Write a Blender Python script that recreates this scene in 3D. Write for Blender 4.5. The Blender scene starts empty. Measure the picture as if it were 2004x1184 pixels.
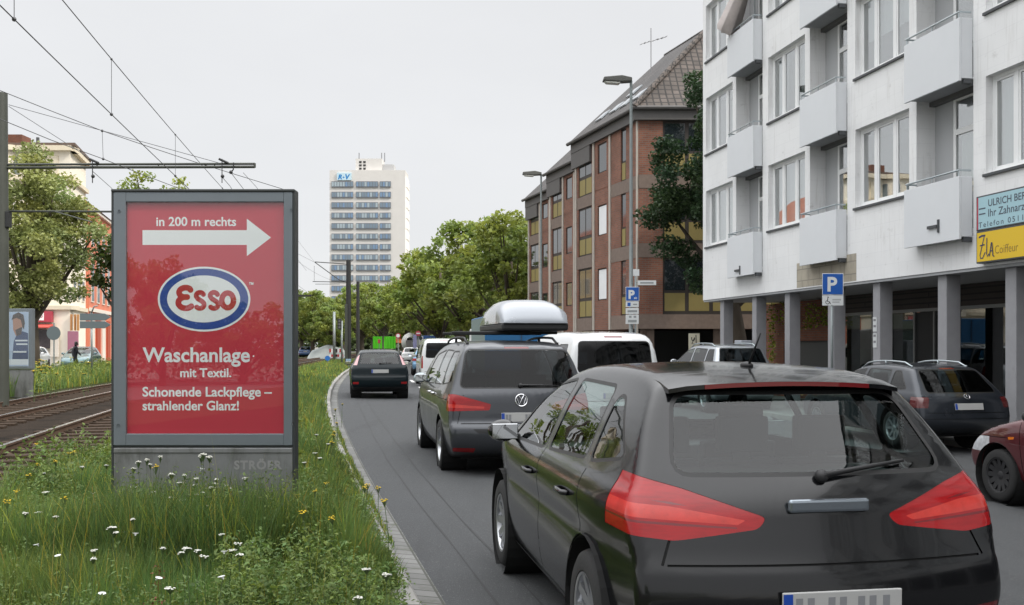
import bpy, bmesh, math, random
import numpy as np
from mathutils import Vector, Matrix
random.seed(7); RNG = np.random.default_rng(7)
SC = bpy.context.scene; COL = SC.collection
R = math.radians

# ------------------------------------------------------------------ camera, sky, sun, exposure
F, CX, HZ, EYE = 1948.0, 1002.0, 676.0, 1.6          # focal length in photo pixels, centre column, horizon row, eye height
cam = bpy.data.cameras.new('camera'); cam.sensor_width = 36.0; cam.lens = F/2004*36
cam.shift_y = 84/2004.0; cam.clip_start = .05; cam.clip_end = 6000
camo = bpy.data.objects.new('camera', cam); COL.objects.link(camo)
camo.location = (0, 0, EYE); camo.rotation_euler = (R(90), 0, 0); SC.camera = camo

SUN = Vector((0.80, -0.36, 0.80)).normalized()
sl = bpy.data.lights.new('sun', 'SUN'); sl.energy = 2.6; sl.angle = R(6); sl.color = (1.0, .93, .82)
slo = bpy.data.objects.new('sun', sl); COL.objects.link(slo)
slo.rotation_euler = (-SUN).to_track_quat('-Z', 'Y').to_euler()

W = bpy.data.worlds.new('World'); SC.world = W; W.use_nodes = True
wn, wl = W.node_tree.nodes, W.node_tree.links
bg = wn['Background']; bg.inputs[1].default_value = 0.1
sky = wn.new('ShaderNodeTexSky'); sky.sky_type = 'NISHITA'; sky.sun_disc = False
sky.sun_elevation = math.asin(SUN.z); sky.sun_rotation = math.atan2(SUN.x, SUN.y)
tc = wn.new('ShaderNodeTexCoord'); sep = wn.new('ShaderNodeSeparateXYZ'); wl.new(tc.outputs['Generated'], sep.inputs[0])
mr = wn.new('ShaderNodeMapRange'); mr.interpolation_type = 'SMOOTHSTEP'    # an overcast deck: brightest overhead
mr.inputs[1].default_value = .34; mr.inputs[2].default_value = .85; mr.inputs[3].default_value = 8.8; mr.inputs[4].default_value = 34.0
wl.new(sep.outputs[2], mr.inputs[0])
ns = wn.new('ShaderNodeTexNoise'); ns.inputs['Scale'].default_value = 3.0; ns.inputs['Detail'].default_value = 5
mp = wn.new('ShaderNodeMapping'); mp.inputs['Scale'].default_value = (1, 1, 2.5); wl.new(tc.outputs['Generated'], mp.inputs[0]); wl.new(mp.outputs[0], ns.inputs[0])
mr2 = wn.new('ShaderNodeMapRange'); mr2.inputs[1].default_value = .3; mr2.inputs[2].default_value = .7; mr2.inputs[3].default_value = .965; mr2.inputs[4].default_value = 1.03
wl.new(ns.outputs[0], mr2.inputs[0])
mu = wn.new('ShaderNodeMath'); mu.operation = 'MULTIPLY'; wl.new(mr.outputs[0], mu.inputs[0]); wl.new(mr2.outputs[0], mu.inputs[1])
cl = wn.new('ShaderNodeMix'); cl.data_type = 'RGBA'; cl.blend_type = 'MULTIPLY'; cl.inputs[0].default_value = 1
cl.inputs[6].default_value = (.992, 1.0, 1.016, 1); wl.new(mu.outputs[0], cl.inputs[7])
mx = wn.new('ShaderNodeMix'); mx.data_type = 'RGBA'; mx.inputs[0].default_value = .93
wl.new(sky.outputs[0], mx.inputs[6]); wl.new(cl.outputs[2], mx.inputs[7]); wl.new(mx.outputs[2], bg.inputs[0])
SC.view_settings.view_transform = 'Standard'; SC.view_settings.look = 'None'
SC.view_settings.exposure = 0; SC.view_settings.gamma = 1
SC.render.engine = 'CYCLES'
SC.cycles.max_bounces = 8; SC.cycles.transparent_max_bounces = 24; SC.cycles.use_denoising = True
SC.cycles.caustics_reflective = False; SC.cycles.caustics_refractive = False

# ------------------------------------------------------------------ helpers
def P(px, py, Y):                                    # the point seen at a photo pixel, Y metres ahead
    return Vector(((px-CX)/F*Y, Y, EYE-(py-HZ)/F*Y))
def lin(r, g, b):
    f = lambda c: (c/255/12.92) if c <= 10 else ((c/255+.055)/1.055)**2.4
    return (f(r), f(g), f(b))

_ks = np.array([[-60, -.222], [3, -.226], [9, -.224], [20, -.2], [41, -.15], [66, -.1185], [100, -.1], [160, -.06], [240, .0], [600, .12]])
_ky = np.arange(-60, 600, .25); _kv = np.cumsum(np.interp(_ky, _ks[:, 0], _ks[:, 1]))*.25
_kv += -.61-np.interp(6.13, _ky, _kv)
def K(Y): return np.interp(Y, _ky, _kv)              # x of the road's left kerb at Y
def Kdir(Y):
    v = Vector((float(K(Y+.5)-K(Y-.5)), 1, 0)); return v.normalized()

def tag(o, label=None, cat=None, group=None, kind=None):
    for k, v in (('label', label), ('category', cat), ('group', group), ('kind', kind)):
        if v: o[k] = v
    return o
def empty(name, loc, label=None, cat=None, group=None, rz=0.0):
    o = bpy.data.objects.new(name, None); COL.objects.link(o); o.location = loc; o.rotation_euler = (0, 0, rz)
    o.empty_display_size = .2
    return tag(o, label, cat, group)
def kids(o): return [c for c in list(COL.objects) if c.parent is o]
def family():
    d = {}
    for c in COL.objects:
        if c.parent: d.setdefault(c.parent.name, []).append(c)
    return d
def copy_tree(o, fam, parent=None, loc=None, rz=None, scale=None, label=None):
    c = o.copy(); COL.objects.link(c); c.parent = parent
    if loc is not None: c.location = loc
    if rz is not None: c.rotation_euler = (0, 0, rz)
    if scale is not None: c.scale = scale
    if label: c['label'] = label
    for ch in fam.get(o.name, []): copy_tree(ch, fam, c)
    return c

class MB:
    """collects pieces of ONE part and links them as one mesh"""
    def __init__(s): s.v = []; s.f = []; s.m = []; s.n = 0
    def add(s, v, f, m=0):
        v = np.asarray(v, float); s.v.append(v)
        for q in f: s.f.append(tuple(int(i)+s.n for i in q)); s.m.append(m)
        s.n += len(v); return s
    def box(s, x0, x1, y0, y1, z0, z1, m=0, T=None):
        v = np.array([(x, y, z) for z in (z0, z1) for y in (y0, y1) for x in (x0, x1)], float)
        if T is not None: v = np.array([T(p) for p in v])
        return s.add(v, [(0, 2, 3, 1), (4, 5, 7, 6), (0, 1, 5, 4), (2, 6, 7, 3), (0, 4, 6, 2), (1, 3, 7, 5)], m)
    def obox(s, c, u, w, h, lu, lw, lh, m=0):            # box at centre c along unit axes u, w, h
        c, u, w, h = (np.array(t, float) for t in (c, u, w, h))
        v = [c+u*a*lu/2+w*b*lw/2+h*d*lh/2 for d in (-1, 1) for b in (-1, 1) for a in (-1, 1)]
        return s.add(v, [(0, 2, 3, 1), (4, 5, 7, 6), (0, 1, 5, 4), (2, 6, 7, 3), (0, 4, 6, 2), (1, 3, 7, 5)], m)
    def extrude(s, poly, vec, m=0):                      # closed polygon of 3-D points, pushed along vec
        p = np.asarray(poly, float); n = len(p); q = p+np.asarray(vec, float)
        f = [tuple(range(n))[::-1], tuple(range(n, 2*n))]+[(i, (i+1) % n, n+(i+1) % n, n+i) for i in range(n)]
        return s.add(np.vstack([p, q]), f, m)
    def prism(s, xy, z0, z1, m=0):
        return s.extrude([(x, y, z0) for x, y in xy], (0, 0, z1-z0), m)
    def poly(s, pts, m=0): return s.add(pts, [tuple(range(len(pts)))], m)
    def tube(s, pts, r, n=8, m=0, caps=True):
        pts = [Vector(p) for p in pts]; k = len(pts)
        rr = [r]*k if np.isscalar(r) else r
        V = []; up = Vector((0, 0, 1)); prev = None
        for i, p in enumerate(pts):
            d = (pts[min(i+1, k-1)]-pts[max(i-1, 0)]).normalized()
            a = prev if prev is not None else (d.cross(up) if abs(d.z) < .95 else d.cross(Vector((1, 0, 0))))
            a = (a-d*a.dot(d)).normalized(); b = d.cross(a); prev = a
            for j in range(n):
                t = 2*math.pi*j/n; V.append(p+(a*math.cos(t)+b*math.sin(t))*rr[i])
        f = [(i*n+j, i*n+(j+1) % n, (i+1)*n+(j+1) % n, (i+1)*n+j) for i in range(k-1) for j in range(n)]
        if caps: f += [tuple(range(n))[::-1], tuple((k-1)*n+j for j in range(n))]
        return s.add(V, f, m)
    def lathe(s, prof, c, ax=(0, 0, 1), n=20, m=0):      # profile of (radius, height) turned about ax through c
        ax = Vector(ax).normalized(); a = ax.orthogonal().normalized(); b = ax.cross(a); c = Vector(c)
        V = [c+ax*h+(a*math.cos(2*math.pi*j/n)+b*math.sin(2*math.pi*j/n))*r for r, h in prof for j in range(n)]
        k = len(prof)
        f = [(i*n+j, i*n+(j+1) % n, (i+1)*n+(j+1) % n, (i+1)*n+j) for i in range(k-1) for j in range(n)]
        return s.add(V, f, m)
    def ball(s, c, r, n=10, m=0):
        r = (r,)*3 if np.isscalar(r) else r
        V = []; k = max(4, n//2)
        for i in range(k+1):
            t = math.pi*i/k
            for j in range(n):
                q = 2*math.pi*j/n; V.append((c[0]+r[0]*math.sin(t)*math.cos(q), c[1]+r[1]*math.sin(t)*math.sin(q), c[2]+r[2]*math.cos(t)))
        f = [(i*n+j, (i+1)*n+j, (i+1)*n+(j+1) % n, i*n+(j+1) % n) for i in range(k) for j in range(n)]
        return s.add(V, f, m)
    def map(s, fn): s.v = [np.array([fn(p) for p in a]) for a in s.v]; return s
    def shift(s, d): s.v = [a+np.asarray(d, float) for a in s.v]; return s
    def each(s, name, mats, parent=None, base=(0, 0, 0), **k):      # every piece a part of its own
        i = j = 0
        for v in s.v:
            f = []
            while j < len(s.f) and min(s.f[j]) < i+len(v): f.append(tuple(q-i for q in s.f[j])); j += 1
            MB().add(v, f).build(name, mats, parent, base, **k); i += len(v)
    def build(s, name, mats, parent=None, base=(0, 0, 0), smooth=False, bevel=0, recalc=True, uv=True, auto=None, seg=2):
        me = bpy.data.meshes.new(name)
        V = np.vstack(s.v)-np.asarray(base, float)
        me.from_pydata(V.tolist(), [], s.f)
        for mt in (mats if isinstance(mats, (list, tuple)) else [mats]): me.materials.append(mt)
        me.polygons.foreach_set('material_index', s.m)
        if recalc:
            bm = bmesh.new(); bm.from_mesh(me); bmesh.ops.remove_doubles(bm, verts=bm.verts, dist=1e-5)
            bmesh.ops.recalc_face_normals(bm, faces=bm.faces); bm.to_mesh(me); bm.free()
        if smooth: me.polygons.foreach_set('use_smooth', [True]*len(me.polygons))
        if smooth and auto: me.set_sharp_from_angle(angle=R(auto))
        if uv: wall_uv(me, base)
        me.update()
        o = bpy.data.objects.new(name, me); COL.objects.link(o)
        if parent is not None: o.parent = parent
        if bevel:
            b = o.modifiers.new('bevel', 'BEVEL'); b.width = bevel; b.segments = seg; b.limit_method = 'ANGLE'; b.angle_limit = R(40); b.harden_normals = False
        return o
def wall_uv(me, base=(0, 0, 0)):                          # metres along the wall, metres up
    n = len(me.loops); uvl = me.uv_layers.new(name='uv')
    co = np.empty(len(me.vertices)*3); me.vertices.foreach_get('co', co); co = co.reshape(-1, 3)+np.asarray(base, float)
    vi = np.empty(n, int); me.loops.foreach_get('vertex_index', vi)
    nr = np.empty(len(me.polygons)*3); me.polygons.foreach_get('normal', nr); nr = nr.reshape(-1, 3)
    lt = np.empty(len(me.polygons), int); me.polygons.foreach_get('loop_total', lt)
    N = np.repeat(nr, lt, axis=0); Pn = co[vi]
    h = np.hypot(N[:, 0], N[:, 1]); flat = np.abs(N[:, 2]) > .75; h[h < 1e-6] = 1
    t = np.stack([-N[:, 1]/h, N[:, 0]/h], 1)
    u = np.where(flat, Pn[:, 0], (Pn[:, :2]*t).sum(1)); v = np.where(flat, Pn[:, 1], Pn[:, 2]/np.where(flat, 1, np.maximum(h, .3)))
    uvl.data.foreach_set('uv', np.stack([u, v], 1).astype('f4').ravel())

# ------------------------------------------------------------------ materials
_M = {}
def pm(name, col, rough=.6, metal=0.0, spec=.5, var=0.0, vscale=3.0, bump=0.0, bscale=30.0, coat=0.0, ior=None, dirt=None, trans=0, alpha=1, stretch=(1, 1, 1), emit=0):
    """principled material: colour varied by noise, optional bump, optional darker stains"""
    if name in _M: return _M[name]
    m = bpy.data.materials.new(name); m.use_nodes = True; N, L = m.node_tree.nodes, m.node_tree.links
    b = N['Principled BSDF']; b.inputs['Base Color'].default_value = (*col, 1); b.inputs['Roughness'].default_value = rough
    b.inputs['Metallic'].default_value = metal; b.inputs['Specular IOR Level'].default_value = spec
    if ior: b.inputs['IOR'].default_value = ior
    b.inputs['Coat Weight'].default_value = coat; b.inputs['Coat Roughness'].default_value = .03
    b.inputs['Transmission Weight'].default_value = trans; b.inputs['Alpha'].default_value = alpha
    if emit: b.inputs['Emission Color'].default_value = (*col, 1); b.inputs['Emission Strength'].default_value = emit
    out = None
    if var or bump or dirt:
        t = N.new('ShaderNodeTexCoord'); mpn = N.new('ShaderNodeMapping'); mpn.inputs['Scale'].default_value = stretch
        L.new(t.outputs['Object'], mpn.inputs[0])
    if var:
        n = N.new('ShaderNodeTexNoise'); n.inputs['Scale'].default_value = vscale; n.inputs['Detail'].default_value = 6; n.inputs['Roughness'].default_value = .65
        L.new(mpn.outputs[0], n.inputs['Vector'])
        r = N.new('ShaderNodeMapRange'); r.inputs[1].default_value = .25; r.inputs[2].default_value = .75; r.inputs[3].default_value = 1-var; r.inputs[4].default_value = 1+var
        L.new(n.outputs[0], r.inputs[0])
        x = N.new('ShaderNodeMix'); x.data_type = 'RGBA'; x.blend_type = 'MULTIPLY'; x.inputs[0].default_value = 1; x.inputs[6].default_value = (*col, 1)
        L.new(r.outputs[0], x.inputs[7]); out = x.outputs[2]
        rr = N.new('ShaderNodeMapRange'); rr.inputs[3].default_value = max(.02, rough-.12); rr.inputs[4].default_value = min(1, rough+.12)
        if rough > .15: L.new(n.outputs[0], rr.inputs[0]); L.new(rr.outputs[0], b.inputs['Roughness'])
    for dc, dsn, lo, hi, dst in ([dirt] if isinstance(dirt, tuple) else dirt or []):   # (colour, scale, low, high, stretch): stains with a shape of their own
        dm = N.new('ShaderNodeMapping'); dm.inputs['Scale'].default_value = dst; L.new(t.outputs['Object'], dm.inputs[0])
        n = N.new('ShaderNodeTexNoise'); n.inputs['Scale'].default_value = dsn; n.inputs['Detail'].default_value = 7; n.inputs['Roughness'].default_value = .7
        L.new(dm.outputs[0], n.inputs['Vector'])
        r = N.new('ShaderNodeMapRange'); r.inputs[1].default_value = lo; r.inputs[2].default_value = hi; L.new(n.outputs[0], r.inputs[0])
        x = N.new('ShaderNodeMix'); x.data_type = 'RGBA'; L.new(r.outputs[0], x.inputs[0]); x.inputs[7].default_value = (*dc, 1)
        if out is not None: L.new(out, x.inputs[6])
        else: x.inputs[6].default_value = (*col, 1)
        out = x.outputs[2]
    if out is not None: L.new(out, b.inputs['Base Color'])
    if bump:
        n = N.new('ShaderNodeTexNoise'); n.inputs['Scale'].default_value = bscale; n.inputs['Detail'].default_value = 5; L.new(mpn.outputs[0], n.inputs['Vector'])
        bp = N.new('ShaderNodeBump'); bp.inputs['Strength'].default_value = bump; bp.inputs['Distance'].default_value = .02
        L.new(n.outputs[0], bp.inputs['Height']); L.new(bp.outputs[0], b.inputs['Normal'])
    _M[name] = m; return m
def brick(name, c1, c2, mortar, bw=.24, bh=.075, mort=.012, off=.5, rough=.85, bump=.4, var=.25, dirt=None, bias=0.0, freq=2):
    if name in _M: return _M[name]
    m = bpy.data.materials.new(name); m.use_nodes = True; N, L = m.node_tree.nodes, m.node_tree.links
    b = N['Principled BSDF']; b.inputs['Roughness'].default_value = rough
    t = N.new('ShaderNodeTexCoord'); br = N.new('ShaderNodeTexBrick'); L.new(t.outputs['UV'], br.inputs[0])
    br.inputs['Color1'].default_value = (*c1, 1); br.inputs['Color2'].default_value = (*c2, 1); br.inputs['Mortar'].default_value = (*mortar, 1)
    br.inputs['Scale'].default_value = 1; br.inputs['Mortar Size'].default_value = mort; br.inputs['Brick Width'].default_value = bw; br.inputs['Row Height'].default_value = bh
    br.inputs['Bias'].default_value = bias; br.offset = off; br.offset_frequency = freq; br.inputs['Mortar Smooth'].default_value = .1
    n = N.new('ShaderNodeTexNoise'); n.inputs['Scale'].default_value = 1.3; n.inputs['Detail'].default_value = 8; L.new(t.outputs['Object'], n.inputs[0])
    r = N.new('ShaderNodeMapRange'); r.inputs[1].default_value = .25; r.inputs[2].default_value = .75; r.inputs[3].default_value = 1-var; r.inputs[4].default_value = 1+var*.6; L.new(n.outputs[0], r.inputs[0])
    x = N.new('ShaderNodeMix'); x.data_type = 'RGBA'; x.blend_type = 'MULTIPLY'; x.inputs[0].default_value = 1; L.new(br.outputs[0], x.inputs[6]); L.new(r.outputs[0], x.inputs[7])
    out = x.outputs[2]
    for dc, dsn, lo, hi, dst in ([dirt] if isinstance(dirt, tuple) else dirt or []):
        dm = N.new('ShaderNodeMapping'); dm.inputs['Scale'].default_value = dst; L.new(t.outputs['Object'], dm.inputs[0])
        n2 = N.new('ShaderNodeTexNoise'); n2.inputs['Scale'].default_value = dsn; n2.inputs['Detail'].default_value = 8; n2.inputs['Roughness'].default_value = .7; L.new(dm.outputs[0], n2.inputs[0])
        r2 = N.new('ShaderNodeMapRange'); r2.inputs[1].default_value = lo; r2.inputs[2].default_value = hi; L.new(n2.outputs[0], r2.inputs[0])
        x2 = N.new('ShaderNodeMix'); x2.data_type = 'RGBA'; L.new(r2.outputs[0], x2.inputs[0]); L.new(out, x2.inputs[6]); x2.inputs[7].default_value = (*dc, 1); out = x2.outputs[2]
    L.new(out, b.inputs['Base Color'])
    bp = N.new('ShaderNodeBump'); bp.inputs['Strength'].default_value = bump; bp.inputs['Distance'].default_value = .01; bp.invert = True
    L.new(br.outputs['Fac'], bp.inputs['Height']); L.new(bp.outputs[0], b.inputs['Normal'])
    _M[name] = m; return m
def glass(name, tint=(.8, .86, .86), ior=1.6, rough=.0, refl=1.0, base=.0):
    """thin pane: mirror by Fresnel over clear (tinted) glass"""
    if name in _M: return _M[name]
    m = bpy.data.materials.new(name); m.use_nodes = True; N, L = m.node_tree.nodes, m.node_tree.links
    N.remove(N['Principled BSDF']); o = N['Material Output']
    tr = N.new('ShaderNodeBsdfTransparent'); tr.inputs[0].default_value = (*tint, 1)
    gl = N.new('ShaderNodeBsdfGlossy'); gl.inputs['Roughness'].default_value = rough; gl.inputs[0].default_value = (refl, refl, refl, 1)
    ge = N.new('ShaderNodeNewGeometry'); dt = N.new('ShaderNodeVectorMath'); dt.operation = 'DOT_PRODUCT'; L.new(ge.outputs['Normal'], dt.inputs[0]); L.new(ge.outputs['Incoming'], dt.inputs[1])
    ab = N.new('ShaderNodeMath'); ab.operation = 'ABSOLUTE'; L.new(dt.outputs['Value'], ab.inputs[0])
    om = N.new('ShaderNodeMath'); om.operation = 'SUBTRACT'; om.inputs[0].default_value = 1; L.new(ab.outputs[0], om.inputs[1])
    pw = N.new('ShaderNodeMath'); pw.operation = 'POWER'; pw.inputs[1].default_value = 5; L.new(om.outputs[0], pw.inputs[0])
    mr_ = N.new('ShaderNodeMapRange'); mr_.inputs[3].default_value = max(base, ((ior-1)/(ior+1))**2); mr_.inputs[4].default_value = 1; L.new(pw.outputs[0], mr_.inputs[0])
    x = N.new('ShaderNodeMixShader'); L.new(mr_.outputs[0], x.inputs[0]); L.new(tr.outputs[0], x.inputs[1]); L.new(gl.outputs[0], x.inputs[2]); L.new(x.outputs[0], o.inputs[0])
    _M[name] = m; return m
def leafm(name, col, var=.35, trans=.35, rough=.55):
    """foliage: colour from the leaf's own tint attribute, light passing through"""
    if name in _M: return _M[name]
    m = bpy.data.materials.new(name); m.use_nodes = True; N, L = m.node_tree.nodes, m.node_tree.links
    b = N['Principled BSDF']; o = N['Material Output']; b.inputs['Roughness'].default_value = rough; b.inputs['Specular IOR Level'].default_value = .35
    a = N.new('ShaderNodeAttribute'); a.attribute_name = 'tint'
    x = N.new('ShaderNodeMix'); x.data_type = 'RGBA'; x.blend_type = 'MULTIPLY'; x.inputs[0].default_value = 1; x.inputs[6].default_value = (*col, 1); L.new(a.outputs['Color'], x.inputs[7])
    t = N.new('ShaderNodeBsdfTranslucent'); hs = N.new('ShaderNodeHueSaturation'); hs.inputs['Hue'].default_value = .49; hs.inputs['Saturation'].default_value = 1.1; hs.inputs['Value'].default_value = 1.3
    L.new(x.outputs[2], hs.inputs['Color']); L.new(hs.outputs[0], t.inputs[0]); L.new(x.outputs[2], b.inputs['Base Color'])
    s = N.new('ShaderNodeMixShader'); s.inputs[0].default_value = trans; L.new(b.outputs[0], s.inputs[1]); L.new(t.outputs[0], s.inputs[2]); L.new(s.outputs[0], o.inputs[0])
    _M[name] = m; return m

# ------------------------------------------------------------------ lettering
def glyphs(txt, bold=.0, shear=0.0, space=1.0):
    cu = bpy.data.curves.new('lettering', 'FONT'); cu.body = txt; cu.offset = bold; cu.shear = shear; cu.space_character = space; cu.resolution_u = 4
    o = bpy.data.objects.new('lettering', cu); me = o.to_mesh()
    v = np.array([x.co[:] for x in me.vertices]); f = [tuple(p.vertices) for p in me.polygons]
    o.to_mesh_clear(); bpy.data.objects.remove(o); bpy.data.curves.remove(cu)
    return v, f
def text(mb, txt, x0, x1, base, O, U, V, Nn, depth=.003, bold=.02, m=0, h=None, shear=0, space=1.0):
    """lettering fitted between x0 and x1 on the plane O + x U + y V, raised along Nn; h squeezes it to a height"""
    v, f = glyphs(txt, bold, shear, space); lo, hi = v.min(0), v.max(0)
    sx = (x1-x0)/(hi[0]-lo[0]); sy = sx if h is None else h/(hi[1]-min(lo[1], 0)*0)
    O, U, V, Nn = (np.array(t, float) for t in (O, U, V, Nn))
    p = O+((v[:, :1]-lo[0])*sx+x0)*U+(v[:, 1:2]*sy+base)*V
    mb.add(p+Nn*depth, f, m); return sx
def ring_pts(cx, cy, rx, ry, n=64, a0=0, a1=2*math.pi):
    return [(cx+rx*math.cos(a0+(a1-a0)*i/n), cy+ry*math.sin(a0+(a1-a0)*i/n)) for i in range(n)]
def stroke(pts, w):                                      # flat ribbon of width w about a 2-D line, round ended
    pts = [Vector(p) for p in pts]; L_, R_ = [], []
    for i, p in enumerate(pts):
        d = (pts[min(i+1, len(pts)-1)]-pts[max(i-1, 0)]).normalized(); n = Vector((-d.y, d.x))*w/2
        L_.append(p+n); R_.append(p-n)
    return L_, R_
def ribbon(mb, pts, w, fn, m=0, lift=(0, 0, 0), closed=False):
    mb.rc = getattr(mb, 'rc', -1)+1; up = Vector(lift)*mb.rc; g = lambda p: Vector(fn(p))+up   # each stroke a hair above the last
    L_, R_ = stroke(pts, w); n = len(L_)
    mb.add([g(p) for p in L_+R_], [(i, i+1, n+i+1, n+i) for i in range(n-1)], m)
    if closed: return
    for a, b, c in ((L_[0], R_[0], Vector(pts[0])), (R_[-1], L_[-1], Vector(pts[-1]))):        # half-round ends
        t0 = math.atan2(a.y-c.y, a.x-c.x); q = [c+Vector((math.cos(t0+math.pi*i/8), math.sin(t0+math.pi*i/8)))*w/2 for i in range(9)]
        mb.add([g(p) for p in q], [tuple(range(9))], m)
def arc(cx, cy, rx, ry, a0, a1, n=18): return [(cx+rx*math.cos(R(a0+(a1-a0)*i/n)), cy+ry*math.sin(R(a0+(a1-a0)*i/n))) for i in range(n+1)]
# ------------------------------------------------------------------ ground, road, pavements, track bed
def strip(name, offs, Y0, Y1, step, mat, kind='structure', parent=None, lab=None, cat=None):
    """a band that follows the kerb: offs = [(offset from the kerb, z), ...]"""
    ys = np.arange(Y0, Y1+step*.5, step); kx = K(ys); n = len(offs); k = len(ys)
    V = np.zeros((k, n, 3))
    for j, (o, z) in enumerate(offs): V[:, j] = np.stack([kx+o, ys, np.full(k, z)], 1)
    f = [(i*n+j, i*n+j+1, (i+1)*n+j+1, (i+1)*n+j) for i in range(k-1) for j in range(n-1)]
    mb = MB().add(V.reshape(-1, 3), f); o = mb.build(name, mat, parent, recalc=False)
    uvl = o.data.uv_layers[0]; so = np.repeat([a for a, _ in offs], 1)
    acc = np.concatenate([[0], np.cumsum([abs(offs[j+1][0]-offs[j][0])+abs(offs[j+1][1]-offs[j][1]) for j in range(n-1)])])
    al = np.concatenate([[0], np.cumsum(np.hypot(np.diff(ys), np.diff(kx)))])
    vi = np.empty(len(o.data.loops), int); o.data.loops.foreach_get('vertex_index', vi)
    uvl.data.foreach_set('uv', np.stack([al[vi//n], acc[vi % n]], 1).astype('f4').ravel())
    return tag(o, lab, cat, None, kind)

asphalt = pm('asphalt', (.054, .0565, .059), .82, var=.2, vscale=1.3, bump=.55, bscale=170, dirt=[((.036, .037, .039), .9, .52, .75, (1.6, .12, 1)), ((.16, .162, .16), 70, .58, .66, (1, 1, 1)), ((.018, .018, .019), 90, .58, .68, (1, 1, 1)), ((.03, .03, .031), .55, .66, .72, (1, .5, 1))])
asphalt_left = pm('side_street_asphalt', (.13, .13, .13), .9, var=.15, bump=.2, bscale=80)
paving = brick('paving_slabs', (.24, .235, .22), (.2, .2, .19), (.1, .1, .095), .5, .3, .012, rough=.85)
gutter = brick('gutter_setts', (.205, .203, .195), (.15, .15, .143), (.075, .075, .065), .165, .212, .010, off=.0, rough=.85, bump=.7, var=.35, dirt=((.07, .075, .05), 2.2, .52, .72, (1, 1, 1)))
kerbm = brick('kerb_stone', (.30, .29, .27), (.24, .235, .22), (.08, .08, .07), 1.0, .5, .012, off=0, rough=.85, var=.3)
soil = pm('verge_soil', (.05, .055, .025), .95, spec=.1, var=.4, vscale=4, bump=.6, bscale=20)
ballast = pm('track_ballast', (.030, .023, .018), .95, spec=.05, var=.5, vscale=28, bump=1.0, bscale=38, dirt=((.009, .008, .007), 1.2, .5, .7, (1, 1, 1)))
earth = pm('bare_ground', (.16, .15, .12), .95, var=.2, vscale=.2)

g = MB().add([(-2500, -300, -.5), (2500, -300, -.5), (2500, 4500, -.5), (-2500, 4500, -.5)], [(0, 1, 2, 3)]).build('ground', earth, recalc=False); tag(g, kind='structure')
strip('road', [(.20, -.008), (4, -.08), (8, -.16), (12.6, -.25)], -12, 330, 1.0, asphalt)
strip('gutter_strip', [(.0, .014), (.21, -.004)], -8, 200, .5, gutter)
strip('road_kerb', [(-.16, -.03), (-.16, .125), (-.02, .125), (.0, .105), (.0, -.03)], -8, 200, .5, kerbm)
strip('verge', [(-3.05, .0), (-2.9, .09), (-1.5, .13), (-.16, .12)], -40, 300, 1.0, soil)
strip('track_bed', [(-9.5, .02), (-3.0, .02)], -40, 300, 1.0, ballast)
strip('far_verge', [(-14.2, .08), (-12, .14), (-9.6, .10), (-9.3, .0)], -40, 300, 1.0, soil)
strip('side_street', [(-21, .04), (-14.2, .03)], -40, 300, 1.0, asphalt_left)
strip('side_street_kerb', [(-21.0, .03), (-21.0, .15), (-21.15, .15)], -40, 300, 2.0, kerbm)
strip('side_pavement', [(-90, .14), (-21.15, .14)], -40, 300, 2.0, paving)
strip('pavement', [(11.3, -.11), (60, -.10)], -12, 31, 1.0, paving)
strip('pavement_kerb', [(11.14, -.25), (11.15, -.12), (11.3, -.106)], -12, 31, 1.0, kerbm)
strip('far_pavement', [(9.2, -.07), (70, -.06)], 31, 300, 1.0, paving)
strip('far_pavement_kerb', [(9.04, -.21), (9.05, -.085), (9.2, -.066)], 31, 300, 1.0, kerbm)
# painted lane dashes, and the two tarred seams in the near lane
paintm = pm('road_paint', (.62, .62, .6), .7, var=.25, vscale=9)
dash = MB()
for Y0 in np.arange(5, 140, 8.0):
    ys = np.linspace(Y0, Y0+3, 7); kx = K(ys)
    v = [(x+o, y, -.02*(o)+.004-.004) for y, x in zip(ys, kx) for o in (3.32, 3.46)]
    v = [(a, b, -.01-.0189*(o-.3)+.005) for (a, b, _), o in zip(v, [3.32, 3.46]*7)]
    dash.add(v, [(2*i, 2*i+1, 2*i+3, 2*i+2) for i in range(6)])
tag(dash.build('road_marking', paintm, recalc=False), kind='structure')
tarm = pm('tar_seam', (.028, .028, .029), .75)
tar = MB()
for o0, ph in ((.62, 0), (.92, 1.3)):
    ys = np.arange(5.0, 31, .25); oo = o0+.02*np.sin(ys*.35+ph)+.006*np.sin(ys*1.7+ph)+(ys-14)*.012; kx = K(ys)
    w = .007+.004*np.sin(ys*2.3+ph)
    v = [p for y, x, o, h in zip(ys, kx, oo, w) for p in ((x+o-h, y, -.01-.0189*(o-.3)+.004), (x+o+h, y, -.01-.0189*(o-.3)+.004))]
    tar.add(v, [(2*i, 2*i+1, 2*i+3, 2*i+2) for i in range(len(ys)-1)])
tag(tar.build('road_seam', tarm, recalc=False), kind='structure')

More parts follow.
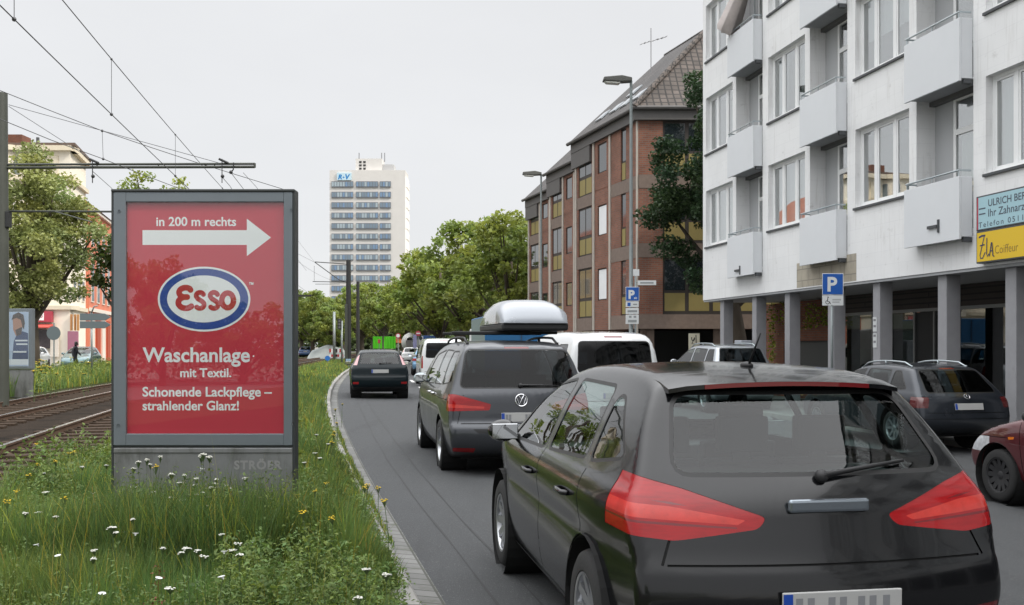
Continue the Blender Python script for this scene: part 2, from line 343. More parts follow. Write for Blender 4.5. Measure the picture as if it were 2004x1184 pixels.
# ------------------------------------------------------------------ the two tram tracks
railm = pm('rail_rust', (.10, .06, .04), .8, metal=.2, var=.35, vscale=10)
railtop = pm('rail_head', (.62, .60, .58), .25, metal=.9, var=.15, vscale=20)
sleeperm = pm('old_sleeper', (.05, .035, .025), .9, spec=.15, var=.4, vscale=6, bump=.5, bscale=25, stretch=(4, 1, 1))
RAILP = [(-.065, .0), (.065, .0), (.065, .012), (.012, .03), (.012, .115), (.034, .125), (.036, .158), (-.036, .158), (-.034, .125), (-.012, .115), (-.012, .03), (-.065, .012)]
def track(off, label):
    t = empty('tram_track', (float(K(10))+off, 10, .03), label, 'tram track', 'tram tracks beside the road'); b = t.location
    for s in (-1, 1):
        ys = np.arange(2, 170, .8); V = []; n = len(RAILP)
        for y in ys:
            d = Kdir(y); nx = Vector((d.y, -d.x, 0)); c = Vector((float(K(y))+off, y, .02))+nx*s*.7525
            V += [c+nx*a+Vector((0, 0, h)) for a, h in RAILP]
        f = []; mm = []
        mb = MB()
        for i in range(len(ys)-1):
            for j in range(n): f.append((i*n+j, i*n+(j+1) % n, (i+1)*n+(j+1) % n, (i+1)*n+j)); mm.append(1 if j in (6,) else 0)
        mb.add(V, f); mb.m = mm
        mb.build('rail', [railm, railtop], t, base=b, recalc=False, uv=False)
    proto = None
    sb = MB().box(-1.25, 1.25, -.13, .13, -.14, .045)
    for s in (-1, 1):
        for q in (-.1, .1): sb.box(s*.7525+q-.03, s*.7525+q+.03, -.06, .06, .045, .075)
    for i in range(96):
        y = 4.2+i*.66
        if i > 60: y = 43.8+(i-60)*1.3
        d = Kdir(y)
        if proto is None:
            proto = sb.build('sleeper', sleeperm, t, bevel=.015); o = proto
        else:
            o = proto.copy(); COL.objects.link(o); o.parent = t
        o.location = Vector((float(K(y))+off, y, .02))-b; o.rotation_euler = (0, random.uniform(-.01, .01), math.atan2(-d.x, d.y)+random.uniform(-.015, .015))
    return t
track(-4.12, 'tram track with rusty rails nearer the grass verge and red poster board')
track(-7.55, 'tram track farther from the road, next to the weedy far verge')
# ------------------------------------------------------------------ the red poster board in the grass
frame_grey = pm('poster_frame_grey', (.175, .20, .22), .38, metal=.35, var=.06, vscale=3)
frame_dark = pm('poster_edge_dark', (.05, .055, .055), .45, metal=.3)
plinth_m = pm('poster_plinth', (.20, .205, .205), .5, metal=.3, var=.12, vscale=4, dirt=((.07, .07, .06), 2.5, .5, .75, (1.5, 1, .5)))
red_paper = pm('poster_red', (.56, .03, .055), .5, var=.03, vscale=1)
white_print = pm('poster_white', (.88, .90, .89), .5)
blue_print = pm('poster_blue', (.012, .055, .30), .5)
redlogo = pm('poster_logo_red', (.48, .02, .03), .5)
chrome = pm('bright_metal', (.7, .7, .72), .15, metal=1)
letter_gr = pm('plinth_letters', (.29, .29, .285), .5, metal=.3)
BY = 7.35; S = F/BY
bx = lambda px: (px-CX)/S
bz = lambda py: EYE-(py-HZ)/S
bb = empty('poster_board', ((bx(217)+bx(583))/2, BY+.1, .1), 'grey framed poster board with red car wash advert standing in the grass', 'billboard')
b0 = bb.location
mb = MB()
X0, X1, ZT, ZB = bx(217), bx(577), bz(370), bz(873)
px0, px1, pz0, pz1 = bx(246), bx(555), bz(849), bz(395)
# front frame: four bars with a sunk picture, bevelled
mb.box(X0+.018, px0, BY, BY+.10, ZB+.004, ZT-.022); mb.box(px1, X1-.018, BY, BY+.10, ZB+.004, ZT-.022)
mb.box(px0+.0005, px1-.0005, BY+.0005, BY+.10, pz1, ZT-.022); mb.box(px0+.0005, px1-.0005, BY+.0005, BY+.10, ZB+.004, pz0)
mb.build('frame', frame_grey, bb, b0, bevel=.004)
mb = MB()
mb.box(X0, X0+.016, BY+.004, BY+.125, .0, ZT-.004); mb.box(X1-.016, X1, BY+.004, BY+.125, .0, ZT-.004)
mb.box(X0+.002, X1-.002, BY-.006, BY+.125, ZT-.02, ZT); mb.box(X0+.017, X1-.017, BY+.012, BY+.12, ZB-.012, ZB+.003)
mb.box(X0+.018, X1-.018, BY+.11, BY+.12, ZB+.005, ZT-.023)
mb.build('housing', frame_dark, bb, b0, bevel=.004)
mb = MB().box(X0+.018, X1-.018, BY+.004, BY+.118, .02, ZB-.013); mb.box(X0+.02, X1-.02, BY-.004, BY+.004, ZB-.05, ZB-.016)
pl = mb.build('plinth', plinth_m, bb, b0, bevel=.004)
mb = MB(); text(mb, 'STRÖER', bx(458), bx(552), bz(918), (0, BY+.004, 0), (1, 0, 0), (0, 0, 1), (0, -1, 0), .002, .04, space=1.15)
mb.build('plinth_lettering', letter_gr, pl, b0, recalc=False)
paper = MB().box(px0-.004, px1+.004, BY+.030, BY+.04, pz0-.004, pz1+.004).build('poster', red_paper, bb, b0)
YP = BY+.0295
at = lambda p: (bx(p[0]), YP, bz(p[1]))
def tx(mb, s, a, b, base, bold=.03, m=0): text(mb, s, bx(a), bx(b), bz(base), (0, YP, 0), (1, 0, 0), (0, 0, 1), (0, -1, 0), .0, bold, m)
mb = MB()
tx(mb, 'in 200 m rechts', 303, 460, 441, .02); tx(mb, 'Waschanlage', 276, 487, 708, .022); mb.poly([at(p) for p in ring_pts(494, 697, 1.6, 1.6, 12)])
tx(mb, 'mit Textil.', 350, 450.5, 738, .022); tx(mb, 'Schonende Lackpflege –', 276, 530, 776, .022); tx(mb, 'strahlender Glanz!', 276, 465.5, 803, .022)
mb.build('poster_lettering', white_print, paper, b0, recalc=False)
mb = MB(); mb.poly([at(p) for p in [(276, 449.5), (481, 449.5), (481, 427), (528.5, 464), (481, 500.5), (481, 478.5), (276, 478.5)]])
mb.build('arrow', white_print, paper, b0, recalc=False)
YP = BY+.0290; mb = MB(); mb.poly([at(p) for p in ring_pts(397, 585, 91, 63.8)], 0)
YP = BY+.0284; mb.poly([at(p) for p in ring_pts(397, 585, 87, 60)], 1)
YP = BY+.0278; mb.poly([at(p) for p in ring_pts(396.2, 584.6, 71.8, 46.2)], 0)
YP = BY+.0272; wd = 11.5; A = at
E_ = arc(360.5, 571.5, 11.5, 8.2, -10, -180, 10)+arc(360.5, 571.5, 11.5, 9, 180, 95, 6)
ribbon(mb, [(370.5, 567)]+arc(361, 572, 13, 9.5, -55, -250, 16)+[(364, 581)], wd, A, 2, (0, -.00012, 0))
ribbon(mb, [(364, 581)]+arc(361, 592, 14.5, 11, -95, -270, 14)+arc(361, 592, 14.5, 11, 90, 40, 6), wd, A, 2, (0, -.00012, 0))
for sx in (389, 416.5):
    ribbon(mb, arc(sx, 579, 7.6, 7.2, -25, -180, 10)+[(sx-5, 583.5), (sx+5, 590)]+arc(sx, 596, 8.2, 7.2, -40, 140, 12), 9.6, A, 2, (0, -.00012, 0))
o_ = arc(443.5, 587.5, 11.5, 14.5, 0, 360, 32); ribbon(mb, o_, 10.8, A, 2, (0, -.00012, 0), True)
mb.build('logo', [white_print, blue_print, redlogo], paper, b0, recalc=False)
mb = MB(); YP = BY+.0295; tx(mb, '™', 485, 494, 560, .02); mb.build('trademark_sign', white_print, paper, b0, recalc=False)
gl = glass('poster_glass', (.97, .98, .98), 1.55, 0.0, base=.055)
MB().box(px0-.002, px1+.002, BY+.012, BY+.018, pz0-.002, pz1+.002).build('glass_pane', gl, bb, b0)
for a, c in ((234, 413), (570, 411), (232, 832), (573, 828)):
    MB().lathe([(.0, -.006), (.007, -.006), (.009, 0), (.009, .006)], (bx(a), BY, bz(c)), (0, -1, 0), 12).map(lambda p: p).build('lock_bolt', chrome, bb, b0, smooth=False)

# ------------------------------------------------------------------ the second poster board beyond the tracks
man_skin = pm('print_skin', (.38, .20, .14), .5); man_hair = pm('print_hair', (.05, .035, .03), .5); man_blue = pm('print_navy', (.02, .05, .14), .5)
sky_print = pm('print_sky', (.35, .45, .6), .5); pale_print = pm('print_pale', (.6, .65, .7), .5)
Y2 = 29.5; c2 = P(20, 700, Y2); hx = .68
b2 = empty('poster_board', (c2.x, Y2+.1, .12), 'small distant poster board showing a bearded man, beside a dark mast', 'billboard'); b0 = b2.location
x0, x1 = c2.x-.69, P(62.5, 0, Y2).x; zt = P(0, 604, Y2).z; zb = P(0, 722, Y2).z
mb = MB().box(x0, x1, Y2, Y2+.2, zb, zt); mb.build('frame', frame_grey, b2, b0, bevel=.01)
MB().box(x0+.02, x1-.02, Y2+.03, Y2+.17, .05, zb-.01).build('plinth', plinth_m, b2, b0, bevel=.01)
qx = lambda px: P(px, 0, Y2).x
qz = lambda py: P(0, py, Y2).z
pp = MB().box(x0+.1, x1-.1, Y2-.004, Y2-.001, zb+.08, zt-.1).build('poster', sky_print, b2, b0)
def flat(name, mat, pts, dy, par, sm=None): return MB().poly([(qx(a), Y2-dy, qz(c)) for a, c in pts]).build(name, mat, par, b0, recalc=False)
flat('printed_jacket', man_blue, [(24, 703), (27, 668), (33, 655), (44, 648), (55.3, 652), (55.3, 703)], .0055, pp)
flat('printed_face', man_skin, [(25, 622), (33, 616), (42, 622), (44, 640), (40, 655), (31, 657), (26, 645)], .0065, pp)
flat('printed_hair', man_hair, [(23, 626), (26, 616), (36, 611), (46, 616), (49, 632), (47, 645), (44, 640), (41, 626), (32, 622)], .0075, pp)
flat('printed_beard', man_hair, [(30, 646), (40, 641), (44, 640), (42, 654), (33, 658)], .0075, pp)
mb = MB()
for a, c, y in ((30, 54, 668), (32, 54, 675), (26, 52, 690)): mb.poly([(qx(a), Y2-.0085, qz(y)), (qx(c), Y2-.0085, qz(y)), (qx(c), Y2-.0085, qz(y-3)), (qx(a), Y2-.0085, qz(y-3))])
mb.build('printed_bars', pale_print, pp, b0, recalc=False)
MB().poly([(qx(-20), Y2-.0055, qz(714)), (qx(55.3), Y2-.0055, qz(714)), (qx(55.3), Y2-.0055, qz(703)), (qx(-20), Y2-.0055, qz(703))]).build('printed_footer', pale_print, pp, b0, recalc=False)
MB().box(x0+.08, x1-.08, Y2-.03, Y2-.024, zb+.06, zt-.08).build('glass_pane', glass('poster_glass'), b2, b0)
# ------------------------------------------------------------------ the white apartment building
TH = math.atan2(.182, 1.0); UX, UY = math.sin(TH), -math.cos(TH)     # u: along the facade towards the camera
AO = Vector((6.37, 33.2, 0)); ARZ = math.atan2(UY, UX)
def aw(u, y, z=0): return Vector((AO.x+u*UX-y*UY, AO.y+u*UY+y*UX, z))  # facade frame -> world (y = into the house)
white_wall = brick('white_facade', (.81, .815, .815), (.785, .79, .79), (.75, .755, .76), 1.59, .31, .006, rough=.75, bump=.25, var=.045, dirt=[((.47, .46, .44), 1.1, .60, .88, (1.6, 1.6, .5)), ((.42, .41, .39), 2.6, .60, .84, (1, 1, 1.6)), ((.55, .54, .52), 4, .54, .85, (2.5, 2.5, .16))])
panel_wh = pm('balcony_panel', (.67, .69, .71), .6, var=.03, vscale=1.2, dirt=((.45, .46, .47), 1.5, .66, .9, (2, 2, .25)))
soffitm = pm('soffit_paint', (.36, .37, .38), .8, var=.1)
tanm = brick('bare_concrete_strip', (.44, .40, .32), (.40, .36, .29), (.26, .24, .2), .62, .3, .012, rough=.9, dirt=((.25, .23, .2), 3, .5, .75, (1, 1, .5)))
dark_metal = pm('dark_sill', (.06, .065, .07), .5)
pvc = pm('white_frame', (.80, .81, .81), .35)
rail_gr = pm('handrail_steel', (.45, .50, .52), .35, metal=.7)
pane = glass('window_glass', (.85, .89, .89), 1.7, .0, base=.33)
curtain = pm('net_curtain', (.72, .73, .72), .9, var=.12, vscale=4, stretch=(14, 1, .3))
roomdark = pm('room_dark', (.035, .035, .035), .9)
doorwood = pm('door_frame', (.42, .42, .41), .5)
ab = empty('apartment_building', AO, 'white four storey apartment building with grey balconies standing on concrete columns', 'building', rz=ARZ)
M0, PIT, NM, NS = 4.66, 4.77, 10, 4           # first module edge, module width, modules (unseen ones added to shade the foreground), storeys
ST = 3.06; ZS, SILL, WT = 3.10, 4.85, 6.70   # storey height, soffit, first sill, first window head
edges = [M0+PIT*(k-1) for k in range(NM+1)]  # -0.11 ... module edges
edges[0] = 0.0; ULEN = edges[-1]
ZTOP = ZS+.5+ST*NS+.45
mb = MB()
for k in range(NM):
    e = M0+PIT*(k-1); a = max(edges[k], 0.0); wa, wb, ra, rb = e+.37, e+2.60, e+2.87, e+PIT
    mb.box(a, wa, 0, .3, ZS, ZTOP); mb.box(wb, ra, 0, .3, ZS, ZTOP)
    for s in range(NS+1):                     # spandrels under / between the windows
        zb = ZS if s == 0 else WT+ST*(s-1); zt = ZTOP if s == NS else SILL+ST*s
        mb.box(wa, wb, 0.0, .3, zb, zt)
        lb = ZS if s == 0 else 6.76+ST*(s-1); lt = ZTOP if s == NS else 3.72+ST*s
        mb.box(ra, rb, 0.0, .3, lb, lt)
    mb.box(ra-.01, ra+.0, .3, .75, ZS, ZTOP); mb.box(rb-.002, rb+.1, .3, .75, ZS, ZTOP)
mb.box(0, .3, .301, 11, ZS, ZTOP); mb.box(ULEN-.3, ULEN, .301, 11, ZS, ZTOP); mb.box(0, ULEN, 11, 11.3, -.1, ZTOP)
wall = mb.build('wall', white_wall, ab)
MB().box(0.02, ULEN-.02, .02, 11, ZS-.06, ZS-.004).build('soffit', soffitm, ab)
MB().box(-.08, ULEN+.08, -.08, 11.4, ZTOP, ZTOP+.12).build('roof', dark_metal, ab)
mb = MB().box(0.3, ULEN-.3, .95, 1.0, ZS, ZTOP)             # back wall of loggias and rooms, coloured dark for their shade
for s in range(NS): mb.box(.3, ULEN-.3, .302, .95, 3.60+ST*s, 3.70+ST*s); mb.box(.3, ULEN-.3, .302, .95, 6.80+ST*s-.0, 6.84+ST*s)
mb.build('inner_wall', pm('shaded_inner_wall', (.13, .13, .13), .9, var=.1), ab)
MB().box(7.1-.1, 10.05, -.004, -.001, ZS+.03, 3.78).map(lambda p: (p[0]-.2, p[1], p[2])).build('bare_strip', tanm, ab)
# one window, one balcony, then copies
def win_set():
    w = 2.23; h = WT-SILL; fr = MB()
    fr.box(0, w, .14, .20, 0, .07); fr.box(0, w, .14, .20, h-.07, h); fr.box(0, .07, .14, .20, .07, h-.07); fr.box(w-.07, w, .14, .20, .07, h-.07)
    for x in (.68, 1.46): fr.box(x-.05, x+.05, .137, .20, .07, h-.07)
    for a, b_ in ((.07, .63), (.73, 1.41), (1.51, w-.07)):
        fr.box(a, b_, .150, .19, .071, .12); fr.box(a, b_, .150, .19, h-.12, h-.071); fr.box(a, a+.05, .150, .19, .12, h-.12); fr.box(b_-.05, b_, .150, .19, .12, h-.12)
    f = fr.build('window', pvc, ab, bevel=.006)
    MB().box(.06, w-.06, .168, .174, .06, h-.06).build('pane', pane, f)
    MB().box(-.04, w+.04, -.05, .14, -.06, -.005).build('sill', dark_metal, f, bevel=.004)
    return f
def drape(x0, x1, z0, z1, y=.30, amp=.025, n=60):
    xs = np.linspace(x0, x1, n); v = [(x, y+amp*math.sin(x*38)+.3*amp*math.sin(x*83+1), z) for z in (z0, z1) for x in xs]
    return MB().add(v, [(i, i+1, n+i+1, n+i) for i in range(n-1)])
W0 = win_set(); H = WT-SILL
cu_full = drape(.08, 2.15, .05, H-.03); cu_half = drape(1.45, 2.15, .05, H-.03).add(*[drape(.08, .65, .05, H-.03).v[0], drape(.08, .65, .05, H-.03).f])
cu_top = drape(.08, 2.15, H*.45, H-.03)
CUR = [c.build('curtain', curtain, W0, smooth=True, recalc=False) for c in (cu_full, cu_half, cu_top)]
def balc_set():
    w = 1.90; p = .29
    pn = MB(); pn.box(0.0, w-.02, -p, -p+.05, 3.65, 4.87); pn.box(w-.07, w-.02, -p+.051, .0, 3.70, 4.87); pn.box(0, .05, -p+.051, .0, 3.70, 4.87)
    a = pn.build('balcony', panel_wh, ab, bevel=.006)
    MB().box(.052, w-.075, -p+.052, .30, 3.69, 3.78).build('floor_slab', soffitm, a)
    MB().box(w-.10, w-.01, -p+.1, -.02, 3.60, 3.69).build('drain_spout', dark_metal, a, bevel=.01)
    r = MB(); z = 4.99
    r.tube([(.03, -.02, z), (.03, -p+.03, z), (w-.05, -p+.03, z), (w-.05, -.02, z)], .02, 8)
    for x in (.06, w/2, w-.08): r.tube([(x, -p+.03, 4.80), (x, -p+.03, z)], .012, 6)
    r.build('handrail', rail_gr, a, smooth=True, auto=40)
    d = MB(); x0, x1, y = .62, w-.06, .44
    for c in ((x0, x0+.09, 3.78, 6.72), (x1-.09, x1, 3.78, 6.72), (x0+.09, x1-.09, 6.62, 6.72), (x0+.09, x1-.09, 5.92, 6.04), (x0+.09, x1-.09, 3.78, 3.95)): d.box(c[0], c[1], y, y+.07, c[2], c[3])
    dd = d.build('balcony_door', pvc, a, bevel=.005); MB().box(x0+.08, x1-.08, y+.03, y+.036, 3.9, 6.65).build('door_pane', pane, dd)
    MB().box(.0, x0-.002, y, y+.06, 3.78, 6.76).add(*MB().box(x0-.001, w-.0, y, y+.06, 6.721, 6.80).v, MB().box(0, 1, 0, 1, 0, 1).f).build('door_side_wall', pm('shaded_loggia_wall', (.40, .41, .42), .8), a)  # side wall grey is darkened to carry the recess shade
    return a
B0 = balc_set()
dc = drape(.70, 1.78, 3.95, 5.9, .56, .02, 40).build('door_curtain', pm('grey_green_curtain', (.36, .42, .38), .9, var=.15, stretch=(14, 1, .3), vscale=4), B0, smooth=True, recalc=False)
fam = family(); cur_ch = {c.name: c for c in CUR}
first_w = first_b = True
for s in range(NS):
    for k in range(NM):
        e = M0+PIT*(k-1)
        lw = (e+.37, 0, SILL+ST*s); lb = (e+2.87, 0, ST*s)
        if s == 0 and k == 0:
            W0.location = lw; B0.location = lb
            hang = [CUR[0].data, CUR[2].data, CUR[1].data, None]; bpy.data.objects.remove(CUR[1]); bpy.data.objects.remove(CUR[2]) if False else None
            continue
        w = W0.copy(); COL.objects.link(w); w.location = lw
        for ch in fam[W0.name]:
            try: nm = ch.name
            except ReferenceError: continue
            if nm.startswith('curtain') and ch.data is not CUR[0].data: continue
            pick = hang[(0, 1, 0, 2, 0, 3, 1, 0, 2)[(s*5+k*7) % 9]]
            if nm.startswith('curtain') and pick is None: continue
            c = ch.copy(); COL.objects.link(c); c.parent = w
            if nm.startswith('curtain'): c.data = pick
        b = B0.copy(); COL.objects.link(b); b.location = lb
        for ch in fam[B0.name]:
            if ch.name.startswith('door_curtain') and (s*5+k*3) % 3 != 0: continue
            c = ch.copy(); COL.objects.link(c); c.parent = b
            for g in fam.get(ch.name, []): gg = g.copy(); COL.objects.link(gg); gg.parent = c
bpy.data.objects.remove(CUR[2])
# little drain spouts on the lowest balcony fronts
mb = MB()
for k, du, z in ((0, .95, 3.83), (2, 1.2, 3.98)):
    u = M0+PIT*(k-1)+2.87+du; mb.box(u, u+.05, -.315, -.29, z-.13, z+.13); mb.box(u-.32, u, -.33, -.30, z-.03, z+.03)
mb.build('wall_bracket', dark_metal, ab)
# columns of the arcade
colm = pm('column_paint', (.30, .30, .315), .75, var=.1, vscale=3, dirt=((.18, .17, .16), 2, .55, .8, (1, 1, .4)))
UC = [1.19, 3.66, 5.82, 8.25, 10.37, 12.87, 14.96]+[14.96+2.385*i for i in range(1, 14)]
cproto = MB().box(0, .30, .12, .44, -.1, ZS-.06).build('column', colm, ab, bevel=.012)
cproto.location = (UC[0], 0, 0)
for u in UC[1:]:
    c = cproto.copy(); COL.objects.link(c); c.location = (u, 0, 0)
# ground floor: brick end, shop front, dark doorway
house_brick = brick('house_brick', (.23, .075, .036), (.17, .055, .03), (.13, .10, .08), .24, .075, .010, rough=.9, var=.3)
mb = MB(); mb.box(-1.3, 1.0, 2.4, 2.7, -.1, 3.0); mb.box(1.0, 2.5, 2.4, 2.7, -.1, .75); mb.box(1.0, 2.5, 2.4, 2.7, 1.75, 3.0); mb.box(2.5, 4.3, 2.4, 2.7, -.1, .75); mb.box(2.5, 4.3, 2.4, 2.7, 1.75, 3.0); mb.box(4.15, 4.3, 2.4, 2.7, .75, 1.75)
gw = mb.build('brick_wall', house_brick, ab)
MB().box(1.0, 4.15, 2.56, 2.6, .75, 1.75).build('shutter', pm('dark_shutter', (.05, .055, .055), .6), gw)
MB().box(.95, 4.2, 2.33, 2.44, .68, .75).build('wall_sill', pm('pale_sill', (.42, .36, .28), .8), gw)
graf = pm('graffiti_paint', (.55, .38, .16), .7)
LG = (0, -.0015, 0); mb = MB(); GU = lambda p: (p[0], 2.393, p[1])
for x in (1.75, 2.3): ribbon(mb, arc(x, .3, .2, .25, 40, 320), .06, GU, 0, LG)
ribbon(mb, arc(2.32, .28, .1, .16, 0, 360), .05, GU, 0, LG); ribbon(mb, [(2.75, .05), (2.78, .6)], .06, GU, 0, LG); ribbon(mb, [(2.6, .42), (3.0, .46)], .05, GU, 0, LG); ribbon(mb, arc(3.2, .25, .14, .2, 200, 480), .05, GU, 0, LG); ribbon(mb, [(1.4, .02), (1.45, .62), (3.5, .66)], .03, GU, 0, LG)
mb.build('graffiti', graf, gw, recalc=False)
shopfr = pm('shop_frame', (.20, .205, .2), .45, metal=.3)
mb = MB()
for u in (4.32, 6.3, 8.3, 9.15, 10.1, 12.2, 14.3, 16.4, 18.5, 22, 26): mb.box(u, u+.06, 2.45, 2.53, -.1, 2.45)
mb.box(4.32, ULEN, 2.44, 2.54, 2.45, 2.53); mb.box(4.32, ULEN, 2.44, 2.54, -.1, .06)
sf = mb.build('shop_front', shopfr, ab)
shopg = glass('shop_glass', (.30, .36, .34), 1.85, base=.07)
mb = MB()
for a, c in ((4.38, 6.3), (6.36, 8.3), (10.16, 12.2), (12.26, 14.3), (14.36, 16.4), (16.46, 18.5), (18.56, 22), (22.06, 26)): MB().box(a, c, 2.485, 2.495, .06, 2.45).build('shop_pane', shopg, sf)
MB().box(4.32, ULEN, 2.43, 2.55, 2.531, ZS-.07).build('fascia_boards', brick('brown_slats', (.045, .035, .03), (.038, .03, .026), (.012, .01, .01), 6, .14, .02, rough=.8), sf)
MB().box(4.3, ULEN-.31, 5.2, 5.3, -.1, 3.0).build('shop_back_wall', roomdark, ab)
MB().box(8.36, 9.15, 2.50, 2.52, -.1, 2.44).add(*MB().box(9.21, 10.1, 2.50, 2.52, -.1, 2.44).v, MB().box(0, 1, 0, 1, 0, 1).f).build('shop_door', pm('black_door', (.008, .008, .008), .6), sf)
blind = pm('pale_green_film', (.33, .45, .43), .5, var=.25, vscale=2)
MB().box(4.5, 6.25, 2.56, 2.57, .1, 1.5).build('window_film', blind, sf)
mb = drape(12.4, 15.9, .1, 2.4, 2.75, .05, 90); mb.build('shop_curtain', pm('grey_drape', (.22, .26, .23), .9, var=.2, stretch=(8, 1, .3)), sf, smooth=True, recalc=False)
# house number plates on a column, small box under the first column
mb = MB()
for z in (1.92, 1.55): mb.box(10.39, 10.55, .108, .118, z, z+.33)
np_ = mb.build('name_plate', pm('plate_white', (.6, .62, .62), .4), ab)
mb = MB()
for z in (2.16, 2.02, 1.80, 1.66): mb.box(10.42, 10.52, .104, .107, z, z+.05)
mb.build('plate_print', pm('print_grey', (.2, .2, .22), .5), np_)
tag(MB().box(0, .5, 0, .35, -.1, 1.75).shift((0, 0, 0)).map(lambda p: tuple(aw(3.45, -.35)+Vector((p[0]*UX-p[1]*UY, p[0]*UY+p[1]*UX, p[2])))).build('electrical_cabinet', pm('cabinet_grey', (.36, .38, .42), .5, var=.1), bevel=.02), 'grey electrical cabinet in front of a concrete column behind the silver car', 'cabinet')
# the two shop signs at the facade's near end (one thing each)
sgn_blue = pm('sign_pale_blue', (.36, .56, .62), .45); sgn_yel = pm('sign_yellow', (.72, .48, .02), .45); sgn_txt = pm('sign_text', (.06, .07, .10), .5); sgn_ink = pm('sign_ink_blue', (.02, .03, .10), .5)
sgn_brown = pm('sign_brown_text', (.25, .15, .03), .5); sgn_redm = pm('sign_red', (.42, .05, .08), .5)
def sign(name, z0, z1, label, face):
    r = empty(name, aw(14.5, -.1, z0), label, 'shop sign', 'shop signs on the white facade', rz=ARZ)
    MB().box(0, 3.6, -.05, .098, 0, z1-z0).build('sign_box', dark_metal, r, bevel=.008)
    MB().box(.03, 3.57, -.056, -.051, .03, z1-z0-.03).build('sign_face', face, r)
    return r
s1_ = sign('dentist_sign', 3.76, 4.42, 'pale blue dentist sign above the yellow hairdresser sign', sgn_blue)
mb = MB(); O = (0, -.057, 0); XU, ZU, NN = (1, 0, 0), (0, 0, 1), (0, -1, 0)
text(mb, 'ULRICH BERT', .36, 1.5, .43, O, XU, ZU, NN, .001, .01, h=.13); text(mb, 'Ihr Zahnarzt', .36, 1.42, .24, O, XU, ZU, NN, .001, .005, h=.14); text(mb, 'Telefon 0511 -', .08, 1.5, .06, O, XU, ZU, NN, .001, .0, h=.10, space=1.3)
for z in (.40, .30): mb.add([(.09, -.058, z), (.28, -.058, z), (.28, -.058, z+.025), (.09, -.058, z+.025)], [(0, 1, 2, 3)])
mb.build('sign_lettering', sgn_txt, s1_, recalc=False)
MB().box(.03, .07, -.0575, -.0565, .03, .63).build('red_edge', sgn_redm, s1_)
s2_ = sign('hairdresser_sign', 3.15, 3.755, 'yellow hairdresser sign with handwritten blue lettering below a pale blue sign', sgn_yel)
mb = MB(); GZ = lambda p: (p[0], -.0575, p[1])
ribbon(mb, [(.10, .49), (.17, .51), (.26, .51)], .036, GZ, 0, LG); ribbon(mb, [(.245, .50), (.19, .34), (.12, .15), (.14, .09), (.20, .09), (.27, .19)], .024, GZ, 0, LG); ribbon(mb, [(.13, .33), (.25, .34)], .022, GZ, 0, LG); ribbon(mb, [(.325, .45), (.315, .16), (.345, .11), (.375, .15)], .022, GZ, 0, LG)
ribbon(mb, [(.40, .12), (.455, .36), (.47, .36), (.50, .11), (.53, .10)], .024, GZ, 0, LG); ribbon(mb, [(.42, .20), (.48, .21)], .016, GZ, 0, LG)
mb.build('sign_lettering', sgn_ink, s2_, recalc=False)
mb = MB(); text(mb, 'Coiffeur', .55, 1.18, .14, O, XU, ZU, NN, .001, -.005, h=.15); mb.build('small_lettering', sgn_brown, s2_, recalc=False)
# the folded parasol on the highest visible balcony at the far end
e = M0-PIT+2.87
pr = empty('parasol', aw(e+.95, -.05, 3.78+ST*2), 'pale folded parasol leaning over the railing of a high white balcony', 'parasol')
b0 = pr.location
A_, B_ = aw(e+1.75, -.05, 13.05), aw(e+.12, -.34, 11.15)
n = 14; V = []
ax = (B_-A_).normalized(); sa = ax.cross(Vector((0, 0, 1))).normalized(); sb_ = ax.cross(sa)
for i, (t, r_) in enumerate(((0, .03), (.12, .07), (.4, .16), (.7, .25), (.95, .30), (1, .26))):
    for j in range(n):
        q = 2*math.pi*j/n; rr = r_*(1+.22*math.cos(q*7/1)); V.append(A_+(B_-A_)*t+(sa*math.cos(q)+sb_*math.sin(q))*rr)
MB().add(V, [(i*n+j, i*n+(j+1) % n, (i+1)*n+(j+1) % n, (i+1)*n+j) for i in range(5) for j in range(n)]).build('canopy', pm('parasol_cloth', (.62, .56, .54), .85, var=.2, vscale=2), pr, b0, smooth=True)
MB().tube([aw(e+1.2, .1, 3.78+ST*2), aw(e+1.2, .05, 12.4), A_, A_+(A_-B_)*.05], .02, 8).build('pole', rail_gr, pr, b0, smooth=True)
# ------------------------------------------------------------------ the stepped brick building
bk = brick('red_brick', (.26, .102, .062), (.195, .076, .048), (.165, .13, .108), .25, .083, .012, rough=.9, bump=.35, var=.22)
conc = pm('brown_grey_concrete', (.185, .14, .115), .85, var=.18, vscale=6, bump=.3, bscale=40)
fascia_m = pm('slate_fascia', (.10, .095, .092), .7, var=.15, vscale=5)
tiles = brick('dark_roof_tiles', (.085, .075, .07), (.06, .055, .053), (.028, .026, .026), .30, .34, .03, off=0, rough=.75, bump=.9, var=.3)
tiles2 = brick('brown_roof_tiles', (.105, .085, .074), (.07, .058, .05), (.02, .017, .015), .30, .34, .035, off=0, rough=.8, bump=.9, var=.3)
pil = pm('pale_pilaster', (.44, .40, .35), .85, var=.12)
wframe = pm('brown_window_frame', (.035, .028, .024), .6)
ochre = pm('ochre_panel', (.255, .205, .07), .6, var=.08)
dglass = pm('dark_window', (.02, .026, .03), .06, spec=.6, coat=.6)
wblind = pm('white_blind', (.78, .79, .80), .6, var=.04)
frost = pm('frosted_panel', (.30, .33, .36), .3, var=.15, vscale=5)
C0 = Vector((5.2, 41, 0)); D1 = Vector((-.295, .955, 0)); N1 = Vector((.955, .295, 0))
bb_ = empty('brick_building', C0, 'stepped red brick building with ochre window panels and a steep tiled roof', 'building')
segs = [(C0, 7.38, 11.35), (Vector((3.93, 48.0, 0)), 6.4, 10.9), (Vector((2.95, 54.1, 0)), 6.7, 10.45)]
ZB = 2.29; BANDS = [(2.29, 2.88), (5.22, 5.80), (8.08, 8.62)]
wallb, bandb, fasb, gutb, pilb, drk = MB(), MB(), MB(), MB(), MB(), MB()
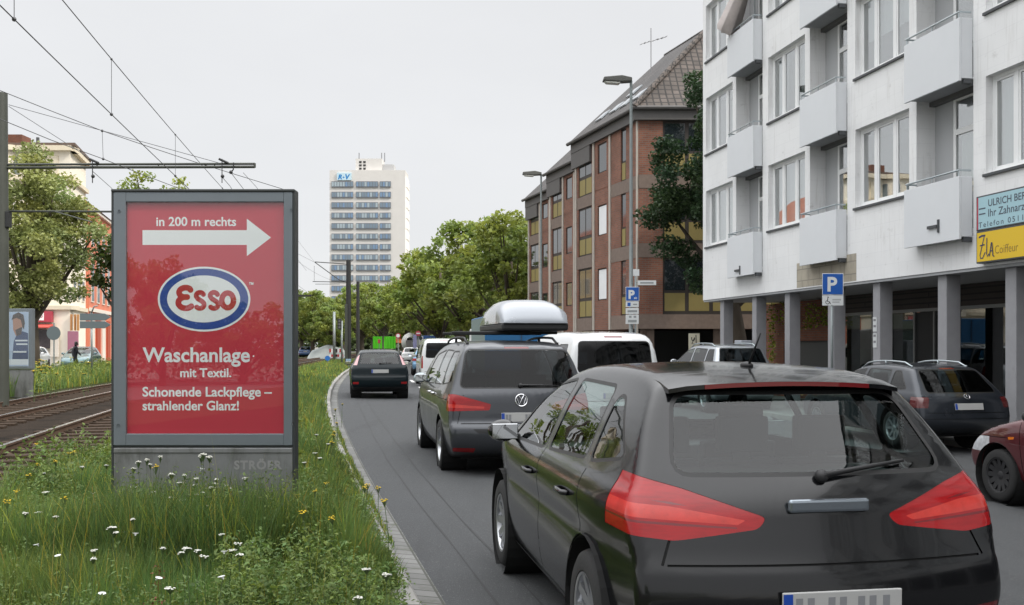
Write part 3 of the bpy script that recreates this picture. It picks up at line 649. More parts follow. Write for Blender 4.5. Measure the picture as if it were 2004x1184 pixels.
frames, glasses, ochres, blinds = [], [], [], []
def fpt(o, t, d, z): return o+D1*t+N1*d+Vector((0, 0, z))        # t along the front, d into the house
def fbox(mb, o, t0, t1, d0, d1, z0, z1, m=0):
    mb.extrude([fpt(o, t0, d0, z0), fpt(o, t1, d0, z0), fpt(o, t1, d1, z0), fpt(o, t0, d1, z0)], (0, 0, z1-z0), m)
for si, (o, Ls, ze) in enumerate(segs):
    fbox(wallb, o, 0, Ls, .12, 9.8, ZB, ze-.5)                     # core behind the openings' depth
    dz = ze-11.35; wl_ = Ls
    # layout along the front: brick with slot | pilaster | brick with window | pilaster | bay | pilaster
    f_ = [0, .40*wl_, .66*wl_, .95*wl_, wl_]
    for z0, z1 in BANDS:
        fbox(bandb, o, 0.06, .385*wl_, -.012, .121, z0+dz*(z0 > 5)*.5, z1+dz*(z0 > 5)*.5); fbox(bandb, o, .69*wl_, .97*wl_, -.012, .121, z0+dz*(z0 > 5)*.5, z1+dz*(z0 > 5)*.5)
    lv = [(2.88, 5.22), (5.80, 8.08), (8.62, 10.85)]
    for li, (z0, z1) in enumerate(lv):
        z0 += dz*(li > 0)*.5; z1 += dz*(.5 if li < 2 else 1.0)
        # slot window between two brick piers
        s0, s1 = .17*wl_, .245*wl_
        fbox(wallb, o, 0, s0, 0, .121, z0, z1); fbox(wallb, o, s1, .40*wl_, 0, .121, z0, z1)
        frames.append((o, s0, s1, .06, .119, z0, z1)); glasses.append((o, s0+.05, s1-.05, .05, .061, z0+(.85 if li else .9), z1-.06)); ochres.append((o, s0+.16, s1-.04, .045, .061, z0+.06, z0+.78))
        # brick field with a window
        w0, w1 = (.46*wl_, .60*wl_)
        za, zb = (z0+.75, z1-.15)
        fbox(wallb, o, .40*wl_, w0, 0, .121, z0 if li else ZB, z1+.58*(li < 2)); fbox(wallb, o, w1, .66*wl_, 0, .121, z0 if li else ZB, z1+.58*(li < 2))
        fbox(wallb, o, w0, w1, 0, .121, z0 if li else ZB, za); fbox(wallb, o, w0, w1, 0, .121, zb, z1+.58*(li < 2))
        frames.append((o, w0, w1, .055, .119, za, zb)); (blinds if (si == 0 and li < 2) else glasses).append((o, w0+.06, w1-.06, .045, .057, za+.06, zb-.06))
        # bay of tall windows with ochre panels
        fbox(wallb, o, .66*wl_, .70*wl_, 0, .121, z0, z1); fbox(wallb, o, .93*wl_, wl_, 0, .121, z0, z1)
        g0, g1 = .70*wl_, .93*wl_; mid = (g0+g1)/2
        frames.append((o, g0, g1, .05, .119, z0, z1))
        for a, c in ((g0+.07, mid-.05), (mid+.05, g1-.07)):
            glasses.append((o, a, c, .04, .052, z0+.95, z1-.1)); ochres.append((o, a, c, .04, .052, z0+.08, z0+.80))
    for t in (.0, .395, .655, .965):
        fbox(pilb, o, t*wl_-(.0 if t == 0 else .05), t*wl_+.12, -.055, -.001, ZB if t else 2.0, ze-.5)
    fbox(fasb, o, -.15, Ls+.18, -.14, 9.9, ze-.5, ze-.04); fbox(fasb, o, .70*wl_, Ls+.18, -.12, .11, ze-1.25, ze-.501)
    gutb.tube([fpt(o, -.22, -.26, ze-.02), fpt(o, Ls+.3, -.26, ze-.02)], .085, 8)
fbox(bandb, C0, -.02, .061, -.012, .121, 2.29, 2.88)
# side wall facing the camera (runs along x), with its wide windows
sx = lambda px: P(px, 0, 41).x
Ys = 41.0
for z0, z1 in BANDS: bandb.box(5.21, 19, Ys-.03, Ys+.1, z0, z1)
for li, (z0, z1) in enumerate([(2.88, 5.22), (5.80, 8.08), (8.62, 10.85)]):
    wallb.box(5.2, sx(1297), Ys-.015, Ys+.2, z0, z1)
    wallb.box(11.2, 19, Ys-.015, Ys+.2, z0, z1)
    wins = []
wallb.box(5.3, 19, Ys+.2, Ys+9, ZB, 10.85)
fasb.box(5.0, 19.2, Ys-.2, Ys+9, 10.86, 11.31); gutb.tube([(4.9, Ys-.3, 11.33), (19, Ys-.3, 11.33)], .085, 8)
wallb.box(sx(1297), 11.2, Ys+.121, Ys+.199, 2.88, 10.85)
for z0, z1 in [(2.88, 5.22), (5.80, 8.08), (8.62, 10.85)]:
    a = sx(1297); n = 5; wd_ = (11.2-a)/n
    for i in range(n):
        frames.append(('x', a+i*wd_, a+(i+1)*wd_, Ys+.04, Ys+.12, z0, z1))
        glasses.append(('x', a+i*wd_+.08, a+(i+1)*wd_-.08, Ys+.03, Ys+.045, z0+1.0, z1-.1)); ochres.append(('x', a+i*wd_+.08, a+(i+1)*wd_-.08, Ys+.03, Ys+.045, z0+.14, z0+.88))
b0 = C0
wallb.build('wall', bk, bb_, b0); bandb.each('floor_band', conc, bb_, b0); fasb.build('eaves', fascia_m, bb_, b0); gutb.build('gutter', fascia_m, bb_, b0, smooth=True, auto=40); pilb.build('pilaster', pil, bb_, b0)
def piece(name, mat, e, par):
    mb = MB()
    if e[0] == 'x': mb.box(*e[1:])
    else: fbox(mb, *e)
    return mb.build(name, mat, par, b0)
wins = []
for e in frames: wins.append((e, piece('window', wframe, e, bb_)))
def inside(e, w):
    if (e[0] == 'x') != (w[0] == 'x') if isinstance(e[0], str) or isinstance(w[0], str) else False: return False
    if not isinstance(e[0], str) and (e[0]-w[0]).length > .01: return False
    return w[1]-.01 <= e[1] and e[2] <= w[2]+.01 and w[5]-.01 <= e[5] and e[6] <= w[6]+.01
for lst, nm, mt in ((glasses, 'pane', dglass), (ochres, 'ochre_panel', ochre), (blinds, 'blind', wblind)):
    for e in lst:
        par = [o for w, o in wins if inside(e, w)]
        piece(nm, mt, e, par[0] if par else bb_)
# roofs
def roof_seg(o, Ls, ze, hip):
    mb = MB(); e_, hgt = 4.9, 4.75
    a, c = (2.89 if hip else -.2), Ls+.25
    E0, E1 = fpt(o, -.25, -.3, ze-.02), fpt(o, c, -.3, ze-.02); R0, R1 = fpt(o, a, e_, ze+hgt), fpt(o, c, e_, ze+hgt)
    B0_, B1_ = fpt(o, -.25, 10, ze-.02), fpt(o, c, 10, ze-.02)
    mb.poly([E0, E1, R1, R0], 0); mb.poly([B1_, B0_, R0, R1], 0); mb.poly([E1, B1_, R1], 2)
    if hip:
        H0 = Vector((19.2, Ys-.3, ze-.02)); H1 = Vector((15, 46, ze+hgt))
        mb.poly([E0, R0, H1, H0], 1); mb.poly([H0, H1, B0_], 1); mb.poly([R0, B0_, H1], 0)
        rt = MB().tube([E0+Vector((0, 0, .02)), R0+Vector((0, 0, .05))], .13, 8)
        mb.add(np.vstack(rt.v), rt.f, 1)
    else: mb.poly([B0_, E0, R0], 2)
    mb.build('roof', [tiles, tiles2, fascia_m], bb_, b0, recalc=False)
    mb = MB().tube([R0, R1], .06, 8); return mb
for i, (o, Ls, ze) in enumerate(segs): roof_seg(o, Ls, ze, i == 0).build('roof_ridge', tiles, bb_, b0, smooth=True)
sk = MB()
for t, h in ((1.1, .8), (2.4, .8), (3.6, .82), (3.7, 1.7), (5.2, .8)):
    q = lambda a, b: fpt(C0, t+a, -.3+(h+b)*1.04, 11.33+(h+b)*.95+.0)+Vector((-.06, 0, .06))
    MB().extrude([q(0, 0), q(.8, 0), q(.8, .45), q(0, .45)], (.03, .0, -.05)).build('skylight', pm('skylight_glass', (.3, .33, .36), .15, coat=.5), bb_, b0)
# open dark ground floor: posts and a back wall
for o, Ls, ze in segs:
    for t in (.2, 3.6, 6.2): mb = MB(); fbox(mb, o, t, t+.3, .3, .6, -.1, ZB); mb.build('post', conc, bb_, b0)
for x in (5.6, 8.4, 11.5): MB().box(x, x+.3, Ys+.3, Ys+.6, -.1, ZB).build('post', conc, bb_, b0)
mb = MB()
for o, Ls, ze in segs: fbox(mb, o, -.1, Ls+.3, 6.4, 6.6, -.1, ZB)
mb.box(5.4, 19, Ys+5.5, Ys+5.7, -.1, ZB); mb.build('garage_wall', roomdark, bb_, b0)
# roof aerial
an = empty('roof_aerial', fpt(C0, 5.4, 4.3, 15.6), 'thin television aerial standing on the brick building roof ridge', 'aerial'); b0 = an.location
at_ = P(1274, 55, 47.2); ab_ = P(1274, 134, 47.2); an.location = ab_; b0 = an.location
alu = pm('aluminium_tube', (.25, .25, .26), .4, metal=.6)
MB().tube([ab_-Vector((0, 0, 1.2)), at_], .022, 6).build('mast', alu, an, b0)
mb = MB().tube([P(1255, 86, 46.9), P(1304, 72, 47.6)], .018, 6)
for px in (1258, 1266, 1283, 1292, 1300): c = P(px, 86-(px-1255)*14/49, 47.2); mb.tube([c+Vector((.1, -.3, -.02)), c+Vector((-.1, .3, .02))], .012, 5)
mb.build('antenna_bar', alu, an, b0)

# ------------------------------------------------------------------ the office tower far down the road
YT = 315.0; tw = lambda px, py: P(px, py, YT)
TL, TR = tw(645, 0).x, tw(793, 0).x; TZ = tw(0, 333).z
tower_m = pm('tower_concrete', (.62, .60, .575), .8, var=.05, vscale=.3)
to = empty('office_tower', (TL, YT, 0), 'tall pale office tower with bands of blue windows far down the road', 'tower'); b0 = to.location
mb = MB().box(TL, TR, YT, YT+9, -1, TZ)
tower_wall = mb.build('wall', tower_m, to, b0)
t0, t1 = tw(694, 0).x, tw(746, 0).x
MB().box(t0, t1, YT+2, YT+8, TZ+.001, tw(0, 308).z).build('plant_room', tower_m, to, b0)
MB().box(t1+.01, tw(769, 0).x, YT+2.5, YT+7.5, TZ+.001, tw(0, 319).z).build('plant_room', pm('tower_grey', (.42, .42, .42), .8), to, b0)
mb = MB()
for px in (697, 742, 748): mb.tube([tw(px, 310)+Vector((0, 6, 0)), tw(px, 292)+Vector((0, 6, 0))], .15, 5)
mb.build('roof_aerial', alu, to, b0)
mb = MB()
for i in range(3):
    for j in range(2): p = tw(701+j*8, 313+i*6.5); mb.box(p.x, p.x+.8, YT+1.9, YT+1.999, p.z-.6, p.z)
mb.build('vent_opening', roomdark, to, b0)
tglass = [pm('tower_glass', (.17, .23, .29), .12, spec=.7, coat=.5), pm('tower_blind_blue', (.17, .26, .39), .5), pm('tower_blind_pale', (.34, .41, .45), .5)]
tfr = pm('tower_window_frame', (.16, .17, .19), .6)
for fl in range(14):
    z1 = tw(0, 356+fl*20.4).z; z0 = tw(0, 366+fl*20.4).z
    for a, c, n in ((649, 691.5, 8), (697, 740, 8), (743.5, 765, 4)):
        x0, x1 = tw(a, 0).x, tw(c, 0).x
        w = MB().box(x0, x1, YT-.35, YT-.001, z0-.15, z1+.15).build('window', tfr, to, b0, uv=False)
        mb = MB(); st = (x1-x0)/n
        for i in range(n): mb.box(x0+i*st+.1, x0+(i+1)*st-.1, YT-.42, YT-.351, z0+.15, z1-.1, random.choice((0, 0, 1, 2, 2)))
        mb.build('pane', tglass, w, b0, uv=False)
mb = MB()
for fl in range(16):                                               # the stepped white bays of the street side
    z = tw(0, 352+fl*20.4).z; mb.extrude([(TR-.01, YT+.3, z), (TR-.01, YT+8.8, z), (TR+.45, YT+8.8, z), (TR+.45, YT+1.2, z)], (0, 0, -2.1)); mb.extrude([(TR-.01, YT+.3, z+1.2), (TR+.3, YT+1.2, z+1.2), (TR+.3, YT+8.8, z+1.2), (TR-.01, YT+8.8, z+1.2)], (0, 0, -1.2))
mb.build('side_bay', pm('tower_white', (.8, .77, .73), .7), to, b0)
lg = MB().box(tw(660, 0).x, tw(688, 0).x, YT-.5, YT-.01, tw(0, 353).z, tw(0, 338.5).z).build('sign_board', pm('tower_sign_pale', (.5, .66, .74), .5), to, b0)
mb = MB(); text(mb, 'R', tw(662, 0).x, tw(670.5, 0).x, tw(0, 351).z, (0, YT-.51, 0), (1, 0, 0), (0, 0, 1), (0, -1, 0), 0, .05, shear=.2); text(mb, 'V', tw(676, 0).x, tw(686, 0).x, tw(0, 351).z, (0, YT-.51, 0), (1, 0, 0), (0, 0, 1), (0, -1, 0), 0, .05, shear=.2)
text(mb, '+', tw(671, 0).x, tw(675, 0).x, tw(0, 350).z, (0, YT-.51, 0), (1, 0, 0), (0, 0, 1), (0, -1, 0), 0, .05)
mb.build('logo', pm('logo_blue', (.01, .19, .48), .5), lg, b0, recalc=False)

# ------------------------------------------------------------------ houses along the far side of the tracks
cream = pm('cream_plaster', (.86, .79, .67), .85, var=.06, vscale=.6); cream2 = pm('cornice_cream', (.70, .62, .48), .85, var=.08)
red_pl = pm('orange_red_plaster', (.62, .20, .12), .85, var=.12, vscale=.8); white_tr = pm('white_trim', (.74, .68, .6), .7)
red_roof = brick('orange_roof_tiles', (.42, .125, .05), (.34, .095, .04), (.14, .04, .02), .32, .4, .05, off=0, rough=.8, bump=.8, var=.25)
LD = Vector((-.237, .971, 0)); LN = Vector((.971, .237, 0))          # along the street, and out towards it
LA = Vector((-33.3, 75, 0))
def lp(t, d, z): return LA+LD*t+LN*d+Vector((0, 0, z))
def lbox(mb, t0, t1, d0, d1, z0, z1, m=0):
    mb.extrude([lp(t0, d0, z0), lp(t1, d0, z0), lp(t1, d1, z0), lp(t0, d1, z0)], (0, 0, z1-z0), m)
ch = empty('corner_house', LA, 'cream plastered corner house with a rounded bay behind the street tree', 'building'); b0 = LA
ztop, zc2 = 16.6, 14.3
mb = MB()
crn = [lp(0, 0, 0), lp(6.6, 0, 0), lp(6.6, -9, 0), Vector((-52, 84, 0)), Vector((-52, 75.9, 0))]
mb.extrude([(p.x, p.y, .1) for p in crn], (0, 0, ztop-.1))
bay = [(-39.3+2.0*math.cos(a), 75.5+1.3*math.sin(a)) for a in np.linspace(math.pi, 2*math.pi, 14)]
mb.prism(bay, 4.2, ztop-.3)
hw = mb.build('wall', cream, ch, b0)
mb = MB()
for z0, z1, o in ((ztop-.35, ztop+.02, .35), (zc2-.3, zc2, .25), (12.1, 12.3, .12), (4.3, 4.6, .2)):
    lbox(mb, -.01, 6.6, .002, o, z0, z1); mb.box(-52, LA.x+.2, 75-o, 76.2, z0, z1)
    if z0 > 5: mb.prism([(-39.3+(2.0+o)*math.cos(a), 75.5+(1.3+o)*math.sin(a)) for a in np.linspace(math.pi, 2*math.pi, 14)], z0, z1+.01)
mb.build('cornice', cream2, ch, b0)
mb = MB(); mb.extrude([tuple(lp(-.3, .4, ztop+.02)), tuple(lp(6.8, .4, ztop+.02)), tuple(lp(6.8, -9, ztop+.02)), (-52, 84, ztop+.02), (-52, 74.6, ztop+.02)], (0, 0, .22)); mb.build('roof', pm('brown_roof_edge', (.13, .09, .07), .8), ch, b0)
mb = MB(); p = P(30, 270, 78); mb.box(p.x-1.0, p.x+.5, 78, 79.5, ztop+.2, P(0, 263, 78).z); mb.build('chimney', house_brick, ch, b0)
mb = MB().tube([P(74, 280, 78), P(74, 269, 78)], .12, 6); mb.build('flue_pipe', dark_metal, ch, b0)
wing = pm('old_window', (.16, .19, .2), .15, coat=.5)
def lwin(par, t0, t1, z0, z1, d=.0, mat=None):
    mb = MB(); lbox(mb, t0-.08, t1+.08, d+.001, d+.06, z0-.1, z1+.1); w = mb.build('window', white_tr, par, b0)
    mb = MB(); lbox(mb, t0, t1, d+.061, d+.07, z0, z1); mb.build('pane', mat or wing, w, b0)
for z in (5.2, 8.0, 10.4): 
    for t in (1.1, 2.9, 4.8): lwin(ch, t, t+.9, z, z+1.5)
for i, a in enumerate(np.linspace(math.pi*1.1, math.pi*1.9, 5)):
    for z in (14.45, 11.0, 7.8, 5.0):
        c = Vector((-39.3+2.03*math.cos(a), 75.5+1.33*math.sin(a), 0)); nrm = Vector((math.cos(a)*1.3, math.sin(a)*2, 0)).normalized(); tg = Vector((-nrm.y, nrm.x, 0))
        w = MB().obox(c+Vector((0, 0, z+.7)), tg, nrm, (0, 0, 1), .78, .1, 1.55).build('window', white_tr, ch, b0)
        MB().obox(c+nrm*.055+Vector((0, 0, z+.7)), tg, nrm, (0, 0, 1), .6, .01, 1.35).build('pane', wing, w, b0)
for x in (-36.6, -35.0):
    for z in (14.5, 11, 8): 
        w = MB().box(x, x+.8, 74.95, 75.9, z, z+1.4).build('window', cream2, ch, b0)
# its shop: red and white board, awning, dark shop window
Ysf = 74.6
sxx = lambda px: P(px, 0, Ysf).x
szz = lambda py: P(0, py, Ysf).z
MB().box(sxx(40), sxx(100), Ysf, Ysf+.4, szz(630), szz(609)).build('shop_board', sgn_redm, ch, b0)
sb2 = MB().box(sxx(40), sxx(86), Ysf-.04, Ysf-.001, szz(627), szz(611)).build('shop_board_panel', white_print, ch, b0)
mb = MB(); text(mb, 'ESSO', sxx(68), sxx(84), szz(621.5), (0, Ysf-.05, 0), (1, 0, 0), (0, 0, 1), (0, -1, 0), 0, .02); mb.build('shop_lettering', sgn_redm, sb2, b0, recalc=False)
mb = MB().extrude([(sxx(30), Ysf+.3, szz(634)), (sxx(30), Ysf-.8, szz(640)), (sxx(30), Ysf-.8, szz(642)), (sxx(30), Ysf+.3, szz(642))], (sxx(103)-sxx(30), 0, 0)); mb.build('awning', pm('awning_red', (.55, .09, .07), .8), ch, b0)
MB().box(sxx(30), sxx(95), Ysf+.2, Ysf+.35, szz(682), szz(645)).build('shop_window', pm('shop_window_dark', (.05, .04, .045), .2, var=.6, vscale=1.5), ch, b0)
MB().box(sxx(96), sxx(112), Ysf+.2, Ysf+.34, szz(698), szz(643)).build('shop_door', white_tr, ch, b0)
MB().box(sxx(131), sxx(150), Ysf+.1, Ysf+.34, szz(695), szz(648)).build('shop_panel', pm('mauve_panel', (.35, .14, .2), .7, var=.1), ch, b0)
mb = MB()
for px in (136, 143, 149): mb.box(sxx(px), sxx(px+2.5), Ysf+.1, Ysf+.34, szz(647), szz(615))
mb.build('shop_pillar', pm('orange_trim', (.45, .22, .08), .8), ch, b0)

rh = empty('red_house', lp(6.7, 0, 0), 'orange red terraced house with white window trim and an orange tiled roof', 'building'); b0 = rh.location
mb = MB(); lbox(mb, 6.62, 24, -10, .25, .1, 13.1); mb.build('wall', red_pl, rh, b0)
mb = MB(); e0, e1 = lp(6.4, .6, 13.0), lp(24.2, .6, 13.0); r0_, r1_ = lp(6.4, -5, 17.6), lp(24.2, -5, 17.6); k0, k1 = lp(6.4, -10.5, 13), lp(24.2, -10.5, 13)
mb.poly([e0, e1, r1_, r0_], 0); mb.poly([k1, k0, r0_, r1_], 0); mb.poly([k0, e0, r0_], 0); mb.poly([e1, k1, r1_], 1)
mb.build('roof', [red_roof, red_pl], rh, b0, recalc=False)
mb = MB(); lbox(mb, 6.6, 24, .251, .5, 12.75, 13.0); lbox(mb, 6.6, 24, .251, .4, 9.0, 9.2); lbox(mb, 6.6, 24, .251, .4, 4.4, 4.7); mb.build('cornice', white_tr, rh, b0)
for z in (5.3, 7.2, 10.0):
    for i in range(6): t = 7.6+i*2.8; lwin(rh, t, t+1.1, z, z+1.6, .25)
for i in range(6): t = 7.2+i*2.8; mb = MB(); lbox(mb, t, t+1.6, .251, .36, .2, 3.8); mb.build('shop_opening', [white_tr, pm('red_door', (.4, .07, .03), .6)][i % 2], rh, b0)
# two more houses of that row: hidden behind the poster, mirrored in the windows opposite
for nm, t0, t1, zt, wm, lab in (('yellow_house', 24.2, 38, 13.2, pm('yellow_plaster', (.62, .47, .24), .85, var=.08), 'yellow plastered terraced house next along the row'), ('grey_house', 38.2, 52, 11.2, pm('grey_plaster', (.5, .46, .42), .85, var=.08), 'grey plastered terraced house at the far end of the row')):
    h = empty(nm, lp(t0, 0, 0), lab, 'building'); b0 = h.location
    mb = MB(); lbox(mb, t0, t1, -10, .1, .1, zt); mb.build('wall', wm, h, b0)
    mb = MB(); mb.poly([lp(t0, .4, zt), lp(t1, .4, zt), lp(t1, -5, zt+3), lp(t0, -5, zt+3)]); mb.poly([lp(t1, -10.3, zt), lp(t0, -10.3, zt), lp(t0, -5, zt+3), lp(t1, -5, zt+3)]); mb.poly([lp(t0, -10, zt), lp(t0, .1, zt), lp(t0, -5, zt+3)]); mb.build('roof', red_roof, h, b0, recalc=False)
    for z in (1.2, 4.6, 7.6):
        for i in range(5): lwin(h, t0+1+i*2.6, t0+2.1+i*2.6, z, z+1.6, .1)
# ------------------------------------------------------------------ street lamps, masts, wires, signs
galv = pm('galvanised_pole', (.26, .29, .29), .5, metal=.5, var=.12, vscale=3)
lampm = pm('lamp_head_grey', (.10, .10, .09), .5); lampglass = pm('lamp_glass', (.55, .55, .5), .25)
mastm = pm('mast_dark_green', (.055, .06, .05), .55, var=.15, vscale=2); mastblk = pm('mast_black', (.02, .021, .022), .55)
def lamp(px, ptop, Y, label, zg=-.08, arm=1.0):
    b = P(px, 0, Y); b.z = zg; zt = P(0, ptop, Y).z
    r = empty('street_lamp', b, label, 'street lamp', 'street lamps along the pavement')
    h = zt-zg
    MB().lathe([(.09, 0), (.09, 1.0), (.075, 1.02), (.055, h*.6), (.045, h)], (0, 0, 0), n=12).build('pole', galv, r, smooth=True, auto=40)
    if arm:
        MB().tube([(0, 0, h-.05), (-.3, 0, h+.02)], .035, 8).build('arm', galv, r, smooth=True)
        hd = MB(); hd.extrude([(-.92, -.16, h-.02), (-.88, -.16, h+.10), (-.3, -.16, h+.15), (0.02, -.16, h+.08), (.02, -.16, h-.04), (-.3, -.16, h-.06)], (0, .32, 0))
        hh = hd.build('lamp_head', lampm, r, bevel=.025)
        MB().extrude([(-.86, -.13, h-.03), (-.34, -.13, h-.065), (-.40, -.13, h-.12), (-.8, -.13, h-.09)], (0, .26, 0)).build('lamp_lens', lampglass, hh, bevel=.015)
    return r
lamp(1235, 158, 32, 'tall street lamp with parking signs on its pole before the brick building')
lamp(1059, 341, 48.4, 'street lamp at the far end of the brick building, second along the pavement')
lamp(989, 430, 66, 'distant street lamp standing in front of the roadside tree crowns')
lamp(943, 482, 84, 'thin pale pole without a lamp head before the roadside trees', arm=0)

signblue = pm('traffic_sign_blue', (.01, .10, .42), .35); signwh = pm('traffic_sign_white', (.72, .74, .74), .35); signback = pm('sign_back_grey', (.14, .17, .18), .5, metal=.3); prnt = pm('sign_black_print', (.03, .03, .03), .5)
def plate(par, Y, px0, px1, py0, py1, mat, name, th=.012, base=None, rim=True):
    a, c = P(px0, py1, Y), P(px1, py0, Y)
    o = MB().box(a.x, c.x, Y-th, Y, a.z, c.z).build(name, mat, par, base, bevel=.004)
    return o
def lines(par, Y, rows, mat, base, name='sign_print'):
    mb = MB()
    for x0, x1, y0, y1 in rows: a, c = P(x0, y1, Y), P(x1, y0, Y); mb.add([(a.x, Y, a.z), (c.x, Y, a.z), (c.x, Y, c.z), (a.x, Y, c.z)], [(0, 1, 2, 3)])
    return mb.build(name, mat, par, base, recalc=False)
def ptext(par, Y, s, x0, x1, y, mat, base, name='sign_letter', bold=.02, h=None):
    mb = MB(); text(mb, s, P(x0, 0, Y).x, P(x1, 0, Y).x, P(0, y, Y).z, (0, Y, 0), (1, 0, 0), (0, 0, 1), (0, -1, 0), 0, bold, h=h)
    return mb.build(name, mat, par, base, recalc=False)
# on the near lamp post: parking sign with three small plates, and the street name blade
Yp = 31.8; b = P(1238, 0, Yp); b.z = -.08
ps = empty('parking_sign', b, 'blue parking sign with three white plates fixed to the tall lamp post', 'traffic sign'); b0 = b
s_ = plate(ps, Yp, 1224.5, 1251, 561.5, 589, signwh, 'sign_plate', base=b0)
plate(s_, Yp-.0125, 1225.3, 1250.2, 562.3, 588.2, signblue, 'sign_field', .003, b0); ptext(s_, Yp-.0165, 'P', 1230, 1242, 584, signwh, b0, bold=.05)
ptext(s_, Yp-.0165, 'ab', 1241, 1247, 585, signwh, b0, name='small_letters')
for y0, y1, rows in ((590, 601, []), (603, 614.5, [(1228, 1247, 607, 611)]), (616, 634, [(1231, 1236, 618, 622), (1240, 1245, 618, 622), (1229, 1246, 626, 631)])):
    q = plate(ps, Yp, 1224.5, 1250, y0, y1, signwh, 'extra_plate', base=b0)
    if rows: lines(q, Yp-.0135, [(a, c, d, e) for a, c, d, e in rows], pm('faded_print', (.3, .32, .32), .5), b0)
    else: lines(q, Yp-.0135, [(1228, 1234, 592, 599)], signblue, b0); lines(q, Yp-.0135, [(1239, 1247, 594.5, 597)], pm('faded_print', (.3, .32, .32), .5), b0)
MB().tube([(b.x+.1, Yp+.05, -.08), (b.x+.1, Yp+.05, P(0, 540, Yp).z)], .03, 8).build('post', galv, ps, b0, smooth=True)
sn = empty('street_name_sign', P(1245, 640, 31.75), 'white street name blade on the lamp post above the parking sign', 'street sign'); b0 = sn.location
a = plate(sn, 31.7, 1248, 1284, 549, 558, signwh, 'name_blade', .02, b0); lines(a, 31.676, [(1253, 1279, 552, 555)], pm('faded_print', (.3, .32, .32), .5), b0)
plate(sn, 31.7, 1239, 1251, 527, 540, signwh, 'small_plate', .02, b0)
MB().tube([P(1244, 553, 31.75), P(1250, 553, 31.75)], .02, 6).build('clamp', galv, sn, b0)
# parking sign on its own post before the white building
Yq = 23.0; b = P(1629, 0, Yq); b.z = -.11
pq = empty('parking_sign', b, 'blue parking sign with wheelchair plate on its own post before the white arcade', 'traffic sign'); b0 = b
s_ = plate(pq, Yq, 1609, 1650.5, 535, 577, signwh, 'sign_plate', base=b0); plate(s_, Yq-.0125, 1610, 1649.5, 536, 576, signblue, 'sign_field', .003, b0); ptext(s_, Yq-.0165, 'P', 1619.5, 1638.5, 569.5, signwh, b0, bold=.03)
q = plate(pq, Yq, 1609, 1650.5, 578, 598, signwh, 'wheelchair_plate', base=b0)
mb = MB(); W2 = lambda p: tuple(P(p[0], p[1], Yq-.0135))
ribbon(mb, [(1620, 584), (1619.5, 590), (1623, 590.5), (1625, 594)], 1.6, W2, 0, (0, -.0004, 0)); ribbon(mb, arc(1619.5, 591.5, 3.6, 3.4, 20, 250, 12), 1.1, W2, 0, (0, -.0004, 0)); mb.poly([W2(p) for p in ring_pts(1620.5, 581.6, 1.3, 1.3, 10)])
mb.build('wheelchair_symbol', prnt, q, b0, recalc=False); lines(q, Yq-.0135, [(1629, 1646, 585, 588), (1629, 1643, 590, 592.5)], pm('faded_print2', (.45, .46, .46), .5), b0)
MB().tube([(b.x+.0, Yq+.03, -.11), (b.x, Yq+.03, P(0, 540, Yq).z)], .032, 10).build('post', galv, pq, b0, smooth=True)
# small board with a number in the dark garage entry
nb = empty('number_board', P(1357, 690, 38.5), 'small cream board with black figures in the dark garage entrance', 'sign'); b0 = nb.location
q = plate(nb, 38.5, 1347.5, 1369, 652.5, 690, pm('cream_board', (.66, .63, .5), .6), 'board', .03, b0)
mb = MB(); W3 = lambda p: tuple(P(p[0], p[1], 38.468)); ribbon(mb, arc(1356.5, 662, 3, 5, 200, -20, 10)+[(1354, 673), (1360, 673)], 1.6, W3, 0, (0, -.0004, 0)); ribbon(mb, [(1362, 656), (1362.5, 672)], 1.6, W3, 0, (0, -.0004, 0)); mb.build('board_figures', prnt, q, b0, recalc=False)
MB().tube([P(1357, 690, 38.6), (P(1357, 0, 38.6).x, 38.6, -.06)], .03, 6).build('post', galv, nb, b0)

# --- catenary masts
def mast(px, ptop, Y, label, wpx, zg=0.0, mat=mastm, lattice=False):
    b = P(px, 0, Y); b.z = zg; h = P(0, ptop, Y).z-zg; w = wpx/F*Y/2
    r = empty('catenary_mast', b, label, 'catenary mast', 'masts carrying the tram wires')
    MB().lathe([(w*1.15, 0), (w*1.1, h*.5), (w*.95, h), (w*.8, h+.02), (0, h+.03)], (0, 0, 0), n=16).build('pole', mat, r, smooth=True, auto=40)
    return r, b, w
YM = 25.3; m1, b0, w1 = mast(1.5, 183, YM, 'nearest dark tram mast with twin bracket arms at the photo edge', 26)
arm = MB()
for py, r_ in ((320.5, .030), (326.5, .036)): arm.tube([P(10, py+1.5, YM), P(498.5, py, YM)], r_, 10)
arm.tube([P(498.5, 319.5, YM), P(498.5, 328, YM)], .03, 8)
for px in (70, 190, 310, 420): arm.tube([P(px, 321.5, YM), P(px, 327, YM)], .015, 6)
arm.build('bracket_arm', mastm, m1, b0, smooth=True, auto=40)
MB().tube([P(10, 413.5, YM), P(560, 415, YM)], .026, 8).build('lower_arm', mastm, m1, b0, smooth=True)
MB().tube([P(108, 414, YM-.1), P(180, 434.5, YM-1.2)], .016, 6).build('steady_arm', mastm, m1, b0)
thin = pm('steel_wire', (.10, .10, .105), .5, metal=.4)
mb = MB().tube([P(17, 205, YM), P(440, 322, YM)], .008, 5); mb.tube([P(17, 208, YM), P(190, 319, YM)], .008, 5); mb.build('stay_wire', thin, m1, b0)
for px, y1, y2 in ((181, 315, 358), (434.5, 311, 358)):
    hg = MB(); hg.tube([P(px, y1, YM-.05), P(px, y2, YM-.05)], .012, 6); hg.ball(P(px+1, 345, YM-.05), .05, 8); hg.tube([P(px-6, 311, YM-.05), P(px+12, 319, YM-.05)], .03, 8); hg.build('wire_hanger', mastblk, m1, b0, smooth=True, auto=40)
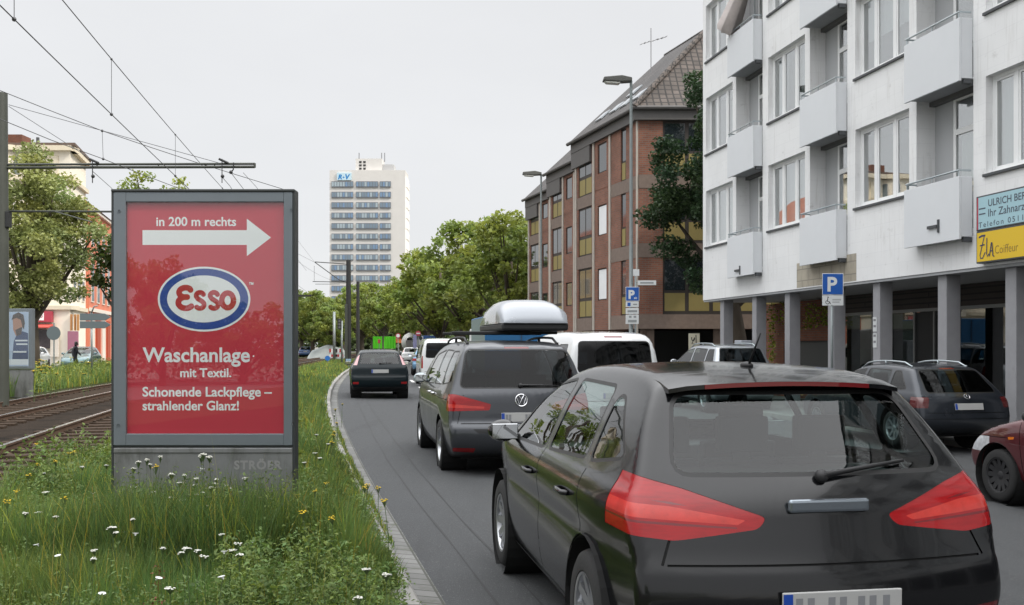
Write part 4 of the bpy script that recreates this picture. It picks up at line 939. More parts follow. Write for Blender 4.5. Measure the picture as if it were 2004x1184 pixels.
hg = MB(); hg.tube([P(457, 318, YM-.05), P(456.5, 332, YM-.05), P(452, 337, YM-.05)], .016, 6); hg.ball(P(452, 337, YM-.05), .05, 8)
hg.build('hook_insulator', mastblk, m1, b0, smooth=True, auto=40)
MB().box(-.21, -.12, -.1, .1, 4.6, 5.0).map(lambda p: (p[0]+b0.x+.36, p[1]+YM, p[2])).build('mast_box', mastblk, m1, b0, bevel=.01)
Y2m = 75.0; m2, b0, w2 = mast(682, 509, Y2m, 'dark tram mast with bracket arms beside the kerb ahead of the dark hatchback', 9.5, mat=mastblk)
mb = MB(); mb.tube([P(681, 517, Y2m), P(616, 512.5, Y2m)], .035, 6); mb.tube([P(680, 553, Y2m), P(664, 548, Y2m), P(616, 513, Y2m)], .035, 6); mb.tube([P(680, 552, Y2m), P(612, 551, Y2m)], .03, 6); mb.tube([P(665, 556, Y2m), P(617, 556, Y2m)], .02, 6); mb.tube([P(615, 520, Y2m), P(615, 550, Y2m)], .012, 5)
mb.build('bracket_arm', mastblk, m2, b0)
MB().box(b0.x-.22, b0.x-.02, Y2m-.4, Y2m-.22, P(0, 712, Y2m).z, P(0, 596, Y2m).z).build('cable_duct', mastm, m2, b0, bevel=.01)
m3, b0, w3 = mast(700.5, 551, 99.0, 'plain dark pole standing just beyond the bracketed tram mast', 6.5, mat=mastblk)
# tram signal by mast 2, slim grey post beyond, far gantry
sg = empty('tram_signal', (P(669, 0, 73).x, 73, 0), 'black tram signal on a grey post beside the dark bracketed mast', 'signal'); b0 = sg.location
MB().tube([(b0.x, 73, 0), (b0.x, 73, P(0, 628, 73).z)], .07, 8).build('post', galv, sg, b0, smooth=True)
hd = MB().box(b0.x-.28, b0.x-.02, 72.8, 73.05, P(0, 645, 73).z, P(0, 624, 73).z).build('signal_head', mastblk, sg, b0, bevel=.03)
mb = MB()
for y in (629, 635, 641): mb.lathe([(.085, 0), (.075, .02), (0, .025)], (b0.x-.15, 72.8, P(0, y, 73).z), (0, -1, 0), 12)
mb.build('signal_lens', pm('signal_lens', (.12, .12, .12), .2), hd, b0)
tag(MB().tube([(P(654, 0, 92).x, 92, 0), (P(654, 0, 92).x, 92, P(0, 610, 92).z)], .12, 8).build('slim_post', galv, smooth=True), 'slim grey post standing among the tracks before distant trees', 'post')
gn = empty('sign_gantry', P(590, 700, 120), 'dark flat sign board on a pole half hidden by the red poster board', 'sign'); b0 = gn.location
MB().box(P(560, 0, 120).x, P(609, 0, 120).x, 119.9, 120.1, P(0, 580.5, 120).z, P(0, 577, 120).z).build('board', mastblk, gn, b0); MB().tube([(P(578, 0, 120).x, 120, 0), P(578, 578, 120)], .1, 6).build('post', mastblk, gn, b0)
# --- overhead wires
def wire(mb, pts, r=.0085): mb.tube(pts, r, 6)
def tx_(Y, off): return float(K(Y))+off
ow = empty('overhead_line', (tx_(25, -4.0), 25, 5.5), 'overhead tram line above the near track with vertical droppers', 'overhead wire', 'overhead tram lines'); b0 = ow.location
def line1(Y): return Vector((-3.93-.1735*Y+.0003*Y*Y, Y, 5.5))
def mess1(Y): return line1(Y)+Vector((0, 0, .93+.0006*(Y-14)**2*.4))
mb = MB(); wire(mb, [line1(Y) for Y in np.arange(4, 160, 3.0)], .008); mb.build('contact_wire', thin, ow, b0)
mb = MB(); wire(mb, [mess1(Y) for Y in np.arange(4, 160, 3.0)], .008); mb.build('messenger_wire', thin, ow, b0)
mb = MB()
for Y in (11.9, 16.8, 22.9, 31, 40): mb.tube([line1(Y), mess1(Y)], .005, 5); mb.ball(line1(Y), .03, 6); mb.ball(mess1(Y), .022, 6)
mb.build('dropper', thin, ow, b0)
ow2 = empty('overhead_line', (tx_(25, -7.4), 25, 5.5), 'overhead tram line running low across the photo in front of the cream house', 'overhead wire', 'overhead tram lines'); b0 = ow2.location
pc = lambda px, py, Y: P(px, py, Y)
mb = MB(); wire(mb, [pc(-200, 96, 20), pc(0, 177, 22), pc(100, 217, 23), pc(200, 256, 24), pc(300, 290, 24.8), pc(388, 319, YM+.05), pc(560, 372, 29)], .009); mb.build('messenger_wire', thin, ow2, b0)
mb = MB(); wire(mb, [pc(-200, 150, 20), pc(0, 233, 22), pc(100, 274, 23), pc(202, 311, 24), pc(288, 345, 26), pc(420, 395, 30)], .009); mb.build('contact_wire', thin, ow2, b0)
mb = MB(); mb.tube([pc(200, 256, 24), pc(202, 311, 24)], .006, 5); mb.ball(pc(200, 256, 24), .035, 6); mb.ball(pc(202, 311, 24), .035, 6); mb.build('dropper', thin, ow2, b0)
ow3 = empty('overhead_line', P(190, 345, YM), 'short lengths of thin wire leading on from the bracket arms', 'overhead wire', 'overhead tram lines'); b0 = ow3.location
mb = MB(); wire(mb, [P(181, 335, YM), P(216, 366, 31), P(330, 480, 60)], .008); wire(mb, [P(436, 348, YM), P(450, 364, 29), P(560, 540, 75)], .008); wire(mb, [P(452, 338, YM), P(472, 364, 29), P(600, 530, 75)], .008); wire(mb, [P(476, 338, YM), P(500, 364, 29), P(615, 512, 75)], .006); wire(mb, [P(615, 513, 75), P(580, 495, 60), P(480, 440, 45)], .008)
mb.build('contact_wire', thin, ow3, b0)
# --- arrow shaped direction signs seen from behind, and a small lamp-like signal, beyond the tracks
Yd = 44.0; b = P(179, 0, Yd); b.z = .12
ds = empty('direction_sign', b, 'pair of grey arrow shaped direction signs seen from behind on one post', 'traffic sign'); b0 = b
MB().tube([(b.x, Yd+.05, .1), P(179, 611, Yd+.05)], .045, 8).build('post', galv, ds, b0, smooth=True); MB().tube([P(179, 612, Yd), P(184, 600, Yd), P(191, 598, Yd)], .03, 6).build('hook', galv, ds, b0, smooth=True)
for y in (613.5, 628.5):
    mb = MB().extrude([P(156, y, Yd), P(205, y, Yd), P(217, y+7, Yd), P(205, y+14, Yd), P(156, y+14, Yd)], (0, .03, 0)); mb.build('arrow_board', signback, ds, b0, bevel=.006)
rs = empty('round_sign', (P(105, 0, 40).x, 40, .1), 'dark round traffic sign seen from behind, among far verge weeds', 'traffic sign'); b0 = rs.location
MB().tube([(b0.x, 40.03, .1), (b0.x, 40.03, P(0, 632, 40).z)], .03, 8).build('post', galv, rs, b0); MB().lathe([(0, 0), (.28, 0), (.28, .015), (0, .015)], (b0.x, 40, P(0, 652, 40).z), (0, -1, 0), 20).build('sign_disc', signback, rs, b0)
# ------------------------------------------------------------------ vegetation
def np_mesh(name, V, Fq, tint, mat, parent=None, base=(0, 0, 0), smooth=False):
    """V (n,3); Fq list of (m,k) index arrays; tint (n,3)"""
    me = bpy.data.meshes.new(name); V = np.asarray(V)-np.asarray(base, float)
    me.vertices.add(len(V)); me.vertices.foreach_set('co', V.astype('f4').ravel())
    tot = np.concatenate([np.full(len(f), f.shape[1]) for f in Fq]); idx = np.concatenate([f.ravel() for f in Fq])
    me.loops.add(len(idx)); me.loops.foreach_set('vertex_index', idx.astype('i4'))
    me.polygons.add(len(tot)); me.polygons.foreach_set('loop_start', np.concatenate([[0], np.cumsum(tot)[:-1]]).astype('i4'))
    me.update(calc_edges=True)
    a = me.color_attributes.new('tint', 'FLOAT_COLOR', 'POINT'); a.data.foreach_set('color', np.hstack([tint, np.ones((len(V), 1))]).astype('f4').ravel())
    me.materials.append(mat)
    if smooth: me.polygons.foreach_set('use_smooth', [True]*len(me.polygons))
    me.validate()
    o = bpy.data.objects.new(name, me); COL.objects.link(o)
    if parent is not None: o.parent = parent
    return o
def leaf_quads(C, L, Wd, tint, rng, up=.35):
    n = len(C); nr = rng.normal(size=(n, 3)); nr[:, 2] = np.abs(nr[:, 2])+up; nr /= np.linalg.norm(nr, axis=1)[:, None]
    a = np.cross(nr, rng.normal(size=(n, 3))); a /= np.linalg.norm(a, axis=1)[:, None]; b = np.cross(nr, a)
    a *= L[:, None]/2; b *= Wd[:, None]/2; dn = nr*L[:, None]*.12
    V = np.stack([C-a-dn, C+b+dn*.3, C+a-dn, C-b+dn*.3], 1).reshape(-1, 3)
    return V, np.arange(4*n).reshape(n, 4), np.repeat(tint, 4, axis=0)
def crown_points(rng, clumps, per):
    C, T = [], []
    for c, r in clumps:
        n = max(8, int(per*(r/1.0)**2)); d = rng.normal(size=(n, 3)); d /= np.linalg.norm(d, axis=1)[:, None]
        p = np.array(c)+d*(rng.random(n)[:, None]**.45)*r*np.array([1, 1, .72]); C.append(p)
        v = rng.uniform(.78, 1.22); y = rng.uniform(-.06, .14); T.append(np.tile([v*(1+y), v, v*(1-y)], (n, 1)))
    C, T = np.vstack(C), np.vstack(T)
    T *= rng.uniform(.75, 1.25, (len(C), 1)); return C, T
def make_tree(name, loc, H, rad, trunk_h, leafmat, barkmat, seed, leaf=.22, per=170, nclump=70, squash=1.0, label=None, cat='tree', group=None, clr=(.5, 1.05), lean=0):
    rng = np.random.default_rng(seed); t = empty(name, loc, label, cat, group)
    cz = (trunk_h+H)/2; rz_ = (H-trunk_h)/2
    cl = []
    for i in range(nclump):
        d = rng.normal(size=3); d /= np.linalg.norm(d); q = rng.random()**.38
        p = np.array([d[0]*rad*q, d[1]*rad*q, cz+d[2]*rz_*q*squash])
        w = 1-.25*max(0, (p[2]-cz)/rz_)
        cl.append((p*np.array([w, w, 1])+np.array([lean*(p[2]/H), 0, 0]), rng.uniform(*clr)*(.8+.2*rad/4)))
    C, T = crown_points(rng, cl, per)
    n = len(C); L = rng.uniform(.7, 1.3, n)*leaf
    V, Q, TT = leaf_quads(C, L, L*rng.uniform(.55, .85, n), T, rng)
    np_mesh('crown', V, [Q], TT, leafmat, t)
    tb = MB(); r0 = .028*H+.04
    top = Vector((lean*.6, 0, cz+rz_*.35))
    tb.tube([(0, 0, -.05), (.02, .01, trunk_h*.5), (lean*.25-.03, .03, trunk_h), tuple(top)], [r0*1.25, r0, r0*.85, r0*.2], 9)
    for p, r in cl[:max(9, nclump//5)]:
        s = Vector((lean*.2, 0, trunk_h*rng.uniform(.75, 1.25))); e = Vector(p); m = s.lerp(e, .5)+Vector((0, 0, -.15*rad*.3))
        tb.tube([s, m, e], [r0*.42, r0*.26, r0*.06], 6, caps=False)
    tb.build('trunk', barkmat, t, smooth=True, recalc=False, uv=False)
    return t
bark = pm('tree_bark', (.075, .06, .045), .95, var=.3, vscale=8, bump=.5, bscale=14, stretch=(1, 1, .25))
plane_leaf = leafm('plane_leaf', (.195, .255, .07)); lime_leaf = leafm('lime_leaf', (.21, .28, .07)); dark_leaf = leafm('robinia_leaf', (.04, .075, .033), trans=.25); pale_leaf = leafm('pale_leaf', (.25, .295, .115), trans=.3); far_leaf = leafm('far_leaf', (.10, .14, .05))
# the street row behind the brick building and on down the road
tA = make_tree('plane_tree', (P(1000, 0, 66).x, 66, -.06), 11.0, 4.6, 2.9, plane_leaf, bark, 3, leaf=.34, per=150, nclump=95, label='broad leafy street tree just past the end of the brick building', group='street trees along the road')
tB = make_tree('plane_tree', (P(930, 0, 76).x, 76, -.06), 11.2, 4.9, 3.0, plane_leaf, bark, 4, leaf=.36, per=145, nclump=95, label='leafy street tree behind the thin pale pole, middle of the row', group='street trees along the road')
tC = make_tree('plane_tree', (P(862, 0, 84).x, 84, -.06), 11.0, 4.3, 2.7, lime_leaf, bark, 5, leaf=.36, per=145, nclump=80, label='lighter green street tree reaching out over the road beyond the white van', group='street trees along the road')
fam = family()
for px, Y, sc, rz, src, lab in ((1045, 80, 1.05, 1.0, tB, 'leafy tree behind the lamp at the brick building end'), (985, 96, 1.0, 2.0, tA, 'leafy tree filling in behind the second row lamp'), (905, 100, .95, .6, tA, 'leafy tree showing between two larger street crowns'),
                            (835, 112, .93, 4.0, tB, 'leafy tree above the blue backed lorry'), (790, 124, .97, 2.6, tC, 'leafy tree over the white mixer lorry'), (748, 140, .98, 5.2, tA, 'leafy tree over the bright green site fence'),
                            (708, 150, 1.0, 3.3, tB, 'leafy tree behind the plain dark pole'), (672, 168, .98, 1.4, tC, 'leafy tree at the foot of the office tower'), (640, 140, .78, .4, tA, 'low leafy tree behind the tram signal'),
                            (612, 128, .78, 2.2, tB, 'low leafy tree beside the poster board edge'), (590, 150, .95, 3.9, tC, 'leafy tree half hidden by the poster board'), (655, 120, .6, 4.4, tB, 'small leafy tree behind the slim grey post'),
                            (560, 135, .9, 5.5, tA, 'leafy tree behind the poster board, seen at its edge'), (730, 190, 1.1, .9, tC, 'distant leafy tree between the two dark poles'), (820, 170, 1.1, 1.9, tC, 'distant leafy tree behind the street row')):
    copy_tree(src, fam, None, (P(px, 0, Y).x, Y, -.06), rz, (sc, sc, sc), lab)
# dark tree between the two buildings
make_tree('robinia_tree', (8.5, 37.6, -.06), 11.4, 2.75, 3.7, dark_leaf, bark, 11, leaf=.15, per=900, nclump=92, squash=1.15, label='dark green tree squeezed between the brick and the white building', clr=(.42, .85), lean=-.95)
# sunlit tree on the far side of the tracks, chestnut branch beside the poster, tree top over it
make_tree('street_tree', (P(62, 0, 50).x, 50, .1), 11.2, 3.7, 2.9, pale_leaf, bark, 21, leaf=.19, per=480, nclump=100, label='sunlit pale green street tree before the cream corner house', clr=(.5, 1.0))
make_tree('chestnut_tree', (P(240, 0, 58).x, 58, .1), 9.0, 2.2, 4.0, leafm('chestnut_leaf', (.05, .075, .02)), bark, 22, leaf=.3, per=150, nclump=34, label='dark leafy tree mostly hidden behind the red poster board, before the red house', clr=(.5, .8))
make_tree('plane_tree', (P(312, 0, 62).x, 62,   .1), 13.4, 2.6, 5.0, lime_leaf, bark, 23, leaf=.24, per=200, nclump=44, label='tree whose bright top just shows above the red poster board', clr=(.5, .85))
# trees behind the camera: they show only in the poster's glass
for x, y, h in ((-16.5, -25, 6.4), (-13.6, -24, 5.6), (-11.0, -26, 3.9), (-8.2, -27, 3.2), (-21, -26, 7)):
    copy_tree(tA, fam, None, (x, y, -h*.18), x, (.42, .42, h/11*1.12), 'leafy tree standing behind the viewer, mirrored in the poster glass')
rngh = np.random.default_rng(77); n = 9000; C = np.stack([rngh.uniform(-26, 6, n), -28+rngh.normal(0, .35, n), rngh.uniform(.1, 2.6, n)+.3*np.sin(np.arange(n))], 1); L = rngh.uniform(.15, .3, n); v = rngh.uniform(.7, 1.2, n)
V, q, T = leaf_quads(C, L, L*.7, np.stack([v, v, v], 1), rngh); hg_ = empty('hedge', (-10, -28, 0), 'long clipped hedge added behind the viewer, mirrored dark in the poster glass', 'hedge'); np_mesh('leaves', V, [q], T, far_leaf, hg_, base=hg_.location)  # unseen hedge, added to darken the low part of the poster's reflection

# the far wood that closes the view under the crowns
rngw = np.random.default_rng(31); n = 26000; C = np.stack([rngw.uniform(-190, 70, n), 262+rngw.normal(0, 7, n), 0], 1) if False else np.stack([rngw.uniform(-190, 70, n), 262+rngw.normal(0, 7, n), 11*rngw.random(n)**.8], 1)
C[:, 2] *= .7+.5*np.sin(C[:, 0]*.21)**2; L = rngw.uniform(1.0, 2.2, n); v = rngw.uniform(.5, 1.2, n); V, q, T = leaf_quads(C, L, L*.8, np.stack([v, v, v], 1), rngw)
tag(np_mesh('far_woods', V, [q], T, far_leaf), kind='stuff')
# ---- grass and weeds
def blades(P0, h, w, rng, tint, bend=.45):
    n = len(P0); az = rng.uniform(0, 2*math.pi, n); d = np.stack([np.cos(az), np.sin(az), np.zeros(n)], 1); s = np.stack([-d[:, 1], d[:, 0], np.zeros(n)], 1)
    s2 = rng.uniform(0, 2*math.pi, n); s = np.stack([np.cos(s2), np.sin(s2), np.zeros(n)], 1)
    bd = rng.uniform(.1, 1, n)*bend; up = np.array([0, 0, 1.0]); V = []
    for t, ww in ((0, 1.0), (.4, .9), (.75, .6)):
        c = P0+d*(bd*t**2*h)[:, None]+up*((h*t*(1-.25*bd*t)))[:, None]
        V += [c-s*(w*ww/2)[:, None], c+s*(w*ww/2)[:, None]]
    V.append(P0+d*(bd*h)[:, None]+up*(h*(1-.25*bd))[:, None])
    V = np.stack(V, 1).reshape(-1, 3); b = np.arange(n)*7
    q = np.concatenate([np.stack([b, b+1, b+3, b+2], 1), np.stack([b+2, b+3, b+5, b+4], 1)]); t3 = np.stack([b+4, b+5, b+6], 1)
    return V, q, t3, np.repeat(tint, 7, axis=0)
def vnoise(x, y, s, seed=0):
    r = np.random.default_rng(seed); G = r.random((64, 64)); u, v = x/s+20, y/s+20; i, j = np.floor(u).astype(int), np.floor(v).astype(int); a, b = u-i, v-j
    a, b = a*a*(3-2*a), b*b*(3-2*b); g = lambda m, n: G[m % 64, n % 64]
    return (g(i, j)*(1-a)+g(i+1, j)*a)*(1-b)+(g(i, j+1)*(1-a)+g(i+1, j+1)*a)*b
def offboard(X, Y): return ~((X > bx(217)-.02) & (X < bx(583)+.02) & (Y > 7.28) & (Y < 7.6))
def gtint(rng, n, x, y, dry=.10, seed=1):
    v = .45+.6*vnoise(x, y, .5, seed)+.45*vnoise(x, y, .17, seed+2)+rng.uniform(-.25, .3, n); yl = .22*vnoise(x, y, .9, seed+5)+rng.uniform(-.08, .1, n)-.13
    T = np.stack([v*(1+yl*1.4), v, v*(1-yl)*.95], 1)
    k = rng.random(n) < dry; T[k] = np.stack([rng.uniform(2.2, 3.6, k.sum()), rng.uniform(1.5, 2.3, k.sum()), rng.uniform(1.0, 1.6, k.sum())], 1)
    return T
grassm = leafm('meadow_grass', (.122, .186, .054), trans=.3, rough=.6)
rng = np.random.default_rng(5)
VV, QQ, T3, TT = [], [], [], []; off = 0
def push(V, q, t3, T):
    global off
    VV.append(V); TT.append(T); QQ.append(q+off)
    if t3 is not None: T3.append(t3+off)
    off += len(V)
def hmul(x, y):
    m = .55+.9*vnoise(x, y, .8, 3)
    return m
for n, y0, y1, o0, o1, hh, ww, dr in ((80000, 4.2, 6.6, -3.05, -.22, .24, .0052, .07), (46000, 6.0, 8.6, -3.15, -.10, .44, .006, .10), (40000, 8.2, 15, -3.0, -.10, .36, .010, .14), (30000, 15, 34, -2.9, -.10, .34, .018, .16), (16000, 34, 90, -2.9, -.10, .3, .04, .2),
                                    (16000, 13, 24, -14, -9.35, .4, .014, .2), (52000, 24, 62, -14.1, -9.35, .50, .024, .2), (9000, 62, 120, -14, -9.4, .45, .05, .2), (5000, 6, 40, -3.25, -2.85, .3, .012, .3), (700, 4.4, 9.5, -3.0, -.3, .56, .0026, .85), (9000, 7.5, 18, -.35, .04, .20, .007, .25)):
    y = y0+(y1-y0)*rng.random(n)**1.15; o = rng.uniform(o0, o1, n); x = K(y)+o
    k = offboard(x, y) & ((vnoise(x, y, .28, 9) > .16) | (y > 15)); x, y, o = x[k], y[k], o[k]; n = len(x)
    edge = np.clip((-.05-o)/.35, .35, 1) if o1 > -1 else np.ones(n)
    h = hh*hmul(x, y)*rng.uniform(.45, 1.25, n)*edge
    V, q, t3, T = blades(np.stack([x, y, np.full(n, .09)], 1), h, ww*rng.uniform(.6, 1.4, n), rng, gtint(rng, n, x, y, dr)); push(V, q, t3, T)
# broad leaved weeds: small leaves up a short stem
def weeds(n, y0, y1, o0, o1, hh, leaf, per, sel=.0, seed=0, bright=1.0, yellowish=0.0):
    y = y0+(y1-y0)*rng.random(n)**1.2; o = rng.uniform(o0, o1, n); x = K(y)+o; k = offboard(x, y) & (vnoise(x, y, .6, 30+seed) > sel); x, y, o = x[k], y[k], o[k]; n = len(x)
    h = hh*rng.uniform(.5, 1.2, n)*np.clip((-.0-o)/.5, .4, 1)
    t = rng.random((n, per)); r = (.035+.1*(1-t))*hh/.35*rng.random((n, per)); a = rng.uniform(0, 6.283, (n, per))
    C = np.stack([x[:, None]+r*np.cos(a), y[:, None]+r*np.sin(a), .1+t*h[:, None]], 2).reshape(-1, 3)
    m = n*per; L = leaf*rng.uniform(.5, 1.4, m); v = bright*np.repeat(rng.uniform(.75, 1.25, n), per)*rng.uniform(.8, 1.2, m); yl = np.repeat(rng.uniform(-.1, .2, n), per)+yellowish
    V, q, T = leaf_quads(C, L, L*rng.uniform(.25, .6, m), np.stack([v*(1+yl), v, v*(1-yl)], 1), rng, .5); push(V, q, None, T)
weeds(3000, 4.3, 8.2, -3.05, -.15, .30, .022, 36, .25, 0, .95)
weeds(900, 4.8, 9.0, -1.15, -.1, .40, .030, 46, .25, 1, 1.15)
weeds(420, 6.2, 7.27, -2.6, -.6, .56, .024, 60, .0, 2, 1.0)
weeds(420, 8.5, 18, -2.2, -.1, .42, .06, 26, .3, 3, 1.2, .05)
weeds(900, 26, 62, -14, -9.5, .75, .11, 26, .35, 4, 1.25, .12)
weeds(170, 8.2, 11, -3.3, -2.5, .55, .05, 34, .1, 5, .95)
gr = np_mesh('meadow_grass', np.vstack(VV), [np.vstack(QQ), np.vstack(T3)], np.vstack(TT), grassm); tag(gr, kind='stuff')
# a patch of reddish dock seed heads and dry stems
VV, QQ, T3, TT = [], [], [], []; off = 0
for px, py in ((300, 1085), (315, 1095), (330, 1105), (345, 1120), (372, 1135), (308, 1030), (425, 1150), (478, 1112)):
    c = P(px, py, .97*F/(py-HZ)); n = 45; t = rng.random(n)
    C = np.array([c.x, c.y, .3])+np.stack([rng.normal(0, .02, n), rng.normal(0, .02, n), t*.14], 1); L = rng.uniform(.008, .015, n); v = rng.uniform(.7, 1.3, n)
    V, q, T = leaf_quads(C, L, L*.8, np.stack([v, v, v], 1), rng, .3); push(V, q, None, T)
    V, q, t3, T = blades(np.array([[c.x, c.y, .1]]), np.array([.33]), np.array([.005]), rng, np.ones((1, 3)), .05); push(V, q, t3, T)
ds_ = np_mesh('dock_seed_heads', np.vstack(VV), [np.vstack(QQ), np.vstack(T3)], np.vstack(TT), leafm('dock_brown', (.17, .055, .03), trans=.1)); tag(ds_, 'reddish brown dock seed heads in the grass below the poster board', 'weeds', None, 'stuff')
# flowering plants, one thing each
stemm = pm('flower_stem', (.07, .11, .035), .7); yarrow_w = pm('yarrow_white', (.64, .64, .57), .7); bind_w = pm('bindweed_white', (.70, .71, .69), .6); tansy_y = pm('tansy_yellow', (.66, .46, .02), .7)
def flower(name, seed, mat, kind):
    r = np.random.default_rng(seed); t = empty(name, (0, 0, 0))
    st = MB(); fl = MB(); h = 1.0
    st.tube([(0, 0, 0), (.02, .01, .5), (.0, .0, .93)], [.003, .0026, .002], 5)
    if kind == 'umbel':
        for i in range(19):
            a, q = r.uniform(0, 6.28), .026*math.sqrt(r.random()); e = (q*math.cos(a), q*math.sin(a), 1+r.uniform(-.010, .006)-q*.3)
            st.tube([(0, 0, .93), e], .002, 3); fl.ball((e[0], e[1], e[2]), (.0066, .0066, .005), 7)
    elif kind == 'cup': fl.lathe([(.003, .97), (.006, .985), (.019, 1.0), (.018, 1.002), (.004, .985)], (0, 0, 0), (.2, -.5, 1), 10)
    else:
        for i in range(10):
            a, q = r.uniform(0, 6.28), .022*math.sqrt(r.random()); e = (q*math.cos(a), q*math.sin(a), 1+r.uniform(-.03, .01)); st.tube([(0, 0, .9), e], .0022, 3); fl.ball(e, (.006, .006, .0055), 7)
    s = st.build('stem', stemm, t, recalc=False, uv=False); f_ = fl.build('flower_head', mat, t, smooth=True, recalc=False, uv=False)
    C = np.stack([r.normal(0, .02, 16), r.normal(0, .02, 16), r.uniform(.1, .75, 16)], 1); L = r.uniform(.03, .07, 16); v = r.uniform(.8, 1.2, 16)
    V, q, T = leaf_quads(C, L, L*.3, np.stack([v, v, v], 1), r, .3); np_mesh('leaves', V, [q], T, grassm, t)
    return t
YARROW = [(281, 898), (275, 903), (255, 916), (403, 889), (395, 888), (412, 891), (341, 926), (367, 927), (393, 934), (423, 935), (483, 934), (415, 944), (419, 951), (439, 949), (345, 944), (377, 948), (379, 968), (395, 962), (297, 960), (411, 972), (531, 976), (352, 976), (300, 892), (300, 908), (270, 950), (440, 955), (330, 973), (48, 1003), (80, 1002), (112, 1008), (271, 1014), (230, 1031), (220, 1040), (369, 1073), (385, 1075), (451, 1075), (467, 1060), (461, 1083), (441, 1043), (391, 1087), (361, 1081), (192, 1075), (176, 1093), (319, 1071), (719, 1111), (753, 1123), (711, 1166), (96, 962), (80, 925), (160, 912), (200, 910), (619, 886), (629, 896), (331, 1147), (395, 988), (600, 905), (640, 868), (620, 850), (655, 812)]
CUPS = [(150, 954), (170, 974), (230, 1050), (240, 1058), (138, 1067), (110, 1099), (127, 1089), (120, 1101), (259, 1040), (485, 1075), (435, 1101), (530, 1169), (24, 1175), (30, 1180), (300, 1040), (585, 1130), (640, 1145), (96, 872), (265, 905), (200, 905)]
TANSY = [(591, 968), (615, 959), (637, 945), (719, 947), (739, 953), (757, 978), (707, 952), (309, 911), (132, 886), (138, 883), (116, 900), (68, 868), (72, 906), (56, 928), (36, 960), (12, 978), (128, 974), (663, 826), (655, 844), (647, 864), (650, 850), (660, 800), (668, 790), (600, 1000), (655, 1010)]
# far verge tansy
for name, lst, mat, kind, lab, grp, hd in (('yarrow_plant', YARROW, yarrow_w, 'umbel', 'white yarrow in flower among the verge grass', 'white yarrow plants in the grass', .47), ('bindweed_flower', CUPS, bind_w, 'cup', 'small white cup flower among the verge grass', 'small white flowers in the grass', .41), ('tansy_plant', TANSY, tansy_y, 'tansy', 'yellow flowering weed in the verge grass', 'yellow flowering weeds', .48)):
    protos = [flower(name, s, mat, kind) for s in range(3)]; fam = family(); used = set()
    for i, (px, py) in enumerate(lst):
        h = hd*random.uniform(.9, 1.15); Y = (EYE-.1-h)*F/(py-HZ)
        if 205 < px < 600 and Y > 7.15 and py > 880: Y = random.uniform(6.6, 7.15)
        x = P(px, 0, Y).x
        o_k = x-float(K(Y))
        if o_k < -3.1: Y = Y; 
        z = P(0, py, Y).z; h = max(.15, z-.1)
        k = i % 3; o = protos[k]
        if k in used: o = copy_tree(o, fam)
        used.add(k); o.location = (x, Y, .1); o.scale = (1.0, 1.0, h) if kind != 'umbel' else (random.uniform(.5, 1.0), random.uniform(.5, 1.0), h); o.rotation_euler = (random.uniform(-.06, .06), random.uniform(-.06, .06), random.uniform(0, 6))
        tag(o, lab, 'flower', grp)
protos = [flower('goldenrod_plant', s+7, tansy_y, 'tansy') for s in range(2)]; fam = family()
for i in range(26):
    Y = random.uniform(26, 46); px = random.choice((random.uniform(66, 100), random.uniform(66, 215))); x = P(px, 0, Y).x
    o = protos[i] if i < 2 else copy_tree(protos[i % 2], fam); o.location = (x, Y, .12); o.scale = (3, 3, random.uniform(.6, 1.0)); o.rotation_euler = (0, 0, random.uniform(0, 6)); tag(o, 'tall yellow flowering weed on the far verge beyond the tracks', 'flower', 'yellow weeds on the far verge')
# bush and ivy in the arcade
VV, QQ, T3, TT = [], [], [], []; off = 0
iv = empty('ivy', aw(1.0, 2.2, -.1), 'ivy and leaves climbing the brick wall behind the arcade columns', 'ivy')
for u, y, z0, z1, n, s in ((.55, 2.25, .0, 3.0, 260, .16), (3.2, 2.25, 2.1, 2.9, 120, .3), (4.2, 2.2, 2.2, 2.75, 90, .18), (1.6, 2.25, 2.3, 3.0, 90, .3)):
    C = np.array([tuple(aw(u+random.gauss(0, s), y-abs(random.gauss(0, .07)), random.uniform(z0, z1))) for _ in range(n)]); L = rng.uniform(.06, .13, n); v = rng.uniform(.6, 1.6, n)
    V, q, T = leaf_quads(C, L, L*.8, np.stack([v*1.1, v, v*.7], 1), rng, .2); push(V, q, None, T)
np_mesh('leaves', np.vstack(VV), [np.vstack(QQ)], np.vstack(TT), lime_leaf, iv, base=iv.location)
iv.rotation_euler = (0, 0, 0)
# ------------------------------------------------------------------ vehicles
def chaikin(pts, n=2, closed=True):
    p = np.array(pts, float)
    for _ in range(n):
        if closed: q = np.roll(p, -1, 0); p = np.stack([.75*p+.25*q, .25*p+.75*q], 1).reshape(-1, 2)
        else: q = np.stack([.75*p[:-1]+.25*p[1:], .25*p[:-1]+.75*p[1:]], 1).reshape(-1, 2); p = np.vstack([p[:1], q, p[-1:]])
    return p
def polysdf(P_, poly):
    d2 = np.full(len(P_), 1e9); ins = np.zeros(len(P_), bool); A = poly; B = np.roll(poly, -1, 0)
    for a, b in zip(A, B):
        e = b-a; w = P_-a; t = np.clip((w@e)/(e@e+1e-12), 0, 1); r = w-t[:, None]*e; d2 = np.minimum(d2, (r*r).sum(1))
        c = (a[1] > P_[:, 1]) != (b[1] > P_[:, 1])
        if c.any(): xi = a[0]+(P_[:, 1]-a[1])*(b[0]-a[0])/(b[1]-a[1] if abs(b[1]-a[1]) > 1e-9 else 1e-9); ins ^= c & (P_[:, 0] < xi)
    return np.sqrt(d2)*np.where(ins, -1, 1)
